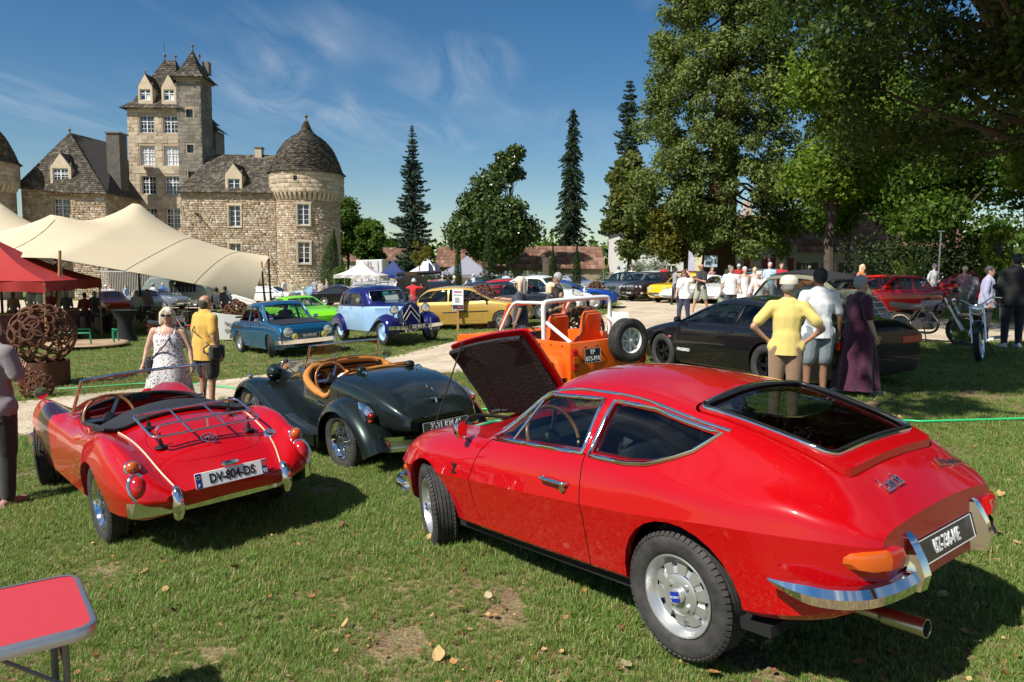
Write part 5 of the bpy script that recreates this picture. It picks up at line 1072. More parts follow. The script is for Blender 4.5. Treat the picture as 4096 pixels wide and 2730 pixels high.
def red_roadster():
 root = thing('roadster_car','red open two-seater with a chrome luggage rack and white number plate','car',mat4=on_ground(-2.608,5.996,131.557,-.004 - .004,-.733,.288))
 RED = paint('orient_red',(.44,.0015,.004),dirt=.05); VIN = mat('black_vinyl',(.018,.018,.02),.6,bump=(120,.25)); PIP = mat('cream_piping',(.62,.52,.36),.5)
 S = dict(
  bot=[(-.97,.42),(-.8,.33),(-.4,.30),(.3,.28),(2.2,.27),(2.7,.29),(3.02,.38)],
  wb=[(-.97,.44),(-.8,.60),(-.5,.68),(.2,.70),(1.5,.69),(2.4,.67),(2.8,.57),(3.02,.35)],
  wid=[(-.97,.46),(-.9,.60),(-.7,.685),(-.3,.73),(.1,.735),(.7,.70),(1.3,.69),(1.9,.72),(2.3,.72),(2.7,.64),(2.92,.5),(3.02,.36)],
  zw=[(-.97,.47),(-.6,.53),(0,.56),(1,.55),(2.2,.58),(3.02,.5)],
  wsh=[(-.97,.45),(-.9,.57),(-.7,.655),(-.3,.70),(.1,.70),(.7,.675),(1.3,.665),(1.9,.69),(2.3,.685),(2.7,.60),(2.92,.46),(3.02,.34)],
  zsh=[(-.97,.50),(-.85,.58),(-.6,.68),(-.2,.75),(.1,.74),(.6,.69),(1.2,.70),(1.8,.765),(2.2,.78),(2.6,.72),(2.9,.58),(3.02,.52)],
  wbelt=[(-.97,.42),(-.88,.52),(-.6,.60),(-.1,.635),(.4,.63),(1.0,.615),(1.6,.605),(2.2,.59),(2.6,.545),(2.9,.44),(3.02,.32)],
  belt=[(-.97,.51),(-.88,.60),(-.6,.765),(-.3,.84),(-.08,.85),(.2,.81),(.5,.76),(.9,.745),(1.3,.765),(1.7,.83),(2.05,.875),(2.4,.855),(2.7,.75),(2.9,.61),(3.02,.53)],
  wr=[(-.97,.36),(-.7,.42),(-.3,.45),(.1,.485),(.5,.52),(1.1,.53),(1.4,.50),(2.0,.38),(2.5,.33),(3.02,.22)],
  zr=[(-.97,.515),(-.88,.565),(-.7,.66),(-.5,.735),(-.2,.80),(.1,.825),(.5,.79),(.9,.785),(1.3,.825),(1.6,.81),(2.0,.765),(2.4,.72),(2.8,.64),(3.02,.535)],
  top=[(-.97,.52),(-.9,.56),(-.78,.625),(-.66,.70),(-.5,.785),(-.3,.855),(0,.895),(.3,.905),(1.2,.915),(1.5,.90),(2.0,.855),(2.5,.79),(2.85,.67),(3.02,.54)])
 B = Body(S,-.97,3.02,76,5,sharp=(2,),end=.12)
 cock = rounded([(.40,-.50),(.40,.50),(.95,.535),(1.20,.49),(1.27,.3),(1.28,0),(1.27,-.3),(1.20,-.49),(.95,-.535)],.09)
 boot = rounded([(-.13,-.30),(-.13,.30),(-.34,.40),(-.62,.385),(-.715,.26),(-.735,0),(-.715,-.26),(-.62,-.385),(-.34,-.40)],.08)
 door = [(.56,.40),(1.38,.38),(1.40,.60),(1.38,.80),(.55,.80)]
 spec = dict(arches=[arch(0,.31,.335,.36),arch(2.37,.31,.345,.37)],cuts=[top_cut(cock,.36,1.2,2)],ang=30,
    panels=[('boot_lid',top_cut(boot,.4,1.2,2),top_cut(grow(boot,-.0035),.4,1.2,2)),('door',side_cut(door,.45,1.2,2),side_cut(grow(door,-.003),.45,1.2,2))])
 REDIN = mat('dark_red_trim',(.10,.006,.008),.5)
 P = build_shell(B,spec,root,[RED,DARK,INTER])
 trim(root,B.topp(dens(grow(cock,.0),.06),.004),.022,VIN,'cockpit_roll')
 rows = [[(x,y,B.z(x,y) + .012 + .03*(1 - (y/.6)**2) * k) for y in np.linspace(-.585,.585,17)] for x,k in ((.02,.0),(.06,.3),(.16,.9),(.30,1.0),(.42,.55),(.45,.1))]
 me = run_mods(MB().loft(rows,closed=False).mesh(),[('SOLIDIFY',dict(thickness=.02,offset=-1))]); link('tonneau',autosmooth(me,50),root,VIN)
 screen(root,(1.16,.575,.84),(.94,.515,1.155),.13)
 for sg in (1,-1):
  trim(root,[(x,sg*(float(B.c['wr'](x)) + .012),float(B.c['zr'](x)) + .006) for x in np.linspace(.0,-.93,14)],.006,PIP,'piping',False)
  b = MB(); M = Matrix.Translation((-.825,sg*.60,.575)) @ Matrix.Rotation(R(-90 + 18),4,'Y') @ Matrix.Rotation(R(sg*12),4,'X')
  b.ball((0,0,.01),(.085,.058,.06),16,10,M=M); lo = b.build('tail_lamp',LENS_R,root,60); b = MB(); b.tube([(M @ Vector((.092*math.cos(a),.064*math.sin(a),.012))) for a in np.linspace(0,2*math.pi,25)[:-1]],.012,8,True); b.build('bezel',CHROME,lo,60)
  M2 = Matrix.Translation((-.755,sg*.60,.705)) @ Matrix.Rotation(R(-90 + 25),4,'Y'); b = MB(); b.ball((0,0,.012),(.045,.045,.04),14,8,M=M2); lo = b.build('indicator',LENS_O,root,60); MB().torus(.046,.009,20,8,M=M2).build('bezel',CHROME,lo,60)
  b = MB(); b.loft([[(-.55 - .0,sg*(.60 + .045*math.cos(a)),.755 + .012*math.sin(a)) for a in np.linspace(0,6.28,11)[:-1]],[(-.72,sg*(.59 + .062*math.cos(a)),.685 + .062*math.sin(a)) for a in np.linspace(0,6.28,11)[:-1]],[(-.80,sg*(.585 + .075*math.cos(a)),.58 + .10*math.sin(a)) for a in np.linspace(0,6.28,11)[:-1]]]); b.build('lamp_plinth',RED,root,50)
  b = MB(); b.loft([[(x + dx*s_,sg*(.39 + dy*s_),z) for dx,dy in ((.03,-.035),(-.02,-.04),(-.055,-.02),(-.055,.02),(-.02,.04),(.03,.035))] for x,z,s_ in ((-.95,.315,.3),(-.965,.345,.9),(-.975,.42,1.05),(-.97,.50,.9),(-.955,.55,.6),(-.945,.565,.25))]); b.build('overrider',CHROME,root,60)
  lamp(root,(2.83,sg*.50,.66),.09,shell=RED)
  hy = .72
 pts = [(-.80,.665,.43),(-.86,.63,.43),(-.915,.50,.43),(-.945,.25,.43),(-.95,0,.43)]
 bumper(root,(pts + mir(pts)[1:])[::-1],.052,.032,name='rear_bumper')
 pts = [(2.75,.70,.42),(2.95,.55,.42),(3.06,.25,.42),(3.08,0,.42)]; bumper(root,pts + mir(pts)[1:],.05,.03,name='front_bumper')
 plate(root,'DV-804-DS',frame((-.968,.0,.562),(0,-1,0),(.25,0,1)),.52,.11,False,.088,.80,True)
 b = MB(); b.box((-.945,0,.64),(.05,.13,.035),bev=.014); b.build('plate_lamp',CHROME,root)
 p = Vector((-.60,-.455,B.z(-.60,-.455))); b = MB(); b.lathe([(.05,-.02),(.05,.015),(.042,.026),(.02,.03),(.018,.04),(.001,.042)],20,M=Matrix.Translation(p) @ Matrix.Rotation(R(-30),4,'Y')); b.build('fuel_cap',CHROME,root)
 def deck(x,y): return Vector((x,y,B.z(x,y)))
 p = deck(-.55,0); F = frame(p + Vector((-.004,0,.008)),(0,-1,0),deck(-.48,0) - p)
 b = MB(); b.tube([(.058*math.cos(R(22.5 + 45*i)),.058*math.sin(R(22.5 + 45*i)),0) for i in range(8)],.004,6,True,M=F); bo = b.build('octagon_badge',CHROME,root)
 text('lettering','MG',.06,CHROME,bo,F,.003,sx=.8,bold=.001); q = deck(-.61,0); text('lettering','1600',.026,CHROME,bo,frame(q + Vector((-.003,-.03,.006)),(0,-1,0),deck(-.57,0) - q),.003,sx=1.1,bold=.001)
 b = MB(); fr = [(-.09,.38,.955),(-.09,-.38,.955),(-.58,-.38,.845),(-.58,.38,.845)]
 def rr(x,y): return (x,y,.955 + (x + .09) * .22)
 loop = [Vector((a,c,.955 + (a + .09)*.22)) for a,c in rounded([(-.09,.40),(-.09,-.40),(-.58,-.40),(-.58,.40)],.06,5)]; b.tube(loop,.0095,8,True)
 for y in (.13,-.13): b.tube([rr(-.09,y),rr(-.58,y)],.008,8)
 hoop = smooth_path([rr(-.53,.36),(-.55,.36,.90),(-.55,.30,.925),(-.55,0,.925),(-.55,-.30,.925),(-.55,-.36,.90),rr(-.53,-.36)],5); b.tube(hoop,.0095,8); b.tube([(-.55,0,.925),rr(-.56,0)],.007,6)
 rk = b.build('luggage_rack',CHROME,root,60)
 for x,y in ((-.16,.31),(-.16,-.31),(-.50,.33),(-.50,-.33)):
  z = B.z(x,y); f = MB(); f.lathe([(.048,0),(.045,.008),(.018,.018),(.014,.05),(.001,.05)],18,M=Matrix.Translation((x,y,z + .001))); f.cyl((x,y,z + .04),(x,y,rr(x,y)[2]),.007); f.build('suction_foot',BLACKT,rk)
 b = MB(); b.box((1.16,0,.70),(.05,1.02,.20),bev=.015); ds = b.build('dashboard',REDIN,root)
 for y in (.43,.29,.17,-.05):
  M = Matrix.Translation((1.13,y,.72)) @ Matrix.Rotation(R(-90),4,'Y'); r_ = .052 if y > .25 else .034
  g = MB(); g.lathe([(.001,.004),(r_*.85,.004)],20,M=M); dl = g.build('dial',LET_K,ds); MB().torus(r_*.92,.006,20,6,M=M).build('bezel',CHROME,dl,60)
 steering_wheel(root,(.93,.33,.80),.205,68,WOOD,3,STEEL)
 for y in (.27,-.27): seat(root,.66,y,.34,mat('black_seat',(.02,.02,.02),.5),.42,.36)
 b = MB(); b.box((1.18,.0,.90),(.01,.17,.055),bev=.004); b.cyl((1.2,0,.86),(1.19,0,.90),.005); b.build('rear_view_mirror',BLACKT,root)
 b = MB(); M = Matrix.Translation((1.72,.70,1.0)) @ Matrix.Rotation(R(20),4,'Z') @ Matrix.Rotation(R(-90),4,'Y'); b.lathe([(.058,.004),(.06,-.005),(.05,-.03),(.02,-.045),(.001,-.047)],22,M=M); b.lathe([(.001,.003),(.058,.003)],22,M=M); b.tube([(1.74,.70,.96),(1.76,.66,.88)],.006); b.build('wing_mirror',CHROME,root,40)
 b = MB(); b.box((1.0,0,.25),(2.6,1.1,.05)); b.cyl((0,-.55,.31),(0,.55,.31),.035); b.tube([(.5,-.1,.24),(-.6,.28,.26),(-.98,.28,.28)],.022); b.build('underbody',DARK,root)
 wm = (CHROME,DARK,CHROME)
 for x,st in ((0,0),(2.388,-16)):
  for lf in (1,-1): wheel(root,'wire',.313,.155,(x,lf*.615,.313),lf > 0,st,wm,rr=.64)
 return root
def green_roadster():
 root = thing('roadster_car','dark green traditional open sports car with tan cockpit and swept wings','car',mat4=on_ground(-1.184,7.867,129.843,-.052 + .004,.297,1.113))
 G = paint('dark_green_metallic',(.018,.026,.022),.55,.3); TAN = mat('tan_leather',(.52,.20,.04),.42,bump=(60,.15)); WAL = mat('walnut',(.10,.03,.010),.2,coat=1,noise=(6,.8),col2=(.03,.008,.003))
 S = dict(
  bot=[(-.84,.42),(-.6,.34),(0,.30),(2.72,.30)],
  wb=[(-.84,.26),(-.5,.40),(0,.46),(1.2,.48),(2.72,.22)],
  wid=[(-.86,.38),(-.75,.46),(-.4,.56),(0,.60),(.5,.61),(1.0,.585),(1.3,.54),(2.0,.42),(2.72,.27)],
  zw=[(-.86,.50),(0,.56),(1,.58),(2.72,.55)],
  wsh=[(-.86,.375),(-.75,.455),(-.4,.55),(0,.59),(.5,.595),(1.0,.58),(1.3,.535),(2.0,.415),(2.72,.27)],
  zsh=[(-.86,.56),(-.5,.66),(0,.70),(1.2,.72),(2.72,.66)],
  wbelt=[(-.86,.36),(-.75,.43),(-.4,.515),(0,.55),(.4,.56),(1.0,.56),(1.3,.50),(2.0,.37),(2.72,.24)],
  belt=[(-.86,.60),(-.7,.69),(-.4,.79),(0,.845),(.4,.86),(1.2,.86),(2.0,.80),(2.72,.74)],
  wr=[(-.86,.30),(-.7,.36),(-.4,.42),(0,.45),(.4,.45),(1.2,.42),(2.0,.24),(2.72,.15)],
  zr=[(-.86,.605),(-.7,.72),(-.4,.84),(0,.905),(.4,.925),(1.2,.93),(2.0,.88),(2.72,.81)],
  top=[(-.86,.61),(-.7,.735),(-.4,.865),(0,.935),(.4,.955),(1.2,.96),(2.0,.915),(2.72,.84)])
 B = Body(S,-.86,2.72,60,5,sharp=(2,),end=.1)
 cock = rounded([(.32,-.44),(.32,.44),(.55,.52),(.95,.51),(1.13,.42),(1.16,0),(1.13,-.42),(.95,-.51),(.55,-.52)],.08)
 dip = [(1.17,1.2),(1.14,.90),(1.0,.80),(.75,.735),(.50,.705),(.42,.72),(.34,.88),(.32,1.2)]
 boot = rounded([(-.02,-.38),(-.02,.38),(-.34,.42),(-.74,.28),(-.74,-.28),(-.34,-.42)],.07)
 spec = dict(cuts=[top_cut(cock,.38,1.3,2),side_cut(dip,.44,1.2,2)],ang=30,arches=[],panels=[('boot_lid',top_cut(boot,.55,1.2,2),top_cut(grow(boot,-.0035),.55,1.2,2)),
    ('door',side_cut([(.43,.36),(1.02,.36),(1.04,.9),(.43,.9)],.40,1.2,2),side_cut([(.433,.363),(1.017,.363),(1.037,.9),(.433,.9)],.40,1.2,2))])
 build_shell(B,spec,root,[G,DARK,INTER])
 half = [(1.17,.0,.965),(1.165,.25,.955),(1.15,.42,.92),(1.05,.535,.845),(.85,.585,.775),(.62,.60,.72),(.47,.60,.70),(.415,.585,.73),(.36,.545,.82),(.31,.48,.885),(.30,.3,.935),(.30,0,.962)]
 P = smooth_path(half + [(x,-y,z) for x,y,z in half[-2:0:-1]],5,True); b = MB(); b.tube(P,[.042 if p.x > .6 else (.030 if p.x > .42 else .020) for p in P],10,True); b.build('cockpit_roll',TAN,root,60)
 for sg in (1,-1):
  wing(root,[(.50,.20),(.47,.36),(.40,.54),(.22,.68),(0,.735),(-.2,.715),(-.42,.61),(-.60,.46),(-.70,.30)],[(.40,-.03),(.52,.005),(.64,.01),(.735,-.045),(.765,-.11)],G,'rear_wing',sg=sg,centre=(0,.3))
  wing(root,[(2.88,.30),(2.90,.44),(2.80,.58),(2.60,.675),(2.38,.69),(2.10,.63),(1.80,.53),(1.50,.43),(1.2,.355),(.9,.315),(.52,.30)],
    lambda f: [(.30 + .14*f,-.06*(1-f)),(.44 + .06*f,-.01*(1-f)),(.60,.012*(1-f)),(.72,-.03*(1-f) - .006),(.765,-.11 + .07*f)],G,'front_wing',sg=sg)
  for y in (.60,.63,.66,.69): MB().tube([(.58,sg*y,.312),(.9,sg*y,.325),(1.2,sg*y,.365),(1.34,sg*y,.40)],.004,5).build('tread_strip',STEEL,root)
  b = MB(); b.box((.85,sg*.755,.25),(.75,.02,.13),bev=.008); b.box((.30,sg*.70,.0),(.01,.01,.01)); b.build('sill_panel',G,root)
  M = Matrix.Translation((-.46,sg*.61,.635)) @ Matrix.Rotation(R(-28),4,'Y'); b = MB(); b.loft([[(x,y*s_,z*s_) for y,z in ((-.05,-.06),(.05,-.06),(.05,.03),(.02,.065),(-.02,.065),(-.05,.03))] for x,s_ in ((.20,.15),(.12,.7),(.0,1),(-.06,1))],M=M); lo = b.build('tail_lamp',CHROME,root,40)
  b = MB(); b.ball((-.065,0,.025),(.025,.03,.03),12,8,M=M); b.build('red_lens',LENS_R,lo); b = MB(); b.ball((-.065,0,-.03),(.028,.032,.028),12,8,M=M); b.build('amber_lens',LENS_O,lo)
  lamp(root,(2.30,sg*.40,.76),.105,shell=G); lamp(root,(2.56,sg*.62,.715),.03,depth=1.2,name='side_light')
  b = MB(); b.ball((.20,sg*.30,.965),(.05,.055,.042),14,8); b.cyl((.2,sg*.30,.93),(.2,sg*.30,.96),.04,n=14); b.build('hood_anchor',G,root,60); b = MB(); b.tube([(.11,sg*.33,.955),(.06,sg*.33,.965),(.02,sg*.33,.945)],.012,6); b.build('hood_clip',CHROME,root,60)
  hy = .605; b = MB(); b.tube(smooth_path([(.62,sg*hy,.64),(.60,sg*(hy + .03),.62),(.52,sg*(hy + .035),.61),(.45,sg*hy,.605)],4),.009,8); b.cyl((.46,sg*(hy - .01),.605),(.46,sg*(hy + .03),.605),.016); b.build('door_handle',CHROME,root)
  b = MB(); M = Matrix.Translation((1.30,sg*.66,.98)) @ Matrix.Rotation(R(sg*15),4,'Z') @ Matrix.Rotation(R(-90),4,'Y'); b.lathe([(.001,.004),(.058,.004),(.062,-.005),(.04,-.03),(.001,-.04)],22,M=M); b.tube([(1.30,sg*.66,.95),(1.28,sg*.58,.88)],.006); b.build('wing_mirror',CHROME,root,40)
  b = MB(); b.add([(1.22,sg*.48,.93),(1.14,sg*.60,.90),(1.10,sg*.585,1.12),(1.15,sg*.47,1.16)],[(0,1,2,3)]); b.build('wind_wing',glass('clear_glass',(.80,.84,.82)),root,None)
 screen(root,(1.22,.47,.90),(1.12,.44,1.175),.03,.013)
 for y in (.18,-.10): MB().tube([(1.22,y,.95),(1.16,y - .10,1.06)],.006).build('wiper',CHROME,root)
 b = MB(); b.box((1.13,0,1.10),(.012,.13,.04),bev=.005); b.cyl((1.15,0,1.10),(1.15,0,1.17),.004); b.build('rear_view_mirror',BLACKT,root)
 pts = [(-.42,.705,.37),(-.55,.66,.36),(-.72,.50,.36),(-.84,.25,.36),(-.88,0,.36)]
 for dz in (.055,-.055): bumper(root,[(x,y,z + dz) for x,y,z in (pts + mir(pts)[1:])[::-1]],.018,.03,name='bumper_rail')
 bumper(root,[(x + .012,y,z) for x,y,z in (pts + mir(pts)[1:])[::-1]],.045,.008,STEEL,'bumper_blade')
 b = MB(); b.lathe([(.001,.016),(.03,.01),(.035,0)],18,M=Matrix.Translation((-.69,.53,.36)) @ Matrix.Rotation(R(-128),4,'Z') @ Matrix.Rotation(R(90),4,'Y')); b.build('reflector',LENS_R,root)
 plate(root,'3531 KM 46',frame((-.90,.0,.50),(0,-1,0),(.12,0,1)),.54,.105,True,.098,.74)
 b = MB(); b.box((-.865,0,.60),(.05,.46,.04),bev=.015); b.build('plate_hood',G,root)
 b = MB(); b.tube(smooth_path([(-.58,0,.86),(-.62,.02,.845),(-.65,-.02,.825),(-.69,0,.80)],4),.01,8); b.build('boot_handle',CHROME,root); b = MB(); b.box((-.735,0,.745),(.03,.12,.015),bev=.006); b.cyl((-.745,0,.70),(-.735,0,.75),.012); b.build('boot_catch',CHROME,root)
 b = MB(); b.box((1.135,0,.80),(.03,.90,.20),bev=.012); ds = b.build('dashboard',WAL,root)
 for y in (.34,.2,-.2): MB().torus(.042,.006,20,6,M=Matrix.Translation((1.115,y,.80)) @ Matrix.Rotation(R(-90),4,'Y')).build('dial',CHROME,ds,60)
 steering_wheel(root,(.90,.30,.80),.195,70,WOOD,3,STEEL)
 SH = mat('sheepskin',(.72,.70,.64),.9,bump=(80,.8))
 for y in (.25,-.25):
  s_ = seat(root,.62,y,.38,TAN,.40,.48,rec=10); b = MB(); b.box((.47,y,.885),(.13,.36,.07),bev=.03); b.build('sheepskin_cover',SH,s_,60)
 b = MB(); b.box((1.0,0,.27),(3.2,.7,.05)); b.cyl((0,-.6,.31),(0,.6,.31),.04); b.cyl((2.44,-.6,.31),(2.44,.6,.31),.04); b.build('underbody',DARK,root)
 b = MB(); b.box((2.72,0,.60),(.06,.40,.42),bev=.04); b.build('radiator_grille',CHROME,root)
 for x,st in ((0,0),(2.44,0)):
  for lf in (1,-1): wheel(root,'wire',.318,.16,(x,lf*.625,.318),lf > 0,st,(CHROME,DARK,CHROME),rr=.64)
 return root
red_roadster(); green_roadster()
def gcurves(x0,x1,W,top,belt,cab,roofw,bot=.20,fe=.80,re=.86,zw=.55,tum=.94,flat=.86):
 """section curves of an ordinary closed car. cab=(rear glass base, roof rear, roof front, windscreen base) along x"""
 T = pchip(top); Bl = pchip(belt) if isinstance(belt,list) else (lambda x: np.full(np.shape(x),belt)); L = x1 - x0
 X = sorted(set([x0,x0+.06,x0+.2,x0+.45,cab[0]-.12,cab[0],(cab[0]+cab[1])/2,cab[1],cab[1]+.12,(cab[1]+cab[2])/2,cab[2]-.1,cab[2],(cab[2]+cab[3])/2,cab[3],cab[3]+.12,x1-.5,x1-.25,x1-.08,x1]))
 X = [x for i,x in enumerate(X) if x0 <= x <= x1 and (i == 0 or x - X[i-1] > .015)]
 def w(x):
  f = 1.0
  if x > x1 - .7: f = fe + (1-fe)*(1 - ((x - x1 + .7)/.7)**2.2)
  if x < x0 + .6: f = re + (1-re)*(1 - ((x0 + .6 - x)/.6)**2.2)
  return W*f
 C = {k: [] for k in CURVES}
 for x in X:
  t = float(T(x)); b = min(float(Bl(x)),t - .015); ww = w(x); e = max(0,(abs(x - (x0+x1)/2) - L/2 + .45)/.45)
  bo = bot + .10*e*e; inc = cab[0] < x < cab[3]
  if inc:
   if x < cab[1]: k = (x - cab[0])/(cab[1]-cab[0])
   elif x > cab[2]: k = (cab[3]-x)/(cab[3]-cab[2])
   else: k = 1
   k = max(0,min(1,k)); wr = roofw*k + ww*tum*.86*(1-k); zr = b + (t - b)*(flat*k + .80*(1-k))
  else: wr = ww*tum*.80; zr = b + (t-b)*.70
  for n_,v in zip(CURVES,(bo,ww*.93,ww,bo + (b - bo)*zw,ww*.985,bo + (b-bo)*.86,ww*tum,b,wr,zr,t)): C[n_].append((x,v))
 return C
def soft(poly): return rounded(poly,.045,3)
def gen_car(name,label,pose,color,x0,x1,W,top,belt,cab,roofw,wheels,bot=.20,fe=.80,re=.86,zw=.55,pillars=(),lamps=(),tails=(),bump=('chrome','chrome'),plates=(None,None),lod=1,group=None,
   wk='steel',wmats=None,r=.30,ww=.17,glassm=None,doors=(),grille=None,roofcol=None,cat='car',steer=0,extra=None,tum=.94,wz=None,arch_r=None,wy=None,mirrors=True,seatcol=None,trimm=None,sharp=(2,3)):
 root = thing(name,label,cat,mat4=pose,group=group); C = gcurves(x0,x1,W,top,belt,cab,roofw,bot,fe,re,zw,tum); nx,ns = ((56,4),(34,3),(22,2))[2 - lod] if lod < 3 else (56,4)
 nx,ns = {2: (54,4),1: (32,3),0: (20,2)}[lod]; B = Body(C,x0,x1,nx,ns,sharp=sharp,end=.10)
 T = pchip(top); bl = pchip(belt) if isinstance(belt,list) else (lambda x: belt); spec = dict(arches=[arch(x,r,arch_r or r*1.13,(arch_r or r*1.13)) for x in wheels],ang=26); PM = color
 zt = lambda x: B.z(x,float(B.c['wr'](x))*.999) - .035
 if lod > 0:
  spec['cavity'] = (cab[0] - .05,cab[3] - .12,bot + .14); wins = []; edges = [cab[0] + .07 + (cab[1]-cab[0])*.12] + [p for q in pillars for p in (q - .025,q + .025)] + [cab[3] - .10]
  for i in range(0,len(edges),2):
   a,c = edges[i],edges[i+1]; xs_ = np.linspace(a,c,9); lo = [(x,float(bl(x)) + .02) for x in xs_]; up = []
   for x in xs_:
    k = 1.0
    if x < cab[1]: k = max(0,(x - cab[0])/(cab[1]-cab[0]))
    if x > cab[2]: k = max(0,(cab[3]-x)/(cab[3]-cab[2]))
    base = float(bl(x)) + .02; hi = float(B.c['zr'](x)) - .035; up.append((x,max(base + .006,hi)))
   wins.append(('side_window#%d' % i,side_cut(lo + up[::-1],.18,1.3)))
  zt1,zb1 = float(T(cab[2])) - .055,float(bl(cab[3])) + .035; yt,yb = roofw*.86,W*tum*.80
  wsp = soft([(-yb,zb1),(yb,zb1),(yt,zt1 - .02),(yt*.3,zt1),(-yt*.3,zt1),(-yt,zt1 - .02)]); wins.append(('windscreen',front_cut(wsp,cab[2] + .03,cab[3] + .25)))
  zt2,zb2 = float(T(cab[1])) - .06,max(float(bl(cab[0])) + .03,float(T(cab[0])) + .03)
  if zt2 - zb2 > .1: wins.append(('rear_window',front_cut(soft([(-yb*.95,zb2),(yb*.95,zb2),(yt,zt2),(-yt,zt2)]),cab[0] - .25,cab[1] - .02 if cab[1] - cab[0] > .06 else cab[1] + .1)))
  spec['windows'] = wins
  if doors: spec['panels'] = [('door#%d' % i,side_cut([(a,bot + .13),(c,bot + .12),(c,float(bl(c)) - .01),(a,float(bl(a)) - .01)],.5,1.3,2),side_cut(grow([(a,bot + .13),(c,bot + .12),(c,float(bl(c)) - .01),(a,float(bl(a)) - .01)],-.004),.5,1.3,2)) for i,(a,c) in enumerate(doors)]
  P = build_shell(B,spec,root,[PM,DARK,INTER],glassm or GLASSM)
  if lod > 1:
   for nm,c in wins:
    if nm.startswith('side'):
     i = int(nm.split('#')[1]); a,c2 = edges[i],edges[i+1]; xs_ = np.linspace(a,c2,9)
     lo = [(x,float(bl(x)) + .02) for x in xs_]; up = [(x,max(float(bl(x)) + .026,float(B.c['zr'](x)) - .035)) for x in xs_]
     for sg in (1,-1): trim(root,B.side(lo + up[::-1],.002,sg),.007,trimm or BLACKT,'window_trim')
   wp = [(cab[2] + (cab[3]-cab[2])*(zt1 - z)/(zt1 - zb1 + .001),y,z) for y,z in wsp]
  SM = seatcol or INTER
  if lod > 1:
   xm = (cab[1]+cab[2])/2
   for y in (W*.45,-W*.45): seat(root,min(xm + .25,cab[2] - .15),y,bot + .16,SM,W*.55,float(bl(xm)) - bot - .02)
   MB().box((xm - .55,0,bot + .36),(.3,W*1.5,.5),bev=.08).build('rear_seat',SM,root)
   steering_wheel(root,(cab[2] + .08,W*.45,float(bl(cab[2])) + .02),.18,60)
 else:
  spec['windows'] = [];
  me,_,_ = cut_car(B,spec); body = link('body',autosmooth(me,26),root,[PM,DARK,INTER])
  gm = mat('far_glass',(.02,.025,.03),.05,0,0,.8)
  for sg in (1,-1):
   a,c = cab[0] + .12,cab[3] - .10; xs_ = np.linspace(a,c,10); V = []
   for x in xs_:
    z0,z1 = float(bl(x)) + .03,max(float(bl(x)) + .04,float(B.c['zr'](x)) - .03); V += [(x,sg*(B.y(x,z0) + .006),z0),(x,sg*(B.y(x,z1) + .006),z1)]
   b = MB(); b.add(V,[(2*i,2*i+2,2*i+3,2*i+1) for i in range(9)]); b.build('side_window',gm,root,40)
  for nm,xa,xb in (('windscreen',cab[3] - .03,cab[2] + .03),('rear_window',cab[0] + .03,cab[1] - .03)):
   if abs(xa - xb) < .05: continue
   V = []
   for x in np.linspace(xa,xb,6):
    for y in np.linspace(-1,1,7)*float(B.c['wr'](x))*.88: V.append((x,y,B.z(x,y) + .007))
   b = MB(); b.add(V,[(7*i+j,7*i+j+1,7*i+j+8,7*i+j+7) for i in range(5) for j in range(6)]); b.build(nm,gm,root,40)
 for x in wheels:
  for lf in (1,-1): wheel(root,wk,r,ww,(x,lf*(wy or (W - ww*.55)),wz or r),lf > 0,steer if x > 1 else 0,wmats,tread=lod > 1)
 for it in lamps:
  y,z,rad = it[:3]; m = it[3] if len(it) > 3 else LENS_C
  for sg in (1,-1):
   h = [p for p in np.linspace(x1,x1 - .7,60) if B.y(p,z) >= y and B.z(p,y) >= z]; xx = (h[0] if h else x1 - .1) - .01
   lamp(root,(xx,sg*y,z),rad,m)
 for it in tails:
  y,z,hw,hh,m = it
  for sg in (1,-1):
   h = [p for p in np.linspace(x0,x0 + .5,40) if B.y(p,z) >= y and B.z(p,y) >= z]; xx = h[0] if h else x0 + .05
   b = MB(); b.box((xx + .02,sg*y,z),(.07,hw*2,hh*2),bev=.012); b.build('tail_lamp',m,root)
 for end,bk in zip((1,-1),bump):
  if not bk: continue
  m = {'chrome': CHROME,'black': BLACKT,'body': PM,'steel': STEEL}[bk]; xe = x1 if end > 0 else x0; we = W*(fe if end > 0 else re); zz = bot + .22
  pts = [(xe - end*.32,W*.99,zz),(xe - end*.10,we*1.02 + .04,zz),(xe + end*.03,we*.75,zz),(xe + end*.06,0,zz)]; pts = pts + mir(pts)[1:]
  bumper(root,pts if end > 0 else pts[::-1],.05,.035,m,('front_bumper' if end > 0 else 'rear_bumper'),3)
 for end,p in zip((1,-1),plates):
  if p and lod > 0:
   xe = (x1 + .085) if end > 0 else (x0 - .10); plate(root,p[0],frame((xe,0,p[1]),(0,end,0),(0,0,1)),*(p[2:] if len(p) > 2 else (.5,.11,True,.085,.8)))
 if grille:
  b = MB(); z0,z1,hw,m = grille; xx = x1 - .012
  b.box((xx - .02,0,(z0+z1)/2),(.08,hw*2,z1-z0),bev=.02); g = b.build('grille',m,root)
  if lod > 0:
   b = MB()
   for k in range(5): b.box((xx + .022,0,z0 + (z1-z0)*(k + .5)/5),(.012,hw*1.94,.010))
   b.build('grille_bars',CHROME if m != CHROME else BLACKT,g)
 if mirrors and lod > 0:
  for sg in (1,-1):
   b = MB(); z = float(bl(cab[3] - .2)) + .08; y = B.y(cab[3] - .2,float(bl(cab[3]-.2))); b.box((cab[3] - .22,sg*(y + .09),z),(.07,.14,.09),bev=.025); b.cyl((cab[3] - .2,sg*(y - .02),z - .05),(cab[3] - .21,sg*(y + .06),z - .02),.012); b.build('door_mirror',trimm or BLACKT,root,50)
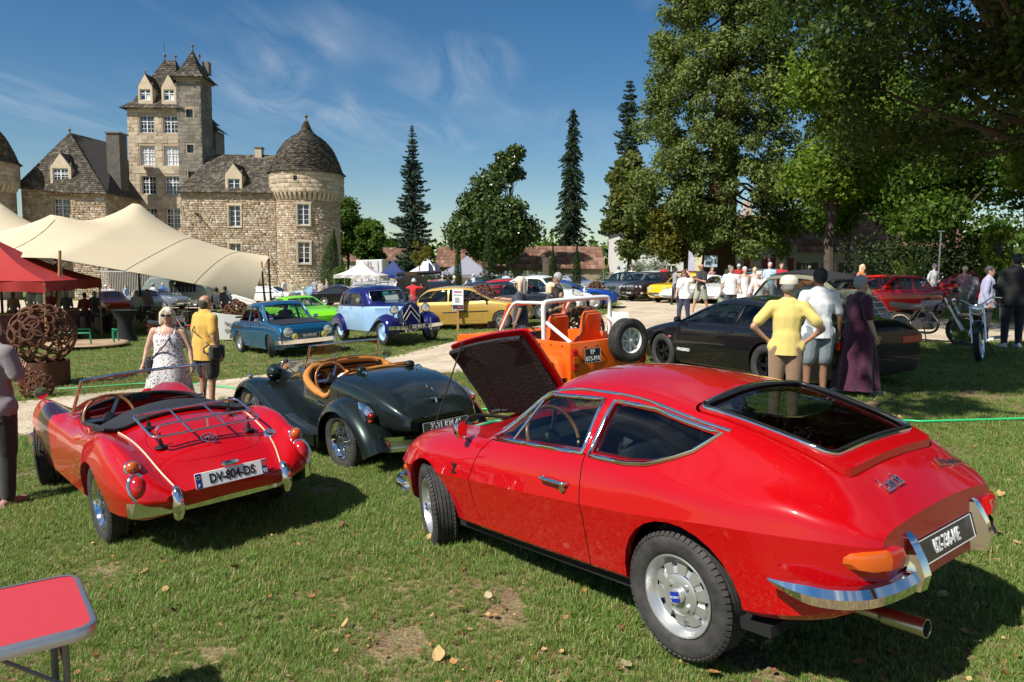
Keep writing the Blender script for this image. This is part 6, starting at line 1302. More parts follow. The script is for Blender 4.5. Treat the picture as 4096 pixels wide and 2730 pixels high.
 if lod > 1 and doors:
  for a,c in doors:
   for sg in (1,-1): z = float(bl(a)) - .10; y = B.y(a + .12,z); b = MB(); b.box((a + .12,sg*(y + .012),z),(.15,.022,.026),bev=.008); b.build('door_handle',trimm or BLACKT,root)
 b = MB(); b.box(((x0+x1)/2,0,bot + .04),((x1-x0)*.86,W*1.5,.06)); b.build('underbody',DARK,root)
 if extra: extra(root,B,PM)
 return root,B
def G_(x,y,hd,dz=0): return on_ground(x,y,hd,dz)
# --- dark grey sports coupe beyond the red one
def firebird_extra(root,B,PM):
 y = B.y(1.95,.47); text('lettering','FIREBIRD',.07,LET_W,root,frame((1.93,y + .006,.42),(-1,.0,0),(0,0,1)),.002,sx=1.25,bold=.002)
 for sg in (1,-1):
  b = MB(); b.box((.3,sg*(B.y(.3,.70) + .004),.71),(.12,.012,.035),bev=.005);
  yy = B.y(.95,.74); b = MB(); b.box((.95,sg*(yy + .002),.745),(.19,.012,.06),bev=.008); b.build('door_handle',BLACKT,root)
  b = MB(); b.ball((2.32,sg*(B.y(2.32,.62) + .0),.62),(.045,.012,.02),10,6); b.build('side_marker',LENS_O,root)
 b = MB(); b.lathe([(.001,0),(.055,.0)],18,M=frame((1.62,B.y(1.62,1.02)*0 + .66,1.06),(-1,0,0),(0,-.5,1)));
PF = paint('graphite_metallic',(.018,.017,.020),.6,.35)
gen_car('coupe_car','dark grey low sports coupe with black wheels behind the standing visitors',G_(4.616,11.408,114.855,-.053),PF,-1.25,3.62,.93,
  [(-1.25,.86),(-1.1,.98),(-.75,1.02),(-.35,1.12),(.1,1.24),(.6,1.31),(1.05,1.32),(1.3,1.29),(2.3,.92),(2.8,.82),(3.3,.69),(3.55,.56),(3.62,.48)],
  [(-1.25,.84),(-.8,.90),(0,.90),(1,.885),(2.2,.855),(3,.73),(3.62,.46)],(-.75,.55,1.1,2.25),.60,(0,2.567),bot=.17,fe=.62,re=.84,zw=.50,pillars=(.72,.22),lod=2,
  tails=((.62,.72,.2,.06,LENS_R),),bump=(None,None),wk='star5',wmats=(mat('black_alloy',(.02,.02,.022),.25,.5),DARK,BLACKT),r=.325,ww=.235,doors=((.66,2.05),),glassm=GLASSD,extra=firebird_extra,trimm=BLACKT,seatcol=LEATHER)
# --- blue boxy saloon
def simca_extra(root,B,PM):
 BK = mat('matt_black',(.022,.022,.024),.5)
 for y in (.33,-.33):
  b = MB(); b.loft([[(2.98 + dx,y + dy,z) for dx,dy in ((-.05,-.03),(.05,-.03),(.06,0),(.05,.03),(-.05,.03))] for z in (.30,.36,.48,.50)]); b.build('overrider',BLACKT,root,40)
 rows = [[(x,y,B.z(x,y) + .006) for y in np.linspace(-.60,.60,13)] for x in np.linspace(1.88,2.80,12)]
 me = run_mods(MB().loft(rows,closed=False).mesh(),[('SOLIDIFY',dict(thickness=.01,offset=-1))]); link('bonnet',autosmooth(me,50),root,BK)
 for sg in (1,-1):
  lamp(root,(2.975,sg*.51,.655),.115,LENS_C); lamp(root,(3.06,sg*.37,.545),.078,LENS_Y,'driving_lamp'); b = MB(); b.box((2.955,sg*.655,.52),(.05,.12,.05),bev=.01); b.build('indicator',LENS_O,root)
  b = MB(); b.add(B.side([(-.30,.76),(.42,.755),(.42,.66),(-.30,.64)],.005,sg),[(0,1,2,3)]); b.build('side_stripe',BK,root,None)
  for x in (.12,1.0): b = MB(); b.box((x + .04,sg*(B.y(x,.80) + .014),.80),(.13,.02,.025),bev=.008); b.build('door_handle',CHROME,root)
  b = MB(); b.tube([(1.88,sg*.58,.90),(1.42,sg*.52,1.30)],.012); b.build('pillar_trim',CHROME,root)
 b = MB(); b.box((-.62,0,.93),(.16,1.1,.05),bev=.02); b.build('boot_spoiler',BK,root); b = MB(); b.box((2.97,0,.34),(.06,.7,.09),bev=.02); b.build('lower_grille',DARK,root)
 for z,c in ((.94,LET_W),(1.0,mat('sticker_blue',(.05,.15,.5),.5))): MB().box((1.845 - (z-.9)*.9,-.45,z),(.004,.09,.05)).build('sticker',c,root)
PS = paint('metallic_blue',(.010,.11,.24),.45,.3)
gen_car('saloon_car','metallic blue boxy saloon with black bonnet and yellow driving lamps',G_(-6.77,20.432,-51.711),PS,-.70,2.98,.735,
  [(-.70,.66),(-.66,.80),(-.3,.86),(.0,.93),(.32,1.26),(.7,1.37),(1.2,1.375),(1.42,1.33),(1.9,.89),(2.4,.85),(2.85,.815),(2.95,.78),(2.98,.70)],
  [(-.7,.64),(-.4,.83),(.5,.85),(1.8,.85),(2.7,.80),(2.93,.76),(2.98,.68)],(-.05,.36,1.40,1.92),.56,(0,2.22),bot=.19,fe=.95,re=.95,zw=.62,pillars=(.86,),lod=2,bump=('chrome','chrome'),wk='star5',r=.285,ww=.19,arch_r=.31,
  plates=(('GB-292-RX',.545,.50,.115,True,.092,.82),None),doors=((.16,.84),(.88,1.66)),extra=simca_extra,trimm=CHROME,seatcol=INTER,steer=-22,sharp=(2,4))
# --- two-tone blue pre-war saloon
def traction():
 root = thing('saloon_car','two-tone blue pre-war saloon with chevron grille and big headlamps','car',mat4=G_(-4.409,22.237,-55.579,.072))
 NAVY = paint('navy_blue',(.010,.010,.10),.2,.3); SKY = paint('pale_blue',(.30,.47,.66),0,.35)
 top = [(-.78,.70),(-.70,.90),(-.5,1.12),(-.2,1.36),(.2,1.50),(.7,1.55),(1.2,1.545),(1.5,1.50),(1.62,1.43),(1.86,1.12),(2.1,1.09),(2.6,1.07),(3.05,1.05),(3.12,1.02)]
 S = dict(bot=[(-.78,.40),(-.4,.30),(2.2,.28),(3.12,.34)],wb=[(-.78,.40),(-.4,.60),(.5,.70),(1.6,.68),(2.2,.52),(3.12,.26)],
  wid=[(-.78,.42),(-.6,.58),(-.2,.69),(.6,.745),(1.5,.72),(1.9,.62),(2.4,.47),(3.12,.29)],zw=[(-.78,.6),(1,.62),(3.12,.6)],
  wsh=[(-.78,.42),(-.6,.57),(-.2,.68),(.6,.735),(1.5,.71),(1.9,.61),(2.4,.46),(3.12,.285)],zsh=[(-.78,.68),(0,.82),(1.5,.85),(3.12,.80)],
  wbelt=[(-.78,.40),(-.6,.54),(-.2,.645),(.6,.70),(1.5,.68),(1.9,.58),(2.4,.43),(3.12,.26)],belt=[(-.78,.69),(-.6,.86),(0,.98),(1.5,.985),(2.0,.96),(3.12,.93)],
  wr=[(-.78,.36),(-.5,.46),(-.1,.55),(.6,.585),(1.3,.575),(1.6,.55),(1.86,.47),(2.4,.26),(3.12,.15)],zr=[(-.78,.70),(-.65,.91),(-.45,1.10),(-.2,1.27),(.2,1.41),(.7,1.46),(1.3,1.44),(1.6,1.37),(1.88,1.06),(2.4,1.03),(3.12,1.01)],top=top)
 B = Body(S,-.78,3.12,54,4,sharp=(2,),end=.1)
 w1 = soft([(.02,1.03),(.60,1.03),(.60,1.33),(.12,1.33)]); w2 = soft([(.70,1.03),(1.48,1.03),(1.42,1.33),(.70,1.34)]); ws = soft([(-.49,1.11),(.49,1.11),(.47,1.39),(-.47,1.39)])
 d1 = [(.68,.36),(1.62,.36),(1.62,1.0),(.68,1.0)]; d2 = [(-.10,.45),(.655,.36),(.655,1.0),(-.10,1.0)]
 spec = dict(cavity=(-.5,1.75,.42),windows=[('side_window#0',side_cut(w1)),('side_window#1',side_cut(w2)),('windscreen',front_cut(ws,1.5,2.1)),('rear_window',front_cut(soft([(-.3,1.12),(.3,1.12),(.3,1.28),(-.3,1.28)]),-.8,-.2))],ang=30,
    panels=[('upper_body',box_cut(-1,3.3,-1,1,.985,2,0),box_cut(-1,3.3,-1,1,.9852,2,0)),('door#0',side_cut(d1,.4,1.2,2),side_cut(grow(d1,-.004),.4,1.2,2)),('door#1',side_cut(d2,.4,1.2,2),side_cut(grow(d2,-.004),.4,1.2,2))])
 P = build_shell(B,spec,root,[SKY,DARK,INTER],GLASSM); P['upper_body'].data.materials[0] = NAVY
 for sg in (1,-1):
  for w in (w1,w2): trim(root,B.side(dens(grow(w,.006),.06),.003,sg),.009,NAVY,'window_trim')
  wing(root,[(3.32,.30),(3.36,.46),(3.30,.62),(3.12,.745),(2.91,.785),(2.66,.73),(2.40,.58),(2.16,.42),(1.95,.31)],lambda f: [(.30 + .18*f,-.10 + .08*f),(.44 + .12*f,.0),(.62,.02),(.76,-.035),(.80,-.12)],NAVY,'front_wing',sg=sg,centre=(2.9,.3))
  wing(root,[(.44,.30),(.40,.50),(.26,.68),(0,.76),(-.3,.74),(-.55,.62),(-.75,.42),(-.8,.30)],[(.50,-.03),(.62,.01),(.73,.0),(.80,-.06),(.81,-.28)],NAVY,'rear_wing',sg=sg,centre=(0,.3))
  lamp(root,(3.14,sg*.455,.91),.125,shell=NAVY); lamp(root,(2.98,sg*.62,.80),.03,depth=1.2,name='side_light'); MB().cyl((3.05,sg*.45,.75),(3.08,sg*.45,.82),.02).build('lamp_stalk',NAVY,root)
  b = MB(); b.loft([[(3.50 + dx,sg*.36 + dy,z) for dx,dy in ((0,-.02),(.05,-.015),(.06,.015),(0,.02))] for z in (.34,.42,.58,.66)]); b.build('overrider',CHROME,root)
  for x in (.06,.82): b = MB(); b.tube([(x,sg*(B.y(x,.955) + .0),.955),(x + .02,sg*(B.y(x,.955) + .035),.955),(x + .13,sg*(B.y(x,.955) + .035),.955)],.01); b.build('door_handle',CHROME,root)
  b = MB(); b.lathe([(.001,.004),(.06,.004),(.065,-.01),(.02,-.03)],20,M=Matrix.Translation((1.6,sg*.80,1.17)) @ Matrix.Rotation(R(90),4,'Y')); b.tube([(1.6,sg*.80,1.12),(1.62,sg*.68,1.0)],.007); b.build('door_mirror',CHROME,root)
  b = MB()
  for k in range(14): b.box((2.15 + k*.06,sg*(B.y(2.15 + k*.06,.86) + .004),.86),(.022,.012,.17),M=None)
  b.build('bonnet_louvres',SKY,root)
 wsf = [(1.64 + (1.40 - z)*.72 - .02*(y/.49)**2,y,z) for y,z in dens(grow(ws,.012),.06)]; trim(root,wsf,.012,CHROME,'windscreen_frame')
 bumper(root,[(3.42,.78,.46),(3.50,.6,.46),(3.54,.3,.45),(3.54,0,.45),(3.54,-.3,.45),(3.50,-.6,.46),(3.42,-.78,.46)],.045,.03)
 gp = [(0,.30),(.14,.36),(.22,.52),(.25,.75),(.25,.93),(.16,1.04),(0,1.07)]; gp = gp + [(-y,z) for y,z in gp[-2:0:-1]]
 b = MB(); b.loft([[(3.10,y,z) for y,z in gp],[(3.20 - (z - .3)*.06,y*.98,z) for y,z in gp]]); g = b.build('grille',NAVY,root,30)
 trim(g,[(3.20 - (z-.3)*.06,y,z) for y,z in gp],.014,CHROME,'grille_surround')
 b = MB()
 for k in range(13): y = -.21 + k*.035; b.box((3.20 - .025,y,.70),(.02,.008,.66 - abs(y)*1.2),M=None)
 b.build('grille_slats',NAVY,g)
 for k in range(2):
  b = MB()
  for sg in (1,-1): b.tube([(3.205 - .03,sg*.24,.52 - .0 + k*.16),(3.20 - .03,0,.84 + k*.16)],.016,6)
  b.build('chevron',mat('cream_enamel',(.75,.70,.58),.3),g)
 plate(root,'GZ 952 FL',frame((3.60,0,.46),(0,1,0),(0,0,1)),.56,.12,True,.105,.85)
 MB().box((1.66,.18,1.20),(.006,.40,.20),M=Matrix.Translation((1.66,0,1.2)) @ Matrix.Rotation(R(-32),4,'Y') @ Matrix.Translation((-1.66,0,-1.2))).build('info_sheet',mat('paper',(.78,.78,.76),.7),root)
 for y in (.36,-.36): seat(root,.95,y,.46,INTER,.5,.55)
 MB().box((.1,0,.66),(.3,1.1,.5),bev=.08).build('rear_seat',INTER,root); steering_wheel(root,(1.42,.34,1.0),.2,60)
 MB().box((1.3,0,.33),(3.6,1.0,.06)).build('underbody',DARK,root)
 wm = (paint('pale_blue',(.30,.47,.66)),DARK,NAVY)
 for x,st in ((0,0),(2.91,0)):
  for lf in (1,-1): wheel(root,'steel',.348,.17,(x,lf*.665,.348),lf > 0,st,wm,rr=.66)
traction()
# --- orange open buggy with white roll bar
def buggy():
 root = thing('open_buggy','orange open off-road buggy with white roll bar and spare wheel','car',mat4=G_(1.22,10.6,122,-.03))
 OR = paint('bright_orange',(.80,.12,.008),0,.4); WH = mat('white_tube',(.78,.78,.76),.3,coat=.6); VI = mat('orange_vinyl',(.72,.10,.008),.4,bump=(70,.15))
 tub = [(-.30,.34),(-.32,.90),(1.2,.92),(1.55,.90),(1.62,.95),(2.9,.86),(2.98,.70),(2.95,.40)]
 b = MB(); b.prism([(x,z) for x,z in tub],-.66,.66,'y'); me = boolean(b.fixed(),[box_cut(-.25,1.5,-.60,.60,.42,1.2,2),side_cut(arch(.18,.29,.36),.45,1),side_cut(arch(2.28,.29,.36),.45,1)])
 me = run_mods(me,[('BEVEL',dict(width=.03,segments=3,limit_method='ANGLE',angle_limit=R(40)))]); link('body',autosmooth(me,35),root,[OR,DARK,INTER])
 for sg in (1,-1):
  wing(root,[(-.22,.42),(-.16,.64),(.0,.705),(.3,.71),(.46,.66),(.60,.42)],[(.60,0),(.72,.0),(.765,-.02),(.775,-.06)],OR,'rear_mudguard',sg=sg,centre=(.18,.3))
  wing(root,[(1.85,.40),(1.98,.66),(2.2,.73),(2.5,.73),(2.75,.66),(2.9,.5)],[(.55,0),(.72,.0),(.765,-.02),(.775,-.06)],OR,'front_mudguard',sg=sg,centre=(2.28,.3))
  b = MB(); b.box((-.345,sg*.60,.66),(.06,.11,.30),bev=.02); lo = b.build('tail_lamp',LENS_R,root); MB().box((-.372,sg*.60,.66),(.02,.10,.10),bev=.006).build('amber_lens',LENS_O,lo)
  b = MB(); b.tube(smooth_path([(.38,sg*.60,.88),(.36,sg*.60,1.28),(.36,sg*.585,1.40),(.36,sg*.50,1.44),(.36,0,1.445)],5),.035,10); b.tube([(.36,sg*.56,1.15),(-.16,sg*.52,.88)],.028,8)
  b.tube(smooth_path([(.36,sg*.55,1.42),(.9,sg*.55,1.42),(1.25,sg*.55,1.38),(1.62,sg*.57,.98)],5),.026,8); b.build('roll_bar',WH,root,60)
  lamp(root,(2.98,sg*.42,.70),.09)
  for k in range(6): b = MB(); b.ball((0,0,0),.014,6,4); b.build('tonneau_stud',BLACKT,root,loc=(-.15 + k*.27,sg*.662,.85))
  for x in (.02,): pass
  s_ = MB(); B0 = Matrix.Translation((.62,sg*.30,.48)) @ Matrix.Rotation(R(-16),4,'Y')
  s_.loft([[(x,y*w_,z) for x,y in ((-.06,-1),(.05,-1.0),(.07,-.6),(.07,.6),(.05,1),(-.06,1),(-.08,.5),(-.08,-.5))] for z,w_ in ((-.02,.24),(.15,.26),(.34,.245),(.46,.17),(.50,.15),(.72,.15),(.78,.12))],M=B0); s_.box((.85,sg*.30,.52),(.5,.48,.16),bev=.05); s_.build('seat',VI,root,50)
  b = MB(); b.tube([(1.66,sg*.57,.95),(1.38,sg*.55,1.38)],.024,8); b.build('screen_pillar',OR,root); b = MB(); b.box((1.62,sg*.72,1.08),(.03,.16,.11),bev=.02); b.build('door_mirror',BLACKT,root)
 for k in range(5): b = MB(); b.ball((0,0,0),.014,6,4); b.build('tonneau_stud',BLACKT,root,loc=(-.335,-.4 + k*.2,.82))
 g = MB(); g.loft([[(1.645,-.55,.98),(1.645,.55,.98)],[(1.39,-.53,1.36),(1.39,.53,1.36)]],closed=False); link('windscreen',g.mesh(),root,glass('clear_glass',(.80,.84,.82))); b = MB(); b.tube([(1.385,-.56,1.375),(1.385,.56,1.375)],.022); b.build('screen_header',OR,root)
 steering_wheel(root,(1.32,.30,.92),.18,55); MB().box((1.50,0,.84),(.12,1.2,.16),bev=.03).build('dashboard',BLACKT,root)
 plate(root,'',frame((-.352,.30,.70),(0,-1,0),(0,0,1)),.275,.20,True,.088,.85,lines=('EP','075-FN'))
 w_ = wheel(root,'star8',.30,.19,(-.44,-.26,.86),True,0,(mat('white_wheel',(.72,.72,.66),.4),mat('orange_back',(.5,.08,.01),.5),BLACKT),rr=.6,name='spare_wheel'); w_.rotation_euler = (0,R(-90),0)
 for x in (.18,2.28):
  for lf in (1,-1): wheel(root,'star8',.30,.19,(x,lf*.64,.30),lf > 0,0,(mat('white_wheel',(.72,.72,.66),.4),DARK,BLACKT),rr=.6)
 MB().box((1.2,0,.36),(2.9,1.0,.08)).build('underbody',DARK,root)
buggy()
KINDS = dict(
 saloon=dict(x0=-1.0,x1=3.5,W=.84,top=[(-1.0,.78),(-.9,.93),(-.35,.97),(.15,1.33),(.5,1.40),(1.2,1.41),(1.45,1.37),(2.1,.96),(2.6,.93),(3.3,.86),(3.5,.70)],belt=[(-1,.76),(-.6,.90),(2,.91),(3.2,.82),(3.5,.66)],cab=(-.35,.2,1.45,2.1),roofw=.60,wheels=(0,2.65),pillars=(.85,)),
 hatch=dict(x0=-.62,x1=3.1,W=.80,top=[(-.62,.72),(-.56,.92),(-.35,1.20),(-.05,1.38),(.5,1.42),(1.1,1.40),(1.4,1.33),(2.05,.97),(2.5,.90),(2.95,.76),(3.1,.60)],belt=[(-.62,.70),(-.4,.92),(1.8,.90),(2.8,.76),(3.1,.57)],cab=(-.52,-.10,1.35,2.08),roofw=.58,wheels=(0,2.38),pillars=(.62,)),
 coupe=dict(x0=-.95,x1=3.4,W=.87,top=[(-.95,.72),(-.88,.86),(-.5,.93),(.2,1.18),(.6,1.27),(1.1,1.28),(1.35,1.23),(2.05,.90),(2.6,.85),(3.15,.74),(3.4,.58)],belt=[(-.95,.70),(-.6,.86),(1.9,.86),(3.1,.71),(3.4,.55)],cab=(-.5,.35,1.25,2.05),roofw=.57,wheels=(0,2.5),pillars=(.55,)),
 porsche=dict(x0=-.90,x1=3.25,W=.86,top=[(-.90,.50),(-.8,.70),(-.4,.90),(.2,1.14),(.7,1.27),(1.1,1.29),(1.35,1.24),(1.95,.92),(2.4,.82),(2.9,.70),(3.15,.58),(3.25,.45)],belt=[(-.9,.48),(-.4,.82),(.5,.86),(1.8,.85),(2.6,.74),(3.25,.43)],cab=(-.35,.55,1.25,1.98),roofw=.55,wheels=(0,2.3),pillars=(.66,)),
 estate=dict(x0=-1.0,x1=3.4,W=.82,top=[(-1.0,.80),(-.95,1.0),(-.75,1.36),(-.4,1.44),(1.2,1.45),(1.5,1.38),(2.1,.97),(2.6,.93),(3.2,.84),(3.4,.68)],belt=[(-1,.78),(-.7,.92),(2,.92),(3.1,.80),(3.4,.65)],cab=(-.95,-.55,1.45,2.12),roofw=.62,wheels=(0,2.6),pillars=(.1,.95)),
 compact=dict(x0=-.75,x1=2.85,W=.72,top=[(-.75,.55),(-.65,.78),(-.3,.95),(.05,1.2),(.4,1.40),(.9,1.43),(1.2,1.38),(1.55,1.02),(2.0,.92),(2.5,.84),(2.75,.70),(2.85,.55)],belt=[(-.75,.53),(-.4,.80),(.5,.86),(1.6,.86),(2.5,.78),(2.85,.52)],cab=(-.25,.28,1.12,1.58),roofw=.53,wheels=(0,2.1),pillars=(.70,)),
 box=dict(x0=-.85,x1=3.05,W=.77,top=[(-.85,.74),(-.82,.88),(-.4,.92),(-.05,1.28),(.3,1.36),(1.0,1.37),(1.25,1.33),(1.75,.92),(2.3,.88),(2.9,.84),(3.05,.74)],belt=[(-.85,.72),(-.5,.87),(1.7,.88),(2.9,.80),(3.05,.70)],cab=(-.38,.0,1.22,1.76),roofw=.60,wheels=(0,2.27),pillars=(.55,)),
 twocv=dict(x0=-.85,x1=2.75,W=.66,top=[(-.85,.60),(-.75,.85),(-.45,1.18),(-.1,1.45),(.4,1.58),(.95,1.59),(1.3,1.52),(1.68,1.12),(1.8,1.06),(2.3,1.0),(2.6,.86),(2.75,.66)],belt=[(-.85,.58),(-.5,.86),(.4,.92),(1.6,.93),(2.3,.90),(2.75,.62)],cab=(-.42,.1,1.28,1.74),roofw=.52,wheels=(0,2.4),pillars=(.02,.72),fe=.42,re=.90))
def far_car(kind,label,color,x,y,hd,lod=1,name=None,metal=0,**kw):
 k = dict(KINDS[kind]); k.update(kw); nm = name or {'saloon': 'saloon_car','hatch': 'hatchback_car','coupe': 'coupe_car','porsche': 'coupe_car','estate': 'estate_car','compact': 'compact_car','box': 'saloon_car','twocv': 'economy_car'}[kind]
 P = paint('paint_%d_%d_%d' % tuple(int(c*250) for c in color),color,metal) if isinstance(color,tuple) else color
 k.setdefault('lamps',((.58,.66,.085),)); k.setdefault('tails',((.62,.72,.12,.06,LENS_R),)); k.setdefault('bump',('chrome','chrome')); k.setdefault('group','classic cars parked across the park'); k.setdefault('r',.30)
 return gen_car(nm,label,G_(x,y,hd),P,lod=lod,**k)
def twocv_extra(col,rack=False,roofm=None):
 def f(root,B,PM):
  for sg in (1,-1):
   wing(root,[(2.95,.35),(2.98,.55),(2.85,.72),(2.6,.82),(2.35,.82),(2.08,.70),(1.9,.5),(1.82,.34)],[(.34,-.10),(.46,.0),(.60,.015),(.70,-.03),(.73,-.10)],PM,'front_wing',sg=sg,centre=(2.4,.3)); wing(root,[(.46,.34),(.42,.58),(.20,.74),(-.1,.74),(-.4,.58),(-.55,.36)],[(.58,-.02),(.66,.01),(.73,-.03),(.75,-.16)],PM,'rear_wing',sg=sg,centre=(0,.3))
   lamp(root,(2.62,sg*.50,.93),.10,shell=PM)
  if roofm:
   rows = [[(x_,y_,B.z(x_,y_) + .012) for y_ in np.linspace(-.46,.46,9)] for x_ in np.linspace(-.15,1.25,10)]; me = run_mods(MB().loft(rows,closed=False).mesh(),[('SOLIDIFY',dict(thickness=.02,offset=-1))]); link('canvas_roof',autosmooth(me,50),root,roofm)
   MB().tube([(-.28,-.46,1.42),(-.28,.46,1.42)],.05,8).build('rolled_roof',roofm,root,60)
  if rack:
   b = MB(); sl = lambda t,y_: (-.50 - .42*t,y_,1.20 - .52*t)
   for t in (0,.2,.4,.6,.8,1): b.tube([sl(t,-.42),sl(t,.42)],.010,6)
   for y_ in (-.42,-.14,.14,.42): b.tube([sl(0,y_),sl(1,y_)],.010,6)
   b.build('boot_rack',CHROME,root,60)
 return f
def parked():
 WH = (.72,.72,.70); BK = (.012,.012,.014); f = far_car
 f('hatch','gold modern hatchback side-on behind the rusty ball',(.60,.37,.09),-2.42,24.75,-14,2,metal=.35,bump=('body','body'),doors=((.68,1.75),),wk='star5',r=.29,bot=.18,re=.90,tails=((.64,.86,.10,.10,LENS_R),),extra=lambda root,B,PM: [trim(root,B.side([(x_,.60) for x_ in np.linspace(.42,1.95,12)],.006,sg),.014,BLACKT,'rub_strip',False) for sg in (1,-1)])
 f('saloon','glossy black saloon between the gold hatchback and the white car',BK,-1.35,28.2,-12,1,bump=('black','black'),doors=((.9,1.9),))
 f('twocv','white rounded economy car with open side windows',WH,.32,28.95,-33,2,lamps=(),extra=twocv_extra(WH),wk='steel',wmats=(mat('cream_wheel',(.7,.68,.6),.4),DARK,CHROME),bump=('chrome',None),mirrors=False,r=.30,ww=.13)
 f('coupe','bright blue modern muscle car nose to the gravel',(.008,.055,.32),1.15,32.2,-12,1,metal=.3,bump=('body','body'),r=.34,lamps=((.66,.68,.05),),fe=.86)
 f('coupe','lime green wedge coupe with painted cherries',(.20,.66,.01),-8.6,28.6,-52,1,bump=('body','body'),r=.30,extra=lambda root,B,PM: [MB().ball((2.75,sg*.45,B.z(2.75,.45)),(.07,.07,.02),10,6).build('cherry_decal',LENS_R,root) for sg in (1,-1)])
 f('saloon','dark navy vintage saloon at the left of the far row',(.01,.012,.02),7.2,42.6,-138,1,lamps=((.60,.70,.10),),grille=(.5,.86,.22,CHROME))
 f('saloon','grey modern saloon beside the dark brown one',(.16,.18,.21),7.7,40.2,-140,1,metal=.5,bump=('body','body'),grille=(.55,.72,.30,BLACKT),plates=(('BJ-860-FD',.42,.5,.11,False,.085,.8),None))
 f('saloon','low dark brown saloon with four round headlamps',(.022,.012,.009),8.5,38.4,-143,1,lamps=((.62,.70,.09),(.40,.70,.08)),grille=(.55,.82,.26,CHROME),plates=(('DP-728-ES',.42),None))
 f('box','yellow boxy rear-engined saloon with big driving lamps',(.80,.50,.02),9.1,36.2,-143,1,lamps=((.56,.66,.09),(.36,.66,.08),(.45,.48,.08)),plates=(('LA 820 RA',.36),None))
 f('porsche','white sports coupe beside the yellow saloon',(.74,.74,.74),9.8,35.3,-148,1,bump=('body','body'),r=.31,lamps=((.64,.70,.10),)); f('porsche','second white sports coupe behind the grey-bearded man',(.72,.72,.73),11.2,34.0,-150,1,bump=('body','body'),r=.31,lamps=((.64,.70,.10),))
 f('compact','teal blue rounded saloon with roof bars',(.06,.15,.20),11.1,32.3,-140,1,lamps=((.50,.62,.09),),wk='disc',plates=(('LA 196 BD',.40),None),extra=lambda root,B,PM: MB().tube([(.2,-.5,1.50),(.2,.5,1.50)],.02).tube([(.9,-.5,1.50),(.9,.5,1.50)],.02).build('roof_bars',STEEL,root))
 f('porsche','black and silver racing coupe with lettered windscreen',(.10,.10,.105),12.6,27.3,-150,1,bump=('body','body'),r=.32,extra=lambda root,B,PM: text('lettering','MANTHEY',.13,LET_W,root,frame((1.46,0,1.205),(0,1,0),(-.5,0,.5)),.002,sx=1.2))
 f('saloon','orange-roofed saloon behind the light blue polo',(.80,.22,.02),15.2,38,-150,1); f('box','small red car glimpsed through the olive one',(.55,.01,.01),12.8,24.2,-160,1,plates=(('DF-364',.45,.5,.11,False,.085,.8),None))
 f('twocv','olive grey rounded economy car with a boot rack in the shade',(.20,.20,.13),6.35,14.55,118,2,lamps=(),extra=twocv_extra(None,True,mat('black_canvas',(.02,.02,.022),.8)),plates=(None,('264-XT',.50)),tails=((.52,.62,.06,.05,LENS_R),),bump=('chrome','chrome'),mirrors=False,ww=.13)
 f('coupe','bright red convertible with a brown cloth hood',(.60,.01,.012),14.3,30.6,-8,1,bump=('body','body'),roofcol=None,r=.31,extra=lambda root,B,PM: link('cloth_hood',autosmooth(run_mods(MB().loft([[(x_,y_,B.z(x_,y_) + .012) for y_ in np.linspace(-.56,.56,9)] for x_ in np.linspace(-.5,1.28,12)],closed=False).mesh(),[('SOLIDIFY',dict(thickness=.02,offset=-1))]),50),root,mat('brown_hood',(.10,.08,.065),.9)))
 f('coupe','silver coupe left of the far row',(.42,.43,.44),3.2,47,-60,0,metal=.4)
 D = [('hatch','white rally hatchback with red rear trim by the tent corner',WH,-18.0,51,95,{}),('saloon','white saloon below the round tower',WH,-15.6,50,175,{}),('porsche','light blue sports coupe at the tower foot',(.20,.42,.58),-14.6,60,178,{}),('coupe','dark blue coupe with racing stripes',(.02,.05,.16),-13.8,55.5,5,{}),('coupe','black low coupe by the white gazebo',BK,-12.0,48.5,0,{}),('hatch','turquoise hatchback behind the carriage',(.02,.25,.26),-5.2,44.5,180,{}),('estate','long black estate behind the gold hatchback',BK,-4.6,37.5,-4,{}),
   ('hatch','dark red small car near the hedge',(.35,.015,.02),-4.1,47,170,{}),('coupe','navy coupe right of the slim cypress',(.02,.035,.09),-2.4,42,-8,{}),('saloon','white saloon behind the black one',WH,-1.2,37.2,-8,{}),('hatch','red hatchback roof behind the white economy car',(.50,.01,.015),-.9,34.2,-6,{}),('estate','dark green estate under the magnolia',(.03,.05,.045),-1.2,47.5,175,{}),('saloon','orange-red saloon near the tent',(.62,.06,.015),-24.5,45,-50,{}),('estate','white and green estate by the tent poles',(.62,.64,.60),-22.6,46,-60,{}),('saloon','grey-blue saloon by the railings',(.16,.19,.24),-24.8,50,-20,{}),('saloon','pale grey saloon at the park edge',(.40,.40,.40),-10.2,56,0,{}),('estate','silver estate behind the gazebo',(.35,.36,.37),-13.2,66,0,{}),
   ('hatch','dark blue hatchback in the right-hand shade',(.03,.05,.12),18.0,37,-150,{}),('saloon','red saloon at the hedge on the right',(.45,.02,.02),19.5,33.5,-30,{}),('coupe','dark shaded coupe below the sequoia',BK,14.2,41,-140,{}),('saloon','maroon saloon by the sequoia trunk',(.20,.02,.02),10.5,43,-130,{}),('hatch','white hatchback far behind the brown saloon',WH,9.2,47,-140,{}),('coupe','silver grey convertible at the far right edge',(.25,.26,.28),17.6,25.2,10,{})]
 for k,lb,c,x_,y_,hd,kw in D: f(k,lb,c,x_,y_,hd,0,**kw)
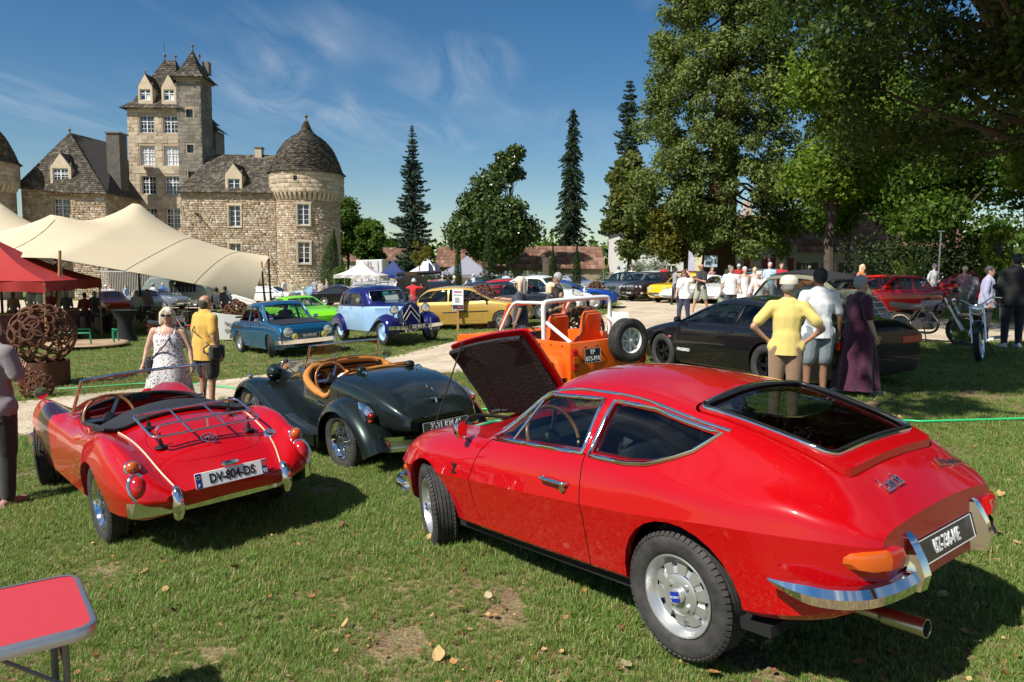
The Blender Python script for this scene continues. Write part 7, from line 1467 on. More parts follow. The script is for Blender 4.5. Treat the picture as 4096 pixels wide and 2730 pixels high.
 v = thing('delivery_van','grey-green corrugated delivery van with a serving hatch','van',mat4=G_(-23.4,52.5,185)); VG = mat('van_grey',(.20,.24,.21),.5); b = MB(); b.loft([[(x_,y_,z) for y_,z in ((-.95,.35),(-.98,1.0),(-.95,2.0),(-.6,2.28),(.6,2.28),(.95,2.0),(.98,1.0),(.95,.35))] for x_ in (-2.2,1.5)] + [[(2.0,y_*.92,z) for y_,z in ((-.95,.4),(-.98,1.0),(-.9,1.6),(-.6,1.8),(.6,1.8),(.9,1.6),(.98,1.0),(.95,.4))],[(2.3,y_*.85,z) for y_,z in ((-.9,.4),(-.9,.8),(-.8,1.15),(-.5,1.25),(.5,1.25),(.8,1.15),(.9,.8),(.9,.4))]]); b.build('body',VG,v,30)
 for k in range(14): MB().box((-2.0 + k*.25,.99,.9),(.03,.03,1.0)).build('rib',VG,v,None)
 MB().box((-.6,.97,1.45),(1.8,.06,.75)).build('serving_hatch',DARK,v,None); MB().box((-.6,1.35,2.0),(1.8,.8,.04),M=None).build('hatch_flap',VG,v,None)
 for x_ in (-1.3,1.5):
  for lf in (1,-1): wheel(v,'steel',.34,.17,(x_,lf*.85,.34),lf > 0,0,None,tread=False)
parked()
# ------------------------------------------------------------------ people: local x right, y forward, z up
def cap_mesh(b,p0,p1,r0,r1,n=10,m=0,fl=1.0):
 """tapered capsule; fl flattens it front to back"""
 p0,p1 = Vector(p0),Vector(p1); t = (p1-p0); L = t.length; t = t.normalized() if L > 1e-6 else Vector((0,0,1)); up = Vector((0,1,0)); sd = t.cross(up)
 if sd.length < .1: sd = t.cross(Vector((1,0,0)))
 sd.normalize(); up = sd.cross(t); rings = []
 for f,rr,off in ((0,.35,-.92),(0,.78,-.62),(0,1,0),(1,1,0),(1,.78,.62),(1,.35,.92)):
  r = r0 if f == 0 else r1; c = p0.lerp(p1,f) + t*(off*r)
  rings.append([tuple(c + (sd*math.cos(a)*r*rr + up*math.sin(a)*r*rr*fl)) for a in (2*math.pi*j/n for j in range(n))])
 b.loft(rings,m=m)
SKIN = [mat('skin_light',(.56,.33,.235),.5),mat('skin_tan',(.42,.225,.14),.5),mat('skin_dark',(.26,.13,.08),.5)]
ARMS = {'down': ((.06,-.03,-.28),(.075,.05,-.52)),'hips': ((.21,-.09,-.25),(.02,.0,-.43)),'fold': ((.08,.05,-.27),(-.10,.22,-.20)),'point': ((.20,.24,-.12),(.22,.50,-.10)),'head': ((.20,.10,.02),(.02,.10,.22)),'camera': ((.12,.22,-.16),(-.02,.38,.06)),
  'bag': ((.07,.02,-.28),(.0,.18,-.46)),'chin': ((.03,.16,-.26),(-.10,.20,-.02)),'side': ((.10,.0,-.28),(.14,.08,-.50)),'raise': ((.18,.10,-.02),(.05,.22,.10)),'back': ((.10,-.10,-.27),(-.06,-.16,-.42))}
def skeleton(h,w,arms,stride,lean,sit,headturn,fat):
 k = h/1.75; J = {}
 lz = .92*k; J['pel'] = Vector((0,0,lz + .04)); L = Vector((0,lean*.3,0)); J['waist'] = Vector((0,lean*.06,1.07*k)); J['chest'] = Vector((0,lean*.16,1.30*k)); J['neck'] = Vector((0,lean*.24,1.47*k)); J['head'] = Vector((0,lean*.32 + .02,1.625*k - abs(lean)*.06))
 for sg,n in ((-1,'l'),(1,'r')):
  J['sh'+n] = Vector((sg*.175*w*k,lean*.2,1.405*k)); e,hd_ = ARMS[arms[0 if sg < 0 else 1]]
  J['el'+n] = J['sh'+n] + Vector((sg*e[0],e[1],e[2]))*k; J['ha'+n] = J['sh'+n] + Vector((sg*hd_[0],hd_[1],hd_[2]))*k
  J['hip'+n] = Vector((sg*.092*w*k,0,lz)); s = stride*sg
  if sit: J['kn'+n] = Vector((sg*.12,.42*k,lz + .02)); J['an'+n] = Vector((sg*.12,.44*k,lz - .40*k))
  else: J['kn'+n] = Vector((sg*.10*w*k,s*.55 + .02,.50*k)); J['an'+n] = Vector((sg*.105*w*k,s,.075*k))
 return J,k
def body_prims(J,k,w,fat,lod):
 """(region, p0, p1, r0, r1, flatness)"""
 f = fat; P = [('torso',J['pel'],J['waist'],.135*w*f*k,.125*w*f*k,.74 + .1*(f-1)),('torso',J['waist'],J['chest'],.125*w*f*k,.150*w*k*(.5 + .5*f),.70 + .12*(f-1)),('torso',J['chest'],J['chest'] + Vector((0,0,.09*k)),.150*w*k,.12*w*k,.66),
   ('neck',J['neck'] - Vector((0,0,.03)),J['head'] - Vector((0,.01,.06*k)),.055*k,.052*k,1),('head',J['head'] + Vector((0,-.012,.025)),J['head'] + Vector((0,.012,-.035)),.088*k,.070*k,1.12),('head',J['head'] + Vector((0,.03,-.07)),J['head'] + Vector((0,.045,-.075)),.048*k,.04*k,1)]
 for n in 'lr':
  P += [('uarm',J['sh'+n],J['el'+n],.052*k*(.6 + .4*f),.041*k*(.7 + .3*f),1),('farm',J['el'+n],J['ha'+n],.040*k*(.7 + .3*f),.026*k,1),('torso',J['sh'+n],J['chest'] + Vector((0,0,.06)),.058*k,.09*k,.9),
    ('thigh',J['hip'+n],J['kn'+n],.088*k*w*(.6 + .4*f),.058*k*w*(.8 + .2*f),1),('calf',J['kn'+n],J['an'+n],.055*k*(.8 + .2*f),.038*k,1),('torso',J['hip'+n],J['pel'],.10*k*w*f,.12*k*w*f,.85)]
  d = (J['an'+n] - J['kn'+n]); P.append(('foot',J['an'+n] - Vector((0,.02,.03*k)),J['an'+n] + Vector((0,.14*k,-.045*k)),.036*k,.030*k,1))
 return P
def hand(b,J,n,k):
 """palm and five bent fingers"""
 el,ha = J['el'+n],J['ha'+n]; d = (ha - el).normalized(); sg = -1 if n == 'l' else 1; side = Vector((0,1,0)) - d*d.y
 side = side.normalized() if side.length > .2 else Vector((-sg,0,0)); nrm = d.cross(side).normalized()*(-sg); pc = ha + d*.045*k; cap_mesh(b,ha - d*.01,ha + d*.065*k,.030*k,.036*k,8,0,.55)
 for i,(o,L) in enumerate(((-.027,.062),(-.009,.075),(.009,.080),(.027,.070))):
  p0 = ha + d*.075*k + side*o*k; p1 = p0 + (d + nrm*.35)*L*.55*k; p2 = p1 + (d*.6 + nrm*.85)*L*.5*k; b.tube([p0 - d*.02*k,p0,p1,p2],[.0095*k,.0092*k,.0085*k,.006*k],6)
 p0 = ha + d*.02*k + side*.03*k; p1 = p0 + (side*.75 + d*.7)*.038*k; p2 = p1 + (d + nrm*.3 + side*.15)*.034*k; b.tube([p0 - side*.02*k,p0,p1,p2],[.012*k,.011*k,.0098*k,.007*k],6)
def fabric(name,col,pat=None):
 if name in MATS: return MATS[name]
 m = mat(name,col,.85,bump=(9,.35),sheen=.25)
 if pat:
  nt = m.node_tree; N = nt.nodes; L = nt.links; b = N['Principled BSDF']; tc = N.new('ShaderNodeTexCoord'); v = N.new('ShaderNodeTexVoronoi'); v.inputs['Scale'].default_value = pat[0]; L.new(tc.outputs['Object'],v.inputs[0]); r = N.new('ShaderNodeMapRange'); r.inputs[1].default_value = pat[2]; r.inputs[2].default_value = pat[2] + .06; L.new(v.outputs['Distance'],r.inputs[0])
  x = N.new('ShaderNodeMix'); x.data_type = 'RGBA'; x.inputs[6].default_value = (*pat[1],1); x.inputs[7].default_value = (*col,1); L.new(r.outputs[0],x.inputs[0]); L.new(x.outputs[2],b.inputs['Base Color'])
  if len(pat) > 3:
   x2 = N.new('ShaderNodeMix'); x2.data_type = 'RGBA'; L.new(v.outputs['Color'],x2.inputs[0]); x2.inputs[6].default_value = (*pat[1],1); x2.inputs[7].default_value = (*pat[3],1); L.new(x2.outputs[2],x.inputs[6])
 return m
def rem(b,vox,it=3): return autosmooth(run_mods(b.mesh(),[('REMESH',dict(mode='VOXEL',voxel_size=vox)),('SMOOTH',dict(factor=.5,iterations=it))]),180)
def clip(me,z=None,above=True,co=None,no=None):
 b = bmesh.new(); b.from_mesh(me); bmesh.ops.bisect_plane(b,geom=b.verts[:] + b.edges[:] + b.faces[:],plane_co=co or (0,0,z),plane_no=no or ((0,0,-1) if above else (0,0,1)),clear_outer=True); b.to_mesh(me); b.free(); return me
def person(label,x,y,hd,h=1.72,w=1.0,fat=1.0,top=None,sleeve='short',hem=None,bottom=None,dress=None,shoes=(.6,.6,.58),hair=((.35,.34,.33),'short'),hat=None,glasses=False,arms=('down','down'),stride=.0,lean=0,skin=0,vox=.017,headturn=0,bag=None,dz=0,extra=None,group=None):
 J,k = skeleton(h,w,arms,stride,lean,False,headturn,fat); root = thing('person',label,'person',(x,y,gz(x) + dz),R(hd - 90),group=group); P = body_prims(J,k,w,fat,2); sk = SKIN[skin]
 b = MB()
 for reg,a,c,r0,r1,fl in P: cap_mesh(b,a,c,r0,r1,10,0,fl)
 H = J['head']; cap_mesh(b,H + Vector((0,.075,.01)),H + Vector((0,.102,-.018)),.012*k,.016*k,6)
 for sg in (-1,1): cap_mesh(b,H + Vector((sg*.083*k,-.005,.012)),H + Vector((sg*.085*k,-.005,-.02)),.018*k,.013*k,6,0,.6)
 me = rem(b,vox,3); hb = MB()
 for n in 'lr': hand(hb,J,n,k)
 bm = bmesh.new(); bm.from_mesh(me); bm.from_mesh(autosmooth(hb.fixed(),80)); me = bpy.data.meshes.new('mesh'); bm.to_mesh(me); bm.free(); body = link('body',autosmooth(me,180),root,sk)
 for sg in (-1,1): MB().ball(tuple(H + Vector((sg*.034*k,.088*k,.018*k))),(.012*k,.006,.006*k),8,6).build('eye',mat('eye_dark',(.03,.02,.015),.2),body,60)
 MB().ball(tuple(H + Vector((0,.098*k,-.055*k))),(.024*k,.008,.006*k),8,6).build('mouth',mat('lip',(.36,.13,.10),.5),body,60)
 if glasses:
  b = MB()
  for sg in (-1,1): b.ball(tuple(H + Vector((sg*.036*k,.102*k,.016*k))),(.032*k,.008,.022*k),12,8); b.tube([H + Vector((sg*.066*k,.095*k,.022*k)),H + Vector((sg*.092*k,.0,.022*k))],.004,5)
  b.tube([H + Vector((-.02,.106*k,.022*k)),H + Vector((.02,.106*k,.022*k))],.004,5); b.build('sunglasses',BLACKT,root,50)
 hc,hs = hair; hm = mat('hair_%d_%d_%d' % tuple(int(c*100) for c in hc),hc,.6,bump=(55,.9),noise=(30,.6))
 if hs != 'bald':
  b = MB(); cap_mesh(b,H + Vector((0,-.018,.05*k)),H + Vector((0,-.03,.01*k)),.094*k,.088*k,12,0,1.08)
  if hs in ('bob','long','curly'):
   for sg in (-1,1): cap_mesh(b,H + Vector((sg*.07*k,-.02,.04*k)),H + Vector((sg*.085*k,-.015,(-.10 if hs != 'long' else -.18)*k)),.05*k,.042*k,8); cap_mesh(b,H + Vector((sg*.04*k,.045,.085*k)),H + Vector((sg*.07*k,.05,.03*k)),.035*k,.022*k,8)
   cap_mesh(b,H + Vector((0,-.06,.04*k)),H + Vector((0,-.07,(-.10 if hs != 'long' else -.24)*k)),.085*k,.07*k,10)
   if hs == 'curly':
    rg = random.Random(int(x*100))
    for q in range(26): a = rg.random()*6.28; z = rg.uniform(-.08,.11); rr = .10*k*math.cos(z*5); b.ball(tuple(H + Vector((rr*math.sin(a),-.02 - rr*abs(math.cos(a)),z*k + .02))),.03*k,6,4)
  me = rem(b,vox,2);
  if hs == 'short': clip(me,None,co=tuple(H + Vector((0,.055,.03*k))),no=(0,.75,-.62))
  link('hair',me,root,hm)
 elif True:
  b = MB(); cap_mesh(b,H + Vector((0,-.03,-.0)),H + Vector((0,-.035,-.03)),.088*k,.08*k,10,0,1.0); me = rem(b,vox,2); clip(me,None,co=tuple(H + Vector((0,.0,.025*k))),no=(0,.3,1)); link('hair',me,root,hm)
 if hat:
  b = MB(); c = H + Vector((0,-.01,.045*k)); b.lathe([(.108*k,0),(.108*k,.03),(.095*k,.075),(.05*k,.10),(.001,.105)],20,M=Matrix.Translation(c)); hm_ = mat('hat_%d_%d' % (int(hat[1][0]*100),int(hat[1][2]*100)),hat[1],.8,bump=(40,.3))
  if hat[0] == 'cap': b.loft([[(s*.09*k,.05 + t_*.0,0) for s in (-1,-.5,0,.5,1) for t_ in (0,)],[(s*.075*k,(.17 - .05*abs(s))*k,-.012 - .02*abs(s)) for s in (-1,-.5,0,.5,1)]],closed=False,M=Matrix.Translation(c))
  else: b.lathe([(.10*k,.01),(.17*k,.0),(.19*k,-.015)],20,M=Matrix.Translation(c))
  b.build('hat',hm_,root,60)
 def garment(name,regs,grow_,m,vx=vox,it=3,hz=None,cut=None,seg=None):
  b = MB()
  for reg,a,c,r0,r1,fl in P:
   if reg not in regs: continue
   a2,c2 = Vector(a),Vector(c)
   if seg and reg in seg: c2 = a2.lerp(c2,seg[reg])
   cap_mesh(b,a2,c2,r0*1.02 + grow_,(r1 if not (seg and reg in seg) else r0 + (r1-r0)*seg[reg]) + grow_*1.15,10,0,fl)
  if cut: cut(b)
  me = rem(b,vx,it)
  if hz is not None: clip(me,hz,True)
  return link(name,me,root,m)
 if bottom:
  kind,col = bottom[0],bottom[1]; m = col if not isinstance(col,tuple) else fabric('cloth_%s_%d_%d_%d' % (kind,*(int(c*200) for c in col)),col)
  if kind == 'shorts': garment('shorts',('thigh','hipx'),.030,m,seg={'thigh': .80},cut=lambda b: [cap_mesh(b,J['hip'+n],J['pel'] + Vector((0,0,.05)),.115*k*w*fat,.135*k*w*fat,10,0,.85) for n in 'lr'])
  else: garment('trousers',('thigh','calf'),.020,m,seg={'calf': .95},cut=lambda b: [cap_mesh(b,J['hip'+n],J['pel'] + Vector((0,0,.05)),.112*k*w*fat,.135*k*w*fat,10,0,.85) for n in 'lr'])
 if top:
  col = top; m = col if not isinstance(col,tuple) else fabric('shirt_%d_%d_%d' % tuple(int(c*200) for c in col),col); regs = ('torso','uarm') if sleeve != 'none' else ('torso',)
  if sleeve == 'long': regs = ('torso','uarm','farm')
  hz = (hem if hem is not None else .86)*k
  sh = garment('shirt',regs,.020,m,hz=hz,seg={'uarm': .72} if sleeve == 'short' else ({'farm': .9} if sleeve == 'long' else None),cut=lambda b: [cap_mesh(b,Vector((0,0,hz - .05)),J['waist'],.145*w*fat*k + .028,.135*w*fat*k + .02,12,0,.80)])
  b = MB(); nk = J['neck'] + Vector((0,.004,-.022*k)); b.tube([nk + Vector((.07*k*math.cos(a),.066*k*math.sin(a) - .004,.016*math.sin(a)*-1)) for a in np.linspace(0,6.283,17)[:-1]],.012*k,6,True); b.build('collar',m,sh,60)
 if dress:
  m = dress[0]; hz = dress[1]; fl = dress[2]; rings = []; rg = random.Random(int(x*77)); ph = [rg.random()*6.28 for _ in range(4)]
  prof = [(1.36,.148,.10),(1.28,.165,.125),(1.16,.150,.12),(1.06,.155,.125),(.95,.185,.15),(.80,.205 + .02*fl,.18),(.55,.215 + .06*fl,.20 + .03*fl),(.30,.225 + .10*fl,.21 + .06*fl),(hz,.235 + .14*fl,.215 + .08*fl)]
  for z,rx,ry in prof:
   if z < hz - .01: continue
   s = w*(.45 + .55*fat); fo = max(0,1.0 - z)*.05; cy = J['chest'].y*max(0,(z - .9)/.4)
   rings.append([((rx*s + fo*math.sin(7*a + ph[0] + z) + fo*.5*math.sin(12*a + ph[1]))*math.cos(a)*k,cy + (ry*s + fo*math.sin(6*a + ph[2] - z))*math.sin(a)*k,z*k) for a in np.linspace(0,6.283,49)[:-1]])
  b = MB(); b.loft(rings,caps=False); d = link('dress',autosmooth(run_mods(b.mesh(),[('SUBSURF',dict(levels=1))]),180),root,m)
  if len(dress) > 3 and dress[3] == 'sleeve': garment('sleeves',('uarm',),.022,m,seg={'uarm': .85});
  else:
   for sg in (-1,1): MB().tube([(sg*.10*k,J['chest'].y + .10*k,1.36*k),(sg*.115*k,J['chest'].y + .03,1.465*k),(sg*.10*k,J['chest'].y - .10*k,1.36*k)],.012,6).build('strap',m,d,60)
  if len(dress) > 3 and dress[3] == 'sleeve': garment('bodice',('torso',),.016,m,hz=1.0*k)
 sm = fabric('shoe_%d_%d' % (int(shoes[0]*200),int(shoes[2]*200)),shoes)
 for n in 'lr':
  a = J['an'+n]; b = MB(); cap_mesh(b,a + Vector((0,-.035,-.03*k)),a + Vector((0,.155*k,-.042*k)),.046*k,.040*k,10,0,.9); b.box((a.x,.055 + a.y,.012*k),(.088*k,.27*k,.024*k),bev=.008); me = rem(b,.010,2); clip(me,.001,True,no=(0,0,-1)); link('shoe',me,root,sm)
 if bag:
  b = MB(); s = bag[1]; sx = .17*w*k*s; b.tube([J['neck'] + Vector((-s*.09,.05,-.05)),J['chest'] + Vector((0,.16*fat,-.08)),Vector((sx*1.15,.08,1.0*k))],.010,6); b.tube([J['neck'] + Vector((-s*.09,-.04,-.05)),J['chest'] + Vector((0,-.16*fat,-.08)),Vector((sx*1.15,-.06,1.0*k))],.010,6); b.box((sx*1.3,.02,.90*k),(.10,.24,.22),bev=.03); b.build('shoulder_bag',fabric('bag_%d' % int(bag[0][0]*200),bag[0]),root,40)
 if extra: extra(root,J,k)
 return root
def far_person(label,x,y,hd,h,top,bottom,hair,arms=('down','down'),stride=.1,skin=0,fat=1.0,dress=None,hat=None,vox=.028,sit=False,dz=0,shorts=False,group='visitors strolling among the cars'):
 """small in the picture: one continuous clothed figure"""
 J,k = skeleton(h,1.0,arms,stride,0,sit,0,fat); P = body_prims(J,k,1.0,fat,0); b = MB(); Q = []
 reg_m = {'torso': 1,'uarm': 1,'farm': 0,'neck': 0,'head': 0,'thigh': 2,'calf': 0 if shorts else 2,'foot': 4}
 for reg,a,c,r0,r1,fl in P:
  g = .018 if reg in ('torso','uarm','thigh') else (.012 if reg == 'calf' else 0); m = reg_m[reg]
  if reg == 'torso' and min(a.z,c.z) < J['pel'].z - .02: m = 2
  cap_mesh(b,a,c,r0 + g,r1 + g,8,0,fl); Q.append((a,c,r0 + g,r1 + g,m))
 H = J['head']; hp = [(H + Vector((0,-.02,.05*k)),H + Vector((0,-.035,.0)),.09*k,.085*k,3)]
 if hair[1] == 'long': hp.append((H + Vector((0,-.06,.02)),H + Vector((0,-.07,-.2*k)),.08*k,.06*k,3))
 if hat: hp += [(H + Vector((0,-.01,.06*k)),H + Vector((0,-.01,.09*k)),.11*k,.09*k,5),(H + Vector((-.05,.08,.045*k)),H + Vector((.05,.08,.045*k)),.04*k,.04*k,5)]
 for a,c,r0,r1,m in hp: cap_mesh(b,a,c,r0,r1,8); Q.append((a,c,r0,r1,m))
 if dress:
  for a,c,r0,r1 in ((J['pel'],Vector((0,0,.45*k)),.19*k,.24*k),): cap_mesh(b,a,c,r0,r1,10,0,.8); Q.append((a,c,r0,r1,1))
 cap_mesh(b,H + Vector((0,.08,.0)),H + Vector((0,.10,-.015)),.016,.018,6); Q.append((H + Vector((0,.08,0)),H + Vector((0,.1,-.015)),.016,.018,0))
 for n in 'lr': d = (J['ha'+n] - J['el'+n]).normalized(); cap_mesh(b,J['ha'+n],J['ha'+n] + d*.09*k,.032*k,.022*k,8); Q.append((J['ha'+n],J['ha'+n] + d*.09*k,.032*k,.022*k,0))
 me = run_mods(b.mesh(),[('REMESH',dict(mode='VOXEL',voxel_size=vox)),('SMOOTH',dict(factor=.5,iterations=2))]); n = len(me.polygons); c = np.zeros(n*3); me.polygons.foreach_get('center',c); c = c.reshape(-1,3); D = []
 for a,e,r0,r1,m in Q:
  a,e = np.array(a),np.array(e); v = e - a; t = np.clip(((c - a)@v)/max(v@v,1e-9),0,1); D.append(np.linalg.norm(c - a - t[:,None]*v,axis=1) - (r0 + (r1-r0)*t))
 mi = np.array([q[4] for q in Q])[np.argmin(np.array(D),0)]; me.polygons.foreach_set('material_index',mi.astype(np.int32)); autosmooth(me,180)
 nm = lambda p,q: q if not isinstance(q,tuple) else fabric('%s_%d_%d_%d' % (p,*(int(v*200) for v in q)),q)
 o = link('person',me,None,[SKIN[skin],nm('shirt',top),nm('cloth',bottom),nm('hairf',hair[0]),nm('shoe',(.05,.05,.05)),nm('hatf',hat or (.5,.5,.5))],(x,y,gz(x) + dz - .01),(0,0,R(hd - 90))); tag(o,label,'person',group); return o
def PX(px,Y): return (px - 2048)/2986*Y*1.005
def crowd():
 WHITE,BLK = (.72,.72,.72),(.018,.018,.02); DEN = (.10,.15,.24)
 FLO = fabric('paisley_dress',(.70,.67,.66),(34,(.05,.02,.03),.30,(.25,.03,.05))); PUR = fabric('plum_dress',(.055,.005,.024),(22,(.10,.02,.055),.22)); BLF = fabric('sequin_top',(.02,.02,.025),(30,(.35,.10,.16),.20,(.08,.3,.42)))
 person('grey-shirted man cut by the left edge seen from behind',-4.66,6.62,75,1.76,1.08,1.12,(.20,.17,.18),'short',.80,('trousers',BLK),shoes=(.4,.2,.16),hair=((.13,.12,.11),'short'),skin=1,arms=('down','fold'))
 person('fair-haired woman in a white paisley dress and sunglasses',-4.72,10.2,-78,1.62,1.12,1.32,dress=(FLO,.22,.55),hair=((.74,.66,.48),'bob'),glasses=True,arms=('side','side'),bag=(BLK,1),skin=0)
 person('balding man in a mustard T-shirt with a shoulder bag',-4.62,11.2,52,1.76,1.2,1.28,(.62,.36,.06),'short',.78,('shorts',(.035,.03,.025)),hair=((.06,.055,.05),'bald'),skin=1,arms=('down','down'),bag=((.03,.03,.03),1),shoes=(.1,.08,.07),glasses=True)
 person('long-haired man in navy polo pointing over the orange buggy',.16,14.6,172,1.72,1.06,1.2,(.03,.035,.06),'short',.82,('trousers',(.38,.47,.58)),hat=('cap',(.66,.60,.46)),hair=((.70,.60,.45),'long'),skin=1,arms=('down','point'))
 person('blonde woman in a dark flowered top with hand at her chin',.78,15.2,-15,1.58,1.0,1.1,BLF,'short',.80,('trousers',BLK),hair=((.76,.64,.42),'bob'),glasses=True,arms=('chin','fold'),skin=0)
 person('grey-haired man in a black polo behind the blonde woman',.98,16.2,165,1.76,1.06,1.1,(.02,.02,.024),'short',.85,('trousers',(.1,.1,.12)),hair=((.45,.44,.42),'short'),glasses=True,skin=1)
 def cap_detail(root,J,k): text('lettering','3',.11,mat('navy_print',(.02,.03,.15),.7),root,frame((.282,-.02,1.24),(0,1,0),(-.15,0,1)),.002,bold=.004)
 person('man in a yellow polo and cream cap with hands on hips',3.12,8.45,72,1.66,1.02,1.05,(.66,.52,.15),'short',.83,('trousers',(.27,.165,.10)),hat=('cap',(.62,.56,.44)),hair=((.30,.28,.25),'short'),skin=1,arms=('hips','hips'),shoes=(.66,.64,.56),extra=cap_detail)
 def holds(root,J,k): c = J['hal'] + Vector((0,.05,-.09)); MB().box(tuple(c),(.035,.10,.07),bev=.01).build('camera',STEEL,root)
 person('man in a white T-shirt and grey shorts holding a small camera',3.92,9.55,95,1.72,1.10,1.08,(.74,.74,.75),'short',.86,('shorts',(.20,.235,.25)),hair=((.012,.01,.01),'short'),skin=2,arms=('side','side'),shoes=(.05,.05,.05),extra=holds)
 person('silver-haired woman in a long plum dress and dark glasses',4.62,9.95,5,1.60,1.08,1.28,dress=(PUR,.10,.3,'sleeve'),hair=((.42,.42,.42),'short'),glasses=True,skin=0,arms=('side','side'),shoes=(.45,.43,.42),stride=.22)
 person('woman in a white blouse shading her eyes on the gravel',5.05,22.0,-135,1.63,1.02,1.1,WHITE,'short',.84,('trousers',(.03,.035,.07)),hair=((.13,.035,.02),'bob'),glasses=True,arms=('head','bag'),bag=(BLK,1),vox=.022,stride=.12)
 person('bald man in black vest and sage shorts striding',6.55,26.0,205,1.78,1.05,1.05,(.015,.015,.018),'short',.84,('shorts',(.30,.33,.25)),hair=((.05,.04,.04),'bald'),glasses=True,skin=1,vox=.022,stride=.26,arms=('fold','down'))
 person('bearded man in a white T-shirt looking down',7.05,24.2,-95,1.68,1.12,1.2,WHITE,'short',.80,('trousers',(.05,.05,.06)),hair=((.18,.17,.16),'short'),skin=1,vox=.024,arms=('side','side'))
 person('white-haired woman in a pale flowered sundress',8.1,26.2,-80,1.64,1.05,1.15,dress=(fabric('pale_floral',(.72,.72,.70),(26,(.30,.36,.45),.22,(.5,.45,.25))),.25,.3),hair=((.70,.70,.68),'short'),vox=.024,skin=0)
 person('curly white-haired woman leaning forward with a pink scarf',7.6,23.0,-120,1.55,1.08,1.2,(.68,.60,.58),'long',.82,('trousers',(.25,.28,.33)),hair=((.76,.75,.73),'curly'),vox=.024,lean=.6,arms=('fold','side'),bag=((.5,.22,.06),-1),skin=0)
 person('woman in lilac blouse standing behind the motorcycles',10.35,16.3,-35,1.62,1.12,1.3,(.36,.37,.52),'long',.78,('trousers',BLK),hair=((.06,.055,.055),'short'),glasses=True,bag=(BLK,-1),vox=.022,skin=0)
 person('broad man in black at the right edge seen from behind',10.0,14.9,80,1.86,1.18,1.3,(.008,.007,.007),'long',.78,('trousers',(.015,.017,.022)),hair=((.01,.009,.008),'short'),skin=2,vox=.022,shoes=(.55,.55,.55))
 F = far_person; GR,NV,RD,BG = (.30,.30,.31),(.03,.04,.09),(.50,.015,.02),(.42,.33,.23); BR,BLO,GRH,BKH = ((.10,.05,.03),'short'),((.62,.48,.28),'long'),((.5,.5,.49),'short'),((.015,.012,.01),'short')
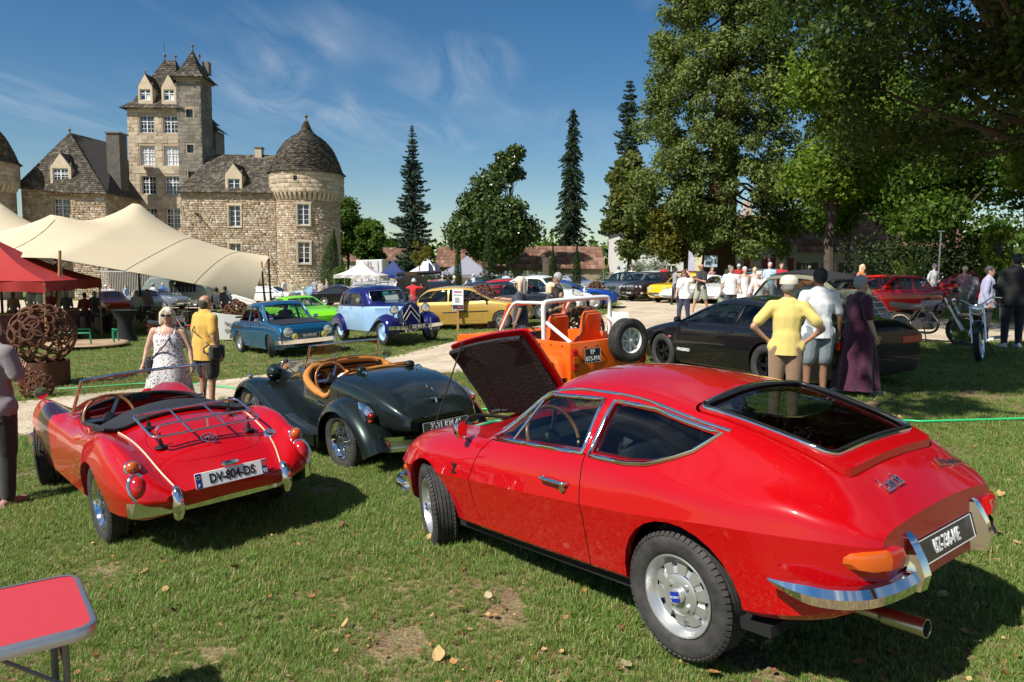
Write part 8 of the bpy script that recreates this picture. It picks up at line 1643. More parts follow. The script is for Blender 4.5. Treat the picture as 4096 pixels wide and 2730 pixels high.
 L = [('woman photographing the yellow saloon',2692,32.5,10,1.66,GR,BLK,((.03,.02,.02),'long'),dict(arms=('camera','camera'))),('man in a light blue polo beside the red T-shirt',3066,29.0,-110,1.80,(.42,.55,.72),GR,GRH,{}),('man in a red T-shirt and black shorts',3112,29.4,-100,1.78,(.52,.02,.03),BLK,BR,dict(shorts=True)),
   ('blonde woman behind the flowered sundress',3006,27.6,-95,1.62,(.55,.42,.33),NV,BLO,{}),('straw-hatted woman in a flowery blouse',3838,26.5,-100,1.62,(.48,.24,.26),(.28,.30,.22),BR,dict(hat=(.62,.5,.32))),('girl with long hair near the straw hat',3868,27.2,60,1.5,(.6,.55,.58),GR,((.14,.06,.03),'long'),{}),
   ('man in a patterned shirt and sun hat at the hedge',3716,32.0,-80,1.75,(.55,.55,.57),GR,GRH,dict(hat=(.32,.34,.30))),('blonde in orange beyond the olive car',3432,25.0,-60,1.7,(.62,.20,.06),NV,BLO,{}),('man in blue shirt at the far right',3972,31.0,80,1.72,(.08,.14,.30),NV,GRH,{}),
   ('boy in a red shirt by the horse carriage',1655,29.8,70,1.66,(.55,.012,.02),NV,BKH,dict(arms=('raise','raise'),hat=(.62,.62,.58),skin=2)),('cyclist in white with a dark helmet',1590,38.0,160,1.72,WHITE,BLK,BKH,dict(hat=(.05,.05,.05))),('woman in white shirt photographing near the cypress',2468,47.0,180,1.7,(.62,.68,.78),DEN,BR,dict(arms=('point','point'),hat=(.05,.10,.3))),('man in cream beside the blue cap',2490,48.0,150,1.72,(.5,.5,.48),NV,BR,dict(hat=(.4,.55,.7))),
   ('man in red polo behind the dark saloon',2648,42.0,90,1.76,(.52,.02,.03),NV,BR,{}),('man in white behind the grey saloon',2520,44.0,-90,1.70,WHITE,NV,BKH,{}),('stout man in beige by the tall cypress',1770,46.0,-70,1.70,(.36,.30,.21),(.2,.2,.18),GRH,dict(fat=1.2)),('man in pale shirt left of the tall cypress',1893,44.0,-160,1.68,(.46,.48,.5),NV,GRH,dict(arms=('side','raise'))),('woman in straw hat beside the cypress',1815,43.0,-20,1.6,(.55,.35,.36),BG,BR,dict(hat=(.66,.6,.4))),
   ('man in white and black under the magnolia',1977,50.0,90,1.75,WHITE,BLK,BKH,{}),('man in cream at the open convertible',1920,48.0,60,1.72,(.52,.42,.34),BG,BR,dict(fat=1.2)),('man in a blue cap among the parked cars',2022,42.0,80,1.70,(.46,.56,.70),NV,BR,dict(hat=(.05,.09,.25))),
   ('bald man in white at the awning',1622,52.0,-90,1.74,WHITE,NV,GRH,dict(fat=1.15)),('woman in dark dress at the awning',1648,53.0,70,1.66,(.05,.05,.06),BLK,BLO,{}),('man with a flat cap near the lorry',1660,57.0,-90,1.76,(.22,.21,.2),NV,BR,dict(hat=(.15,.14,.12))),('man in navy by the feather flags',1692,55.0,-80,1.76,(.04,.05,.10),NV,BKH,{}),
   ('man in a white T-shirt below the round tower',1142,54.0,-20,1.78,WHITE,DEN,BR,dict(stride=.3)),('woman in khaki with handbag below the tower',1172,53.0,-110,1.66,(.38,.37,.25),(.36,.35,.25),BLO,{}),('child in a white cap by the motorcycles',1217,50.0,-90,1.25,(.55,.52,.5),(.45,.42,.38),BR,dict(hat=(.7,.7,.7))),('man in grey standing by the striped car',1264,55.0,-100,1.80,GR,NV,BR,{}),('woman in beige top with long hair',1285,53.0,-120,1.66,BG,(.3,.25,.2),((.08,.04,.02),'long'),{}),('man in a sand T-shirt with sunglasses',1311,53.5,-170,1.78,(.40,.29,.18),(.3,.27,.22),BKH,{}),
   ('man in a blue polo watching the van',658,50.0,110,1.76,(.05,.16,.50),DEN,GRH,dict(fat=1.15,arms=('back','back'))),('man in a white T-shirt and cap by the van',618,49.0,60,1.74,WHITE,BLK,BKH,dict(hat=(.3,.28,.24))),('man in a white shirt near the orange car',452,46.0,-80,1.76,(.6,.6,.6),GR,BR,{}),('man in flat cap near the orange car',432,47.0,-60,1.72,(.58,.58,.58),GR,GRH,dict(hat=(.62,.6,.55))),('woman in pale blue by the railings',512,50.0,170,1.66,(.45,.55,.66),(.4,.4,.4),((.2,.1,.05),'long'),{}),
   ('man in a maroon T-shirt under the red canopy',212,33.0,-70,1.72,(.32,.04,.06),DEN,BKH,{}),('person in white under the tent',168,37.0,80,1.72,WHITE,BLK,BKH,{}),('person in cream under the tent',128,38.0,90,1.7,(.5,.48,.4),BG,BR,{}),('person in brown under the red canopy',60,31.0,-90,1.72,(.25,.14,.09),NV,BKH,dict(skin=2)),('man with grey hair at the red bar',272,31.5,100,1.7,(.12,.11,.12),NV,GRH,{}),
   ('seated guest in dark red under the tent',345,29.5,100,1.66,(.22,.03,.04),NV,BKH,dict(sit=True)),('seated guest in charcoal under the tent',385,30.5,80,1.7,(.06,.06,.06),NV,GRH,dict(sit=True)),('seated guest in white under the tent',552,31.0,-80,1.66,(.55,.56,.58),NV,((.4,.25,.12),'long'),dict(sit=True)),('seated guest in check shirt under the tent',595,31.5,-100,1.7,(.35,.22,.26),NV,BKH,dict(sit=True)),('guest in black behind the motorcycle',870,30.0,60,1.7,(.03,.03,.035),BLK,BKH,dict(sit=True)),('guest in grey by the tent corner',905,31.0,100,1.72,(.14,.14,.15),NV,BKH,dict(sit=True)),
   ('man in dark shirt below the brocante sign',2905,45.0,-90,1.76,(.04,.04,.05),NV,BKH,{}),('woman in pink top by the orange fence',2838,42.0,-70,1.62,(.55,.25,.28),GR,((.3,.16,.06),'long'),{}),('man in red behind the teal saloon',2942,40.0,-90,1.74,(.45,.03,.03),NV,GRH,dict(hat=(.5,.5,.5))),('man in black near the cottages',3222,43.0,-90,1.76,(.02,.02,.02),BLK,BKH,{}),('woman in dark blue near the cottages',3268,44.0,-60,1.66,(.05,.06,.12),NV,BR,{}),('man in navy at the cottages',3300,42.0,100,1.75,(.03,.04,.1),NV,BR,{})]
 for lb,px,Y,hd,h,a,c,hr,kw in L: F(lb,PX(px,Y),Y,hd,h,a,c,hr,**kw)
crowd()
# ------------------------------------------------------------------ tents, sculptures, motorcycles and small things
CORT = mat('corten_steel',(.16,.062,.028),.85,.2,noise=(7,.9),col2=(.075,.032,.018),bump=(40,.3))
TENT = mat('stretch_canvas',(.66,.55,.36),.8,noise=(.8,.35),col2=(.58,.47,.30)); WOODP = mat('pine_pole',(.42,.24,.09),.6,noise=(4,.7),col2=(.25,.13,.05)); REDC = mat('red_canvas',(.40,.022,.018),.75,noise=(1.5,.4),col2=(.30,.015,.012)); DWOOD = mat('dark_timber',(.09,.05,.03),.8,noise=(5,.6))
def stretch_tent():
 t = thing('stretch_tent','large cream stretch tent with three peaks before the castle','tent',(-19,33,gz(-19))); O = Vector((19,-33,-gz(-19)))
 near = [(-30,24.8,2.5),(-24,24.6,2.25),(-19,24.9,2.1),(-15.6,25.4,2.05),(-13.6,27.2,1.55),(-12.3,29.8,1.05),(-11.3,32.6,.38)]; far = [(-33,43,2.6),(-28,43.5,2.6),(-23,43.5,2.7),(-19,43,2.75),(-16,42.3,2.6),(-14.2,41.2,2.45),(-12.9,40.0,2.35)]
 def samp(P,n): P = np.array(P); return np.array([[np.interp(u,np.linspace(0,1,len(P)),P[:,c]) for c in range(3)] for u in np.linspace(0,1,n)])
 n,m = 73,45; A,B = samp(near,n),samp(far,n); peaks = [(-17.7,35.5,4.60),(-18.6,30.5,3.75),(-26.0,38,4.95),(-27.5,29.5,3.9)]; rows = []
 for j in range(m):
  v = j/(m-1); row = []
  for i in range(n):
   p = A[i]*(1-v) + B[i]*v; z = p[2] + .35*math.sin(v*math.pi)*(1 - .4*i/n); best = 0
   for px,py,pz in peaks:
    d = math.hypot(p[0]-px,(p[1]-py)*.75); best += (pz - 2.6)*math.exp(-d/1.9)*(1 - math.exp(-(v*(1-v)*14)))
   row.append((p[0],p[1],z + best))
  rows.append(row)
 b = MB(); b.loft([[tuple(Vector(p) + O) for p in r] for r in rows],closed=False); me = run_mods(b.mesh(),[('SOLIDIFY',dict(thickness=.012,offset=-1))]); link('canopy',autosmooth(me,50),t,TENT)
 for i in (12,30,46,58): b = MB(); b.tube([tuple(Vector(rows[j][i]) + O + Vector((0,0,.006))) for j in range(0,m,2)],.012,5); b.build('seam',mat('canvas_seam',(.57,.47,.31),.8),t,60)
 poles = [(-15.2,25.2,2.15,-.35),(-12.85,39.4,2.5,.2),(-12.2,36.4,1.9,.3),(-19,24.7,2.15,0),(-26.0,38,4.9,0),(-17.7,35.5,4.55,0),(-18.6,30.5,3.7,0)]
 for x,y,z,l in poles:
  b = MB(); b.tube([tuple(Vector((x + l + .0,y - abs(l)*.8,gz(x))) + O),tuple(Vector((x + l*.3,y,(gz(x) + z)/2)) + O),tuple(Vector((x,y,z + (.15 if l else -.05))) + O)],[.065,.055,.045],8); b.build('pole',WOODP if l else DWOOD,t,50)
 for a,c in (((-11.3,32.6,.38),(-10.4,33.3)),((-12.9,40,2.35),(-10.4,40.8)),((-12.9,40,2.35),(-11.2,37.6)),((-15.2,25.2,2.2),(-14.2,23.9))): b = MB(); b.tube([tuple(Vector(a) + O),tuple(Vector((c[0],c[1],gz(c[0]))) + O)],.012,5); b.build('guy_rope',BLACKT,t)
 w = MB(); pts = []
 for i in range(6,n,3): pts.append(Vector(rows[0][i]) + O + Vector((0,.15,-.10 - .05*math.sin(i*2.2))))
 w.tube(pts,.008,4); w.build('festoon_cable',BLACKT,t)
 for p in pts[::2]: MB().ball((p.x,p.y,p.z - .07),.05,8,6).build('light_bulb',mat('bulb_glass',(.75,.75,.72),.2),t,60)
def gazebo(name,label,corners,ez,peak,val,m,legs=True,legm=None,valm=None):
 cx,cy = sum(c[0] for c in corners)/4,sum(c[1] for c in corners)/4; g = gz(cx); t = thing(name,label,'tent',(cx,cy,g)); O = Vector((-cx,-cy,-g)); C = [Vector((x,y,ez)) + O for x,y in corners]; P = Vector(peak) + O
 b = MB(); n = 10
 for i in range(4):
  a,c = C[i],C[(i+1) % 4]; rows = []
  for k in range(9):
   f = k/8; rows.append([tuple((a.lerp(c,j/n) - Vector((0,0,.10*math.sin(math.pi*j/n)*0)))*(1-f) + P*f - Vector((0,0,.16*math.sin(math.pi*f)))) for j in range(n+1)])
  b.loft(rows,closed=False)
 me = b.mesh(40); link('canopy',me,t,m)
 for i in range(4):
  a,c = C[i],C[(i+1) % 4]; b = MB(); b.loft([[tuple(a.lerp(c,j/16) + (c-a).cross(Vector((0,0,1))).normalized()*.04*math.sin(j*1.9)) for j in range(17)],[tuple(a.lerp(c,j/16) - Vector((0,0,val + .02*math.sin(j*1.3))) + (c-a).cross(Vector((0,0,1))).normalized()*.07*math.sin(j*1.9 + 1)) for j in range(17)]],closed=False); link('valance',autosmooth(b.mesh(),60),t,valm or m)
 if legs:
  for q in C: b = MB(); b.cyl((q.x*.98,q.y*.98,0),(q.x*.98,q.y*.98,q.z),.035,n=8); b.build('leg',legm or STEEL,t)
 return t
def rust_ball(label,x,y,dia,plinth=None,n=110,seed=0,parts=True,sink=.04):
 t = thing('rusty_ball',label,'sculpture',(x,y,gz(x)),group='corten balls of welded rings'); rng = random.Random(seed); z0 = 0
 if plinth:
  r,h = plinth; b = MB(); b.lathe([(r*.96,0),(r,0),(r,h),(r*.95,h),(r*.95,h*.6),(.001,h*.6)],36); b.build('plinth',CORT,t,40); z0 = h
 R0 = dia/2; zc = z0 + R0 - sink; key = ('ring',round(dia,2))
 if key not in MATS:
  ms = []
  for rr in (.118,.098,.082):
   b = MB(); rad = rr*dia; q = 14; b.tube([(rad*math.cos(6.283*i/q),rad*1.08*math.sin(6.283*i/q),0) for i in range(q)],.020*dia**.5,5,True); me = b.fixed(); autosmooth(me,60); me.materials.append(CORT); ms.append(me)
  MATS[key] = ms
 joined = MB()
 for i in range(n):
  zf = 1 - 2*(i + .5)/n; a = i*2.39996 + rng.uniform(-.1,.1); rr = math.sqrt(1 - zf*zf); d = Vector((rr*math.cos(a),rr*math.sin(a),zf))
  M = Matrix.Translation(Vector((0,0,zc)) + d*R0*.985) @ (d + Vector((rng.uniform(-.05,.05),)*3)).to_track_quat('Z','Y').to_matrix().to_4x4() @ Matrix.Rotation(rng.random()*6.28,4,'Z')
  me = MATS[key][rng.choice((0,0,1,2))]
  if parts: o = link('ring',me,t); o.matrix_local = M
  else:
   vs = [tuple(v.co) for v in me.vertices]; joined.add(vs,[tuple(p.vertices) for p in me.polygons],M=M)
 if not parts: o = link('rings',autosmooth(joined.mesh(),60),t,CORT); o['kind'] = 'stuff'
 return t
def motorcycle(label,x,y,hd,tank,kind='road',steer=0,lean=6):
 t = thing('motorcycle',label,'motorcycle',mat4=on_ground(x,y,hd) @ Matrix.Rotation(R(lean),4,'X')); tall = kind == 'trail'; r = .335 if not tall else .34; wb = 1.38; T = tank if not isinstance(tank,tuple) else paint('tank_%d_%d' % (int(tank[0]*200),int(tank[2]*200)),tank); E = mat('engine_alloy',(.25,.25,.25),.4,.9); FR = BLACKT
 wm = (CHROME,DARK,STEEL); w1 = wheel(t,'wire',r,.10,(0,0,r),True,0,wm,rr=.80); w2 = wheel(t,'wire',r,.09,(wb,0,r),True,steer,wm,rr=.82)
 hx,hz = wb - .36,.96 if tall else .92; b = MB()
 for sg in (1,-1): b.tube([(wb,sg*.09,r),(hx + .02,sg*.09,hz + .04)],.024,8)
 b.build('front_fork',CHROME if not tall else STEEL,t,50)
 b = MB(); b.tube(smooth_path([(hx - .12,.36,hz + .14),(hx - .02,.22,hz + .15),(hx + .04,.08,hz + .06),(hx + .04,-.08,hz + .06),(hx - .02,-.22,hz + .15),(hx - .12,-.36,hz + .14)],4),.012,8); b.build('handlebar',CHROME if not tall else BLACKT,t,60)
 for sg in (1,-1):
  b = MB(); b.tube([(hx - .13,sg*.37,hz + .14),(hx - .07,sg*.25,hz + .15)],.018,8); b.build('grip',BLACKT,t); b = MB(); b.tube([(hx - .02,sg*.25,hz + .16),(hx + .06,sg*.38,hz + .14)],.006,5); b.build('lever',CHROME,t)
  b = MB(); M = Matrix.Translation((hx + .02,sg*.30,hz + .34)) @ Matrix.Rotation(R(-90),4,'Y'); b.lathe([(.001,.003),(.05,.003),(.05,-.01),(.001,-.03)],14,M=M); b.tube([(hx,sg*.24,hz + .16),(hx + .02,sg*.30,hz + .32)],.006,5); b.build('mirror',BLACKT,t,50)
 b = MB(); b.tube([(hx,0,hz),(hx - .15,0,.62),(.62,0,.36),(.25,0,.42)],.026,8); b.tube([(hx,0,hz - .02),(.55,0,.80),(.10,0,.74)],.024,8); b.tube([(.45,.06,.78),(.15,.10,r),(0,.10,r)],.02,6); b.tube([(.45,-.06,.78),(.15,-.10,r),(0,-.10,r)],.02,6); b.build('frame',FR if not tall else T,t,50)
 b = MB(); b.loft([[(x_,y_*w_,z + dz) for y_,z in ((-.09,.70),(-.12,.80),(-.08,.90),(0,.93),(.08,.90),(.12,.80),(.09,.70))] for x_,w_,dz in ((.48,.5,-.02),(.60,.95,.0),(.80,1.1,.02),(.95,.8,.03),(1.02,.35,.03))]); b.build('fuel_tank',T,t,60)
 b = MB(); b.loft([[(x_,y_*w_,z_ + dz) for y_,dz in ((-.12,-.05),(-.12,.02),(-.06,.05),(.06,.05),(.12,.02),(.12,-.05))] for x_,w_,z_ in ((-.22,.6,.83),(-.05,1,.80),(.25,1.05,.78),(.45,.8,.80),(.56,.55,.82))]); b.build('saddle',LEATHER,t,60)
 b = MB(); b.box((.58,0,.42),(.38,.24,.22),bev=.06); b.cyl((.66,0,.5),(.74,0,.72),.09,n=14); b.cyl((.48,-.14,.42),(.48,.14,.42),.11,n=18)
 for k in range(5): b.cyl((.67 + .014*k,0,.54 + .032*k),(.672 + .014*k,0,.546 + .032*k),.115,n=14)
 b.build('engine',E,t,40); b = MB(); b.tube(smooth_path([(.78,-.08,.62),(.92,-.13,.46),(.80,-.15,.28),(.4,-.16,.27),(-.25,-.17,.34)],4),.026,8); b.build('exhaust',CHROME if not tall else BLACKT,t,60)
 for cx_,a0,a1,nm in ((0,20,150,'rear_mudguard'),(wb,30,150,'front_mudguard')):
  rr = r + (.05 if not (tall and cx_) else .24); b = MB(); b.loft([[(cx_ + rr*math.cos(R(a)),y_,r + (rr + .015*(1 - (y_/.06)**2))*math.sin(R(a))) for y_ in (-.065,-.03,0,.03,.065)] for a in np.linspace(a0 if not tall else 40,a1 if not tall else 130,12)],closed=False); me = run_mods(b.mesh(),[('SOLIDIFY',dict(thickness=.006))]); link(nm,autosmooth(me,50),t,T if not tall else BLACKT)
 if tall:
  b = MB(); b.box((hx + .10,0,hz - .02),(.08,.22,.26),bev=.03); b.build('headlamp_cowl',BLACKT,t); lamp(t,(hx + .145,0,hz - .04),.07); b = MB(); b.box((.62,.13,.74),(.36,.02,.2),bev=.01); b.build('side_panel',T,t); text('lettering','XT',.12,mat('red_print',(.6,.02,.03),.5),t,frame((.66,.145,.74),(-1,0,0),(.1,0,1)),.002,shear=.2,bold=.004)
 else: lamp(t,(hx + .14,0,hz - .02),.095); b = MB(); b.ball((-.30,0,.70),(.03,.05,.03),8,6); b.build('tail_lamp',LENS_R,t)
 b = MB(); b.tube([(.45,.10,.30),(.40,.24,.0)],.012,6); b.build('side_stand',BLACKT,t)
 return t
def props():
 stretch_tent()
 g = gazebo('red_gazebo','red pyramid gazebo over the drinks bar at left',[(-14.5,23.2),(-15.5,28.2),(-20.5,27.2),(-19.5,22.2)],1.32,(-17.5,25.2,2.72),.34,REDC,True,WOODP)
 gazebo('white_gazebo','off-white pop-up gazebo below the round tower',[(-12.2,51),(-9.0,51),(-9.0,54.2),(-12.2,54.2)],1.25,(-10.6,52.6,2.25),.2,mat('white_canvas',(.62,.60,.55),.8)); gazebo('grey_awning','grey pitched awning with dark sides behind the cypress',[(-5.6,54),(-1.2,54),(-1.2,58),(-5.6,58)],1.35,(-3.4,56,2.75),.25,mat('grey_canvas',(.25,.25,.30),.8)); gazebo('white_gazebo','small peaked white gazebo beside the feather flags',[(-8.0,58),(-5.7,58),(-5.7,61),(-8,61)],1.5,(-6.8,59.5,2.7),.2,mat('white_tent',(.75,.76,.78),.7)); gazebo('blue_gazebo','dark blue gazebo behind the off-white one',[(-10.6,58),(-8.2,58),(-8.2,60.5),(-10.6,60.5)],1.2,(-9.4,59,2.4),.25,mat('navy_canvas',(.01,.03,.14),.7))
 t = thing('bar_counter','dark red bar counter with white lettering under the gazebo','bar',(-15.3,24.2,gz(-15.3)),R(12)); RB = mat('bar_red',(.12,.008,.012),.5)
 for c,d in (((-2.2,0,.52),(4.4,.06,1.04)),((.0,1.7,.52),(.06,3.4,1.04))): MB().box(c,d,bev=.01).build('panel',RB,t)
 for c,d in (((-2.2,.15,1.08),(4.6,.5,.05)),((-.1,1.75,1.085),(.5,3.5,.05))): MB().box(c,d,bev=.01).build('worktop',WOODP,t)
 LC = mat('cream_lettering',(.62,.54,.42),.6)
 for s_,p in (('FRUCTUEUX',(-1.15,-.04,.50)),('.COM',(-1.5,-.04,.26))): text('lettering',s_,.20,LC,t,frame(p,(1,0,0),(0,0,1)),.003)
 for s_,p in (('LES GRAVES',(.04,1.9,.80)),('VIN FRUCTUEUX',(.04,2.0,.55)),('.COM',(.04,2.2,.32))): text('lettering',s_,.17,LC,t,frame(p,(0,1,0),(0,0,1)),.003)
 h = thing('high_table','black-skirted standing table under the tent edge','table',(-13.0,25.0,gz(-13))); b = MB(); b.lathe([(.42,0),(.30,.25),(.22,.7),(.40,1.08),(.42,1.10),(.001,1.11)],24); b.build('cloth',mat('black_cloth',(.012,.012,.014),.9),h,50)
 for i,(x,y) in enumerate(((-16.8,29.3),(-15.2,29.8),(-18.5,31),(-14.6,32.2),(-12.7,29.6))):
  q = thing('trestle_table',['long timber table nearest the bar','timber table behind the leaning pole','timber table deep under the tent','table with a checked cloth near the van','dark table behind the couple'][i],'table',(x,y,gz(x)),R(8*i),group='tables under the stretch tent'); MB().box((0,0,.74),(1.8,.75,.04)).build('tabletop',DWOOD,q)
  for a in (-.75,.75): MB().box((a,0,.36),(.06,.6,.72)).build('trestle',DWOOD,q)
  for a in (-.7,.7):
   c = thing('wooden_chair','slatted wooden chair on the %s side of the %s' % ('near' if a < 0 else 'far',['table by the bar','table behind the leaning pole','table deep under the tent','checked table near the van','dark table behind the couple'][i]),'chair',(x + .5*a + .2,y + a*.9,gz(x)),R(8*i + (0 if a < 0 else 180)),group='chairs under the stretch tent'); MB().box((0,0,.45),(.42,.42,.04)).build('seat',WOODP,c)
   for sx in (-.18,.18):
    MB().cyl((sx,-.18,0),(sx,-.20,.92),.018).build('leg',WOODP,c); MB().cyl((sx,.18,0),(sx,.18,.44),.018).build('leg',WOODP,c)
   for z in (.62,.74,.86): MB().box((0,-.19,z),(.36,.02,.06)).build('slat',WOODP,c)
 d = tag(MB().box((-17.5,34,0.02),(13,14,.06)).build('tent_floor',mat('deck_boards',(.22,.18,.13),.8,noise=(2,.6)),None,None),kind='structure'); d.location = (0,0,gz(-17.5))
 r = thing('roundabout','low timber playground roundabout with green rails','roundabout',(-13.3,23.3,gz(-13.3))); b = MB(); b.lathe([(.001,.14),(1.15,.14),(1.18,.17),(1.15,.2),(.001,.2)],36); b.build('platform',mat('ply_board',(.48,.33,.19),.7,noise=(3,.6)),r,30); GP = mat('green_rail',(.01,.22,.10),.4)
 MB().lathe([(.3,0),(.3,.14)],16).build('pivot',DARK,r)
 for s in (0,1,2):
  a = R(30 + 120*s); p = [(.85*math.cos(a + q),.85*math.sin(a + q),.55) for q in (-.6,0,.6)]; b = MB(); b.tube(p,.028,8)
  for q in p: b.tube([q,(q[0],q[1],.2)],.024,8)
  b.build('rail',GP,r,60)
 rust_ball('large rusty ring ball on a drum at the left',-9.41,14.9,1.16,(.45,.52),84,1); rust_ball('small rusty ball on the grass behind the grey shirt',-8.55,13.3,.52,None,60,2); rust_ball('rusty ball on a drum beside the gold hatchback',-.98,24.2,.98,(.39,.48),84,3); rust_ball('rusty ball on the grass seen between the orange seats',1.58,16.9,1.0,None,84,4); rust_ball('distant rusty ball by the blue muscle car',3.75,33.6,.85,(.3,.3),80,5,False); rust_ball('rusty ball beside the white banner',-9.3,25.2,.92,(.35,.35),90,6,False); rust_ball('far rusty ball on a post behind the tent corner',-17.2,50,.95,(.35,.8),60,7,False)
 motorcycle('black and red trail motorcycle in the shade',8.55,16.3,-62,(.03,.03,.035),'trail',20); motorcycle('vintage black motorcycle with a round chrome headlamp',8.75,13.85,-122,(.02,.03,.022),'road',-8); motorcycle('red and chrome motorcycle behind the couple',-10.6,22.3,-25,(.35,.02,.02),'road',-10); motorcycle('blue trail motorcycle by the tent corner',-12.2,36.5,-10,(.02,.09,.5),'trail',10)
 c = thing('horse_carriage','black antique horse-drawn carriage with spoked wheels','carriage',mat4=on_ground(-3.9,31.8,8)); BW = mat('carriage_black',(.02,.018,.016),.4,coat=.4); BRW = mat('carriage_brown',(.09,.045,.02),.6)
 b = MB(); b.loft([[(x,y,z) for x,z in ((-1.0,.75),(1.1,.75),(1.2,1.15),(1.0,1.2),(-.9,1.2),(-1.1,1.1))] for y in (-.6,.6)]); b.build('body',BW,c,None); b = MB(); b.loft([[(-.95 + .9*math.cos(a)*0 + x,y,z) for x,z in ((0,1.2),(.05,1.62),(.35,1.80),(1.0,1.82),(1.3,1.66),(1.35,1.2))] for y in (-.58,.58) for a in (0,)]); b.build('hood',BW,c,40); MB().box((.6,0,.62),(2.8,.5,.08)).build('undercarriage',BRW,c); MB().box((-.3,0,1.86),(.5,.9,.16)).build('box_seat',BRW,c); MB().cyl((-.9,.4,1.88),(1.0,.4,1.88),.08).build('rolled_cover',BW,c)
 for x,rr in ((-.6,.55),(1.25,.44)):
  for sg in (1,-1):
   b = MB(); b.torus(rr,.03,28,6)
   for k in range(12): a = 6.283*k/12; b.cyl((.08*math.cos(a),.08*math.sin(a),0),(rr*math.cos(a),rr*math.sin(a),0),.016,n=5)
   b.cyl((0,0,-.08),(0,0,.1),.09,n=10); b.build('wheel',BRW,c,40,(x,sg*.72,rr),(R(90),0,0))
 v = thing('box_lorry','white box lorry with a round logo seen from behind','lorry',mat4=on_ground(-12.4,66,92)); WL = mat('lorry_white',(.70,.70,.70),.4); MB().box((1.5,0,1.95),(4.2,2.3,2.4),bev=.03).build('box_body',WL,v)
 for y in (-.56,.56): MB().box((-.62,y,1.95),(.04,1.06,2.25),bev=.01).build('rear_door',WL,v)
 for y in (-.75,-.12,.12,.75): MB().cyl((-.66,y,.9),(-.66,y,3.0),.025).build('door_bar',STEEL,v)
 text('lettering','3',.5,mat('logo_navy',(.03,.03,.2),.5),v,frame((-.66,.22,2.3),(0,-1,0),(0,0,1)),.004,bold=.02); text('lettering','C',.5,mat('logo_pink',(.5,.03,.15),.5),v,frame((-.66,-.18,2.3),(0,-1,0),(0,0,1)),.004,bold=.02); MB().box((.9,0,.6),(3,1.6,.2)).build('chassis',DARK,v)
 for lf in (1,-1): wheel(v,'disc',.45,.28,(.3,lf*.95,.45),lf > 0,0,None,tread=False)
 MB().box((4.2,0,1.4),(1.3,2.1,1.9),bev=.15).build('cab',WL,v)
 s = thing('info_stake','white info sheet on a wooden stake before the gold hatchback','sign',(-1.72,23.6,gz(-1.7)),R(-8)); MB().box((0,0,.55),(.07,.03,1.1)).build('stake',WOODP,s); MB().box((0,-.03,1.0),(.36,.012,.66),bev=.003).build('sheet',mat('paper',(.78,.78,.76),.7),s)
 for p,w,h_,cc in (((0,-.038,1.24),.26,.04,(.45,.02,.06)),((0,-.038,1.14),.28,.03,(.3,.3,.3)),((-.02,-.038,.98),.14,.16,(.35,.35,.4)),((0,-.038,.76),.34,.14,(.03,.03,.05)),((.06,-.041,.76),.12,.05,(.5,.03,.05))): MB().box(p,(w,.004,h_)).build('print',mat('print_%d_%d' % (int(cc[0]*100),int(cc[2]*100)),cc,.6),s)
 s = thing('notice_board','blank white board standing right of the orange buggy','sign',(2.35,16.6,gz(2.3)),R(-6)); MB().box((0,0,.65),(.46,.02,.36)).build('board',mat('paper',(.78,.78,.76),.7),s); MB().box((-.02,.02,.42),(.05,.03,.84)).build('stake',WOODP,s)
 s = thing('banner','pale cloth banner with dark lettering beside the blue saloon','banner',(-8.95,24.0,gz(-9)),R(-4)); b = MB(); b.loft([[(x,.06*math.sin(x*2.6),z + .16*(1 - x/1.3)*0 - .10*math.sin(math.pi*(x + .7)/2.4)*(z > .5)) for x in np.linspace(-.75,1.6,17)] for z in (.04,.5,.92)],closed=False); link('cloth',autosmooth(run_mods(b.mesh(),[('SOLIDIFY',dict(thickness=.006))]),60),s,mat('banner_cloth',(.60,.58,.53),.8))
 for q,z in (('Passion partagée',.56),('plaisir assuré',.36)): text('lettering',q,.16,mat('dark_print',(.05,.05,.06),.7),s,frame((-.30,-.075,z),(1,-.03,-.05),(0,0,1)),.002,align='LEFT',bold=.002)
 for x in (-.78,1.62): MB().cyl((x,0,0),(x,0,1.15),.025).build('post',WOODP,s)
 s = thing('brocante_sign','pale blue board lettered brocante in front of the sequoia','sign',(12.25,46.5,gz(12)),R(-12)); MB().box((0,0,1.95),(.80,.04,.72),bev=.02).build('board',mat('pale_blue_board',(.42,.52,.62),.6),s); text('lettering','BROCANTE',.19,LET_W,s,frame((0,-.03,2.12),(1,0,0),(0,0,1)),.003,sx=.82,bold=.004); text('lettering','TOUTE L ANNEE',.09,mat('dark_print',(.05,.05,.06),.7),s,frame((0,-.03,1.85),(1,0,0),(0,0,1)),.003); MB().cyl((0,.04,0),(0,.04,1.7),.03).build('post',STEEL,s)
 for i,(x,y,c,lb) in enumerate(((-6.35,56.5,(.04,.05,.10),'dark feather flag left of the pair'),(-5.85,56.5,(.04,.05,.10),'dark feather flag right of the pair'),(10.6,45.5,(.6,.58,.68),'tall pale feather flag by the yellow saloon'))):
  s = thing('feather_flag',lb,'flag',(x,y,gz(x)),group='feather flags'); b = MB(); b.loft([[(0,0,z),(w_,.02*math.sin(z*3),z - .05)] for z,w_ in ((.5,.42),(1.2,.46),(1.9,.44),(2.4,.30),(2.65,.05))],closed=False); link('flag_cloth',b.mesh(),s,mat('flag_%d' % i,c,.8)); MB().cyl((0,0,0),(0,0,2.65),.015).build('pole',BLACKT,s)
  if i < 2: MB().box((.24,-.02,.95),(.24,.01,.08)).box((.24,-.021,.95),(.08,.011,.26)).build('cross_emblem',mat('flag_yellow',(.7,.6,.05),.6),s)
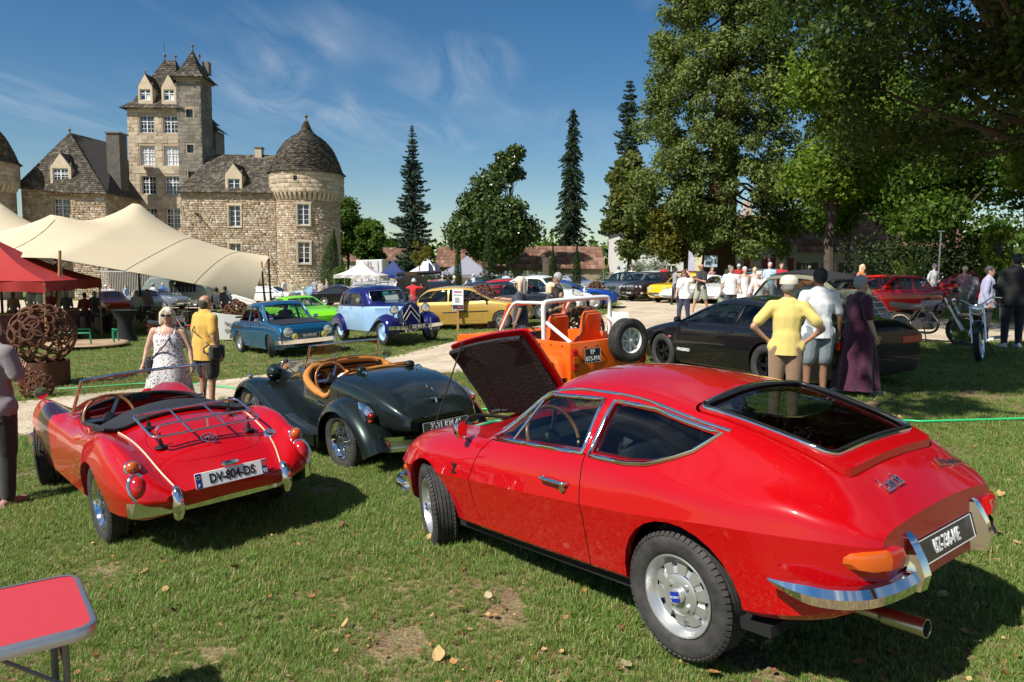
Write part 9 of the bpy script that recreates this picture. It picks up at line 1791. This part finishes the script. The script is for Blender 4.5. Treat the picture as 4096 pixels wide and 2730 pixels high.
 x,y = 15.0,28.2; s = thing('potted_oleander','white-flowered oleander in a rusty round planter','plant',(x,y,gz(x))); b = MB(); b.lathe([(.001,0),(.46,0),(.46,.52),(.44,.52),(.44,.42),(.001,.42)],30); b.build('planter',CORT,s,40); rng = np.random.default_rng(5); st = MB(); V = []; P = []; D = []
 for k in range(46):
  a = rng.random()*6.28; L = .8 + .75*rng.random(); tip = np.array([math.cos(a)*L*.62*rng.random()**.5,math.sin(a)*L*.62*rng.random()**.5,.42 + L]); st.tube([(tip[0]*.15,tip[1]*.15,.4),(tip[0]*.5,tip[1]*.5,.42 + L*.5),tuple(tip)],.009,4); m_ = 34; u = .25 + .75*rng.random(m_); q = np.c_[tip[0]*u**1.4,tip[1]*u**1.4,.42 + L*u] + rng.normal(0,.05,(m_,3)); P.append(q); D.append(np.tile([math.cos(a)*.6,math.sin(a)*.6,.5],(m_,1)))
 st.build('stems',mat('green_stem',(.10,.13,.05),.7),s); P = np.concatenate(P); Vv,F = leaf_quads(P,.17,rng,np.concatenate(D),.26,.7); link('foliage',np_mesh(Vv,F),s,LM_BRI); b = MB()
 for k in range(16): p = P[rng.integers(len(P))]; b.ball((p[0]*1.05,p[1]*1.05,p[2] + .05),.035,6,4)
 o = b.build('blossom',mat('white_petals',(.75,.74,.70),.7),s); o['kind'] = 'stuff'
 s = thing('folding_table','red folding camping table with aluminium edge at lower left','table',(-2.16,2.68,gz(-2.16)),R(37)); T = rounded([(-.55,-.30),(.50,-.30),(.50,.30),(-.55,.30)],.08,5); b = MB(); b.prism(T,.645,.68); b.build('tabletop',mat('red_laminate',(.55,.045,.055),.45,noise=(160,.5),col2=(.45,.03,.04)),s,None)
 b = MB(); b.loft([[(a,c,.637) for a,c in grow(T,.012)],[(a,c,.674) for a,c in grow(T,.012)],[(a,c,.683) for a,c in grow(T,.004)],[(a,c,.683) for a,c in grow(T,-.012)]],caps=False); b.build('edge_trim',mat('aluminium',(.60,.60,.60),.35,.9),s,60); AL = mat('grey_leg',(.20,.21,.20),.4,.6)
 for sx,sy in ((.40,-.24),(.40,.24),(-.42,-.24),(-.42,.24)): b = MB(); b.cyl((sx,sy,.0),(sx,sy,.65),.0125,n=10); b.cyl((sx,sy,.0),(sx,sy,.38),.0155,n=10); b.build('leg',AL,s)
 for sx in (.40,-.42): MB().box((sx,0,.50),(.012,.48,.02)).build('cross_bar',AL,s); MB().tube([(sx,-.24,.44),(sx*.4,-.24,.64)],.008,6).build('brace',AL,s)
 pts = [(14,7.9),(5.55,7.98),(4.28,8.09),(3.1,8.6),(1.6,9.4),(-.5,9.96),(-2.2,11.2),(-4.5,12.8),(-6.6,14.2),(-8.6,14.0)]; P = smooth_path([(a,c,gz(a) + .045) for a,c in pts],10)
 for p in P: p.z = gz(p.x) + .05
 tag(MB().tube(P,.013,8).build('garden_hose',mat('hose_green',(.03,.48,.16),.4),None,60),'bright green garden hose lying across the lawn','hose')
 s = thing('iron_gate','tall pale iron railings seen below the tent','gate',(-31.0,60,gz(-31))); IR = mat('pale_iron',(.55,.55,.52),.5)
 for i in range(30): MB().cyl((-1.9 + i*.135,0,0),(-1.9 + i*.135,0,2.6),.022,n=6).build('bar',IR,s)
 for z in (.3,2.5): MB().box((.05,0,z),(4.1,.05,.06)).build('rail',IR,s)
def houses():
 def house(name,label,x0,x1,y,z1,ridge,wallm,roofm,wins=(),depth=7,hipped=False,z0=-2,chim=None,shut=None):
  cx = (x0+x1)/2; h = thing(name,label,'house',(cx,y,0)); X0,X1 = x0 - cx,x1 - cx; b = MB(); b.box((0,depth/2,(z0+z1)/2),(X1-X0,depth,z1-z0)); me = b.fixed()
  if wins: me = boolean(me,[box_cut(a - cx,c - cx,-.5,.3,p,q) for a,c,p,q in wins])
  w = link('wall',me,h,wallm); e = .35; i_ = depth/2 if hipped else 0; A,B_,C,D = (X0 - e,-e,z1 - .05),(X1 + e,-e,z1 - .05),(X0 - e + i_*.9,depth/2,ridge),(X1 + e - i_*.9,depth/2,ridge); A2,B2 = (X0 - e,depth + e,z1 - .05),(X1 + e,depth + e,z1 - .05)
  rf = roof_solid(h,[[A,B_,D,C],[B2,A2,C,D]] + ([[A2,A,C],[B_,B2,D]] if hipped else []),'roof',roofm)
  if not hipped: MB().prism([(X0,z1 - .01),(X0,z1)],0,1,'y') if False else [MB().add([(xx,0,z1 - .05),(xx,depth,z1 - .05),(xx,depth/2,ridge - .05)],[(0,1,2)]).build('gable',wallm,w,None) for xx in (X0,X1)]
  for r_,(P,Q,S_,T_) in enumerate(((A,B_,C,D),(B2,A2,D,C))): o = slates(rf,P,Q,S_,T_,rows=max(6,int((ridge - z1)*2.2)),tw=.5,seed=r_); o.data.materials[0] = roofm; o.name = 'tiles'
  for a,c,p,q in wins:
   f = window(h,((a+c)/2 - cx,0,(p+q)/2),c-a,q-p,0,(1,1),PANE,(1,3),.12)
   if shut:
    for sg,xx in ((-1,a - cx),(1,c - cx)): MB().box((xx + sg*(c-a)*.26,-.03,(p+q)/2),((c-a)*.5,.04,q-p)).build('shutter',shut,f,None)
  if chim: MB().box((chim - cx,depth/2,ridge + .3),(.6,.6,1.6)).build('chimney',wallm,h,None)
  return h
 PL = mat('white_render',(.66,.64,.60),.9,noise=(.7,.4),col2=(.55,.53,.48)); CR = mat('cream_render',(.58,.50,.40),.9,noise=(.9,.5),col2=(.45,.38,.29)); BRK = stone_mat('brown_brick',[(0,(.14,.075,.055)),(.5,(.20,.115,.085)),(1,(.26,.16,.12))],(.12,.09,.07),.4); TIL = stone_mat('clay_tile',[(0,(.13,.065,.045)),(.4,(.20,.10,.07)),(.8,(.27,.155,.11)),(1,(.33,.22,.16))],(.14,.10,.07),.5,gscale=.8); GS = mat('grey_slate',(.10,.105,.12),.7,noise=(3,.5)); ST = mat('field_stone',(.34,.27,.19),.95,noise=(1.6,.8),col2=(.20,.15,.10),bump=(5,1))
 RS = mat('red_shutter',(.28,.03,.03),.6); BS = mat('brown_shutter',(.14,.09,.06),.7)
 house('white_house','tall white house behind the chestnut tree',10.4,17.6,74,5.6,8.0,PL,GS,[(15.2,16.1,3.4,5.0),(15.2,16.1,.8,2.3),(11.2,12.1,3.4,5.0),(11.2,12.1,.8,2.3)],8,True)
 house('brick_barn','long low barn with brown tiled roof behind the magnolia',-8.0,-.4,80,1.9,4.1,BRK,TIL,[],8); house('stone_barn','stone barn with tiled roof below the tall spruce',-.2,9.4,79,1.9,4.3,ST,TIL,[(3.0,3.9,.2,1.2)],8); house('stone_cottage','small red-roofed cottage behind the lorry',-24,-13,108,2.5,4.6,CR,TIL,[],7)
 house('cream_cottage','cream cottage with red shutters behind the sequoia trunk',17.3,21.9,58,4.0,6.4,CR,TIL,[(18.3,19.2,1.4,2.9),(20.3,21.2,1.4,2.9)],7,shut=RS,chim=19.0); house('cream_cottage','long cottage with brown tiled roof at right centre',22.1,31.0,60,3.5,6.8,CR,TIL,[(23.0,23.9,1.3,2.6),(25.2,26.1,1.3,2.6),(27.2,28.1,1.3,2.6)],8,shut=BS); house('pale_house','pale gabled house in the trees at right',31.4,38.5,64,4.0,7.4,PL,TIL,[(33.5,34.5,1.4,2.9)],8,shut=BS,chim=34)
 s = thing('road_sign','back of a triangular road sign beside the cottages','sign',(22.3,50,gz(22))); MB().cyl((0,0,0),(0,0,3.4),.035).build('post',STEEL,s); MB().prism([(-.45,2.75),(.45,2.75),(0,3.5)],-.02,.02,'y').build('triangle_plate',mat('grey_plate',(.35,.37,.38),.5),s,None); b = MB(); b.cyl((0,-.02,2.3),(0,.02,2.3),.36,n=24); b.build('round_plate',mat('grey_plate',(.35,.37,.38),.5),s)
 for i,(x,y,hh) in enumerate(((14.9,24.8,0),(19.0,33.5,3.2))):
  if hh: s = thing('lamp_post','thin grey lamp post in front of the dark hedge','lamp post',(x,y,gz(x))); MB().cyl((0,0,0),(0,0,hh),.05,.035).build('post',STEEL,s); MB().box((0,0,hh),(.3,.16,.1),bev=.03).build('lamp_head',STEEL,s)
 s = thing('tree_stump','thick pollarded trunk below the narrow spruce','stump',(3.1,66,gz(3))); rng = np.random.default_rng(2); b = MB(); b.tube([(0,0,-.2),(.05,0,1.2),(0,0,2.6)],[.75,.55,.5],12); limb(b,(0,0,2.0),(.7,0,3.0),.3,.2,rng,3); limb(b,(0,0,2.0),(-.6,0,2.9),.28,.2,rng,3); b.build('trunk',BARK,s,50)
houses(); props()
bpy.data.scenes.remove(TMP)
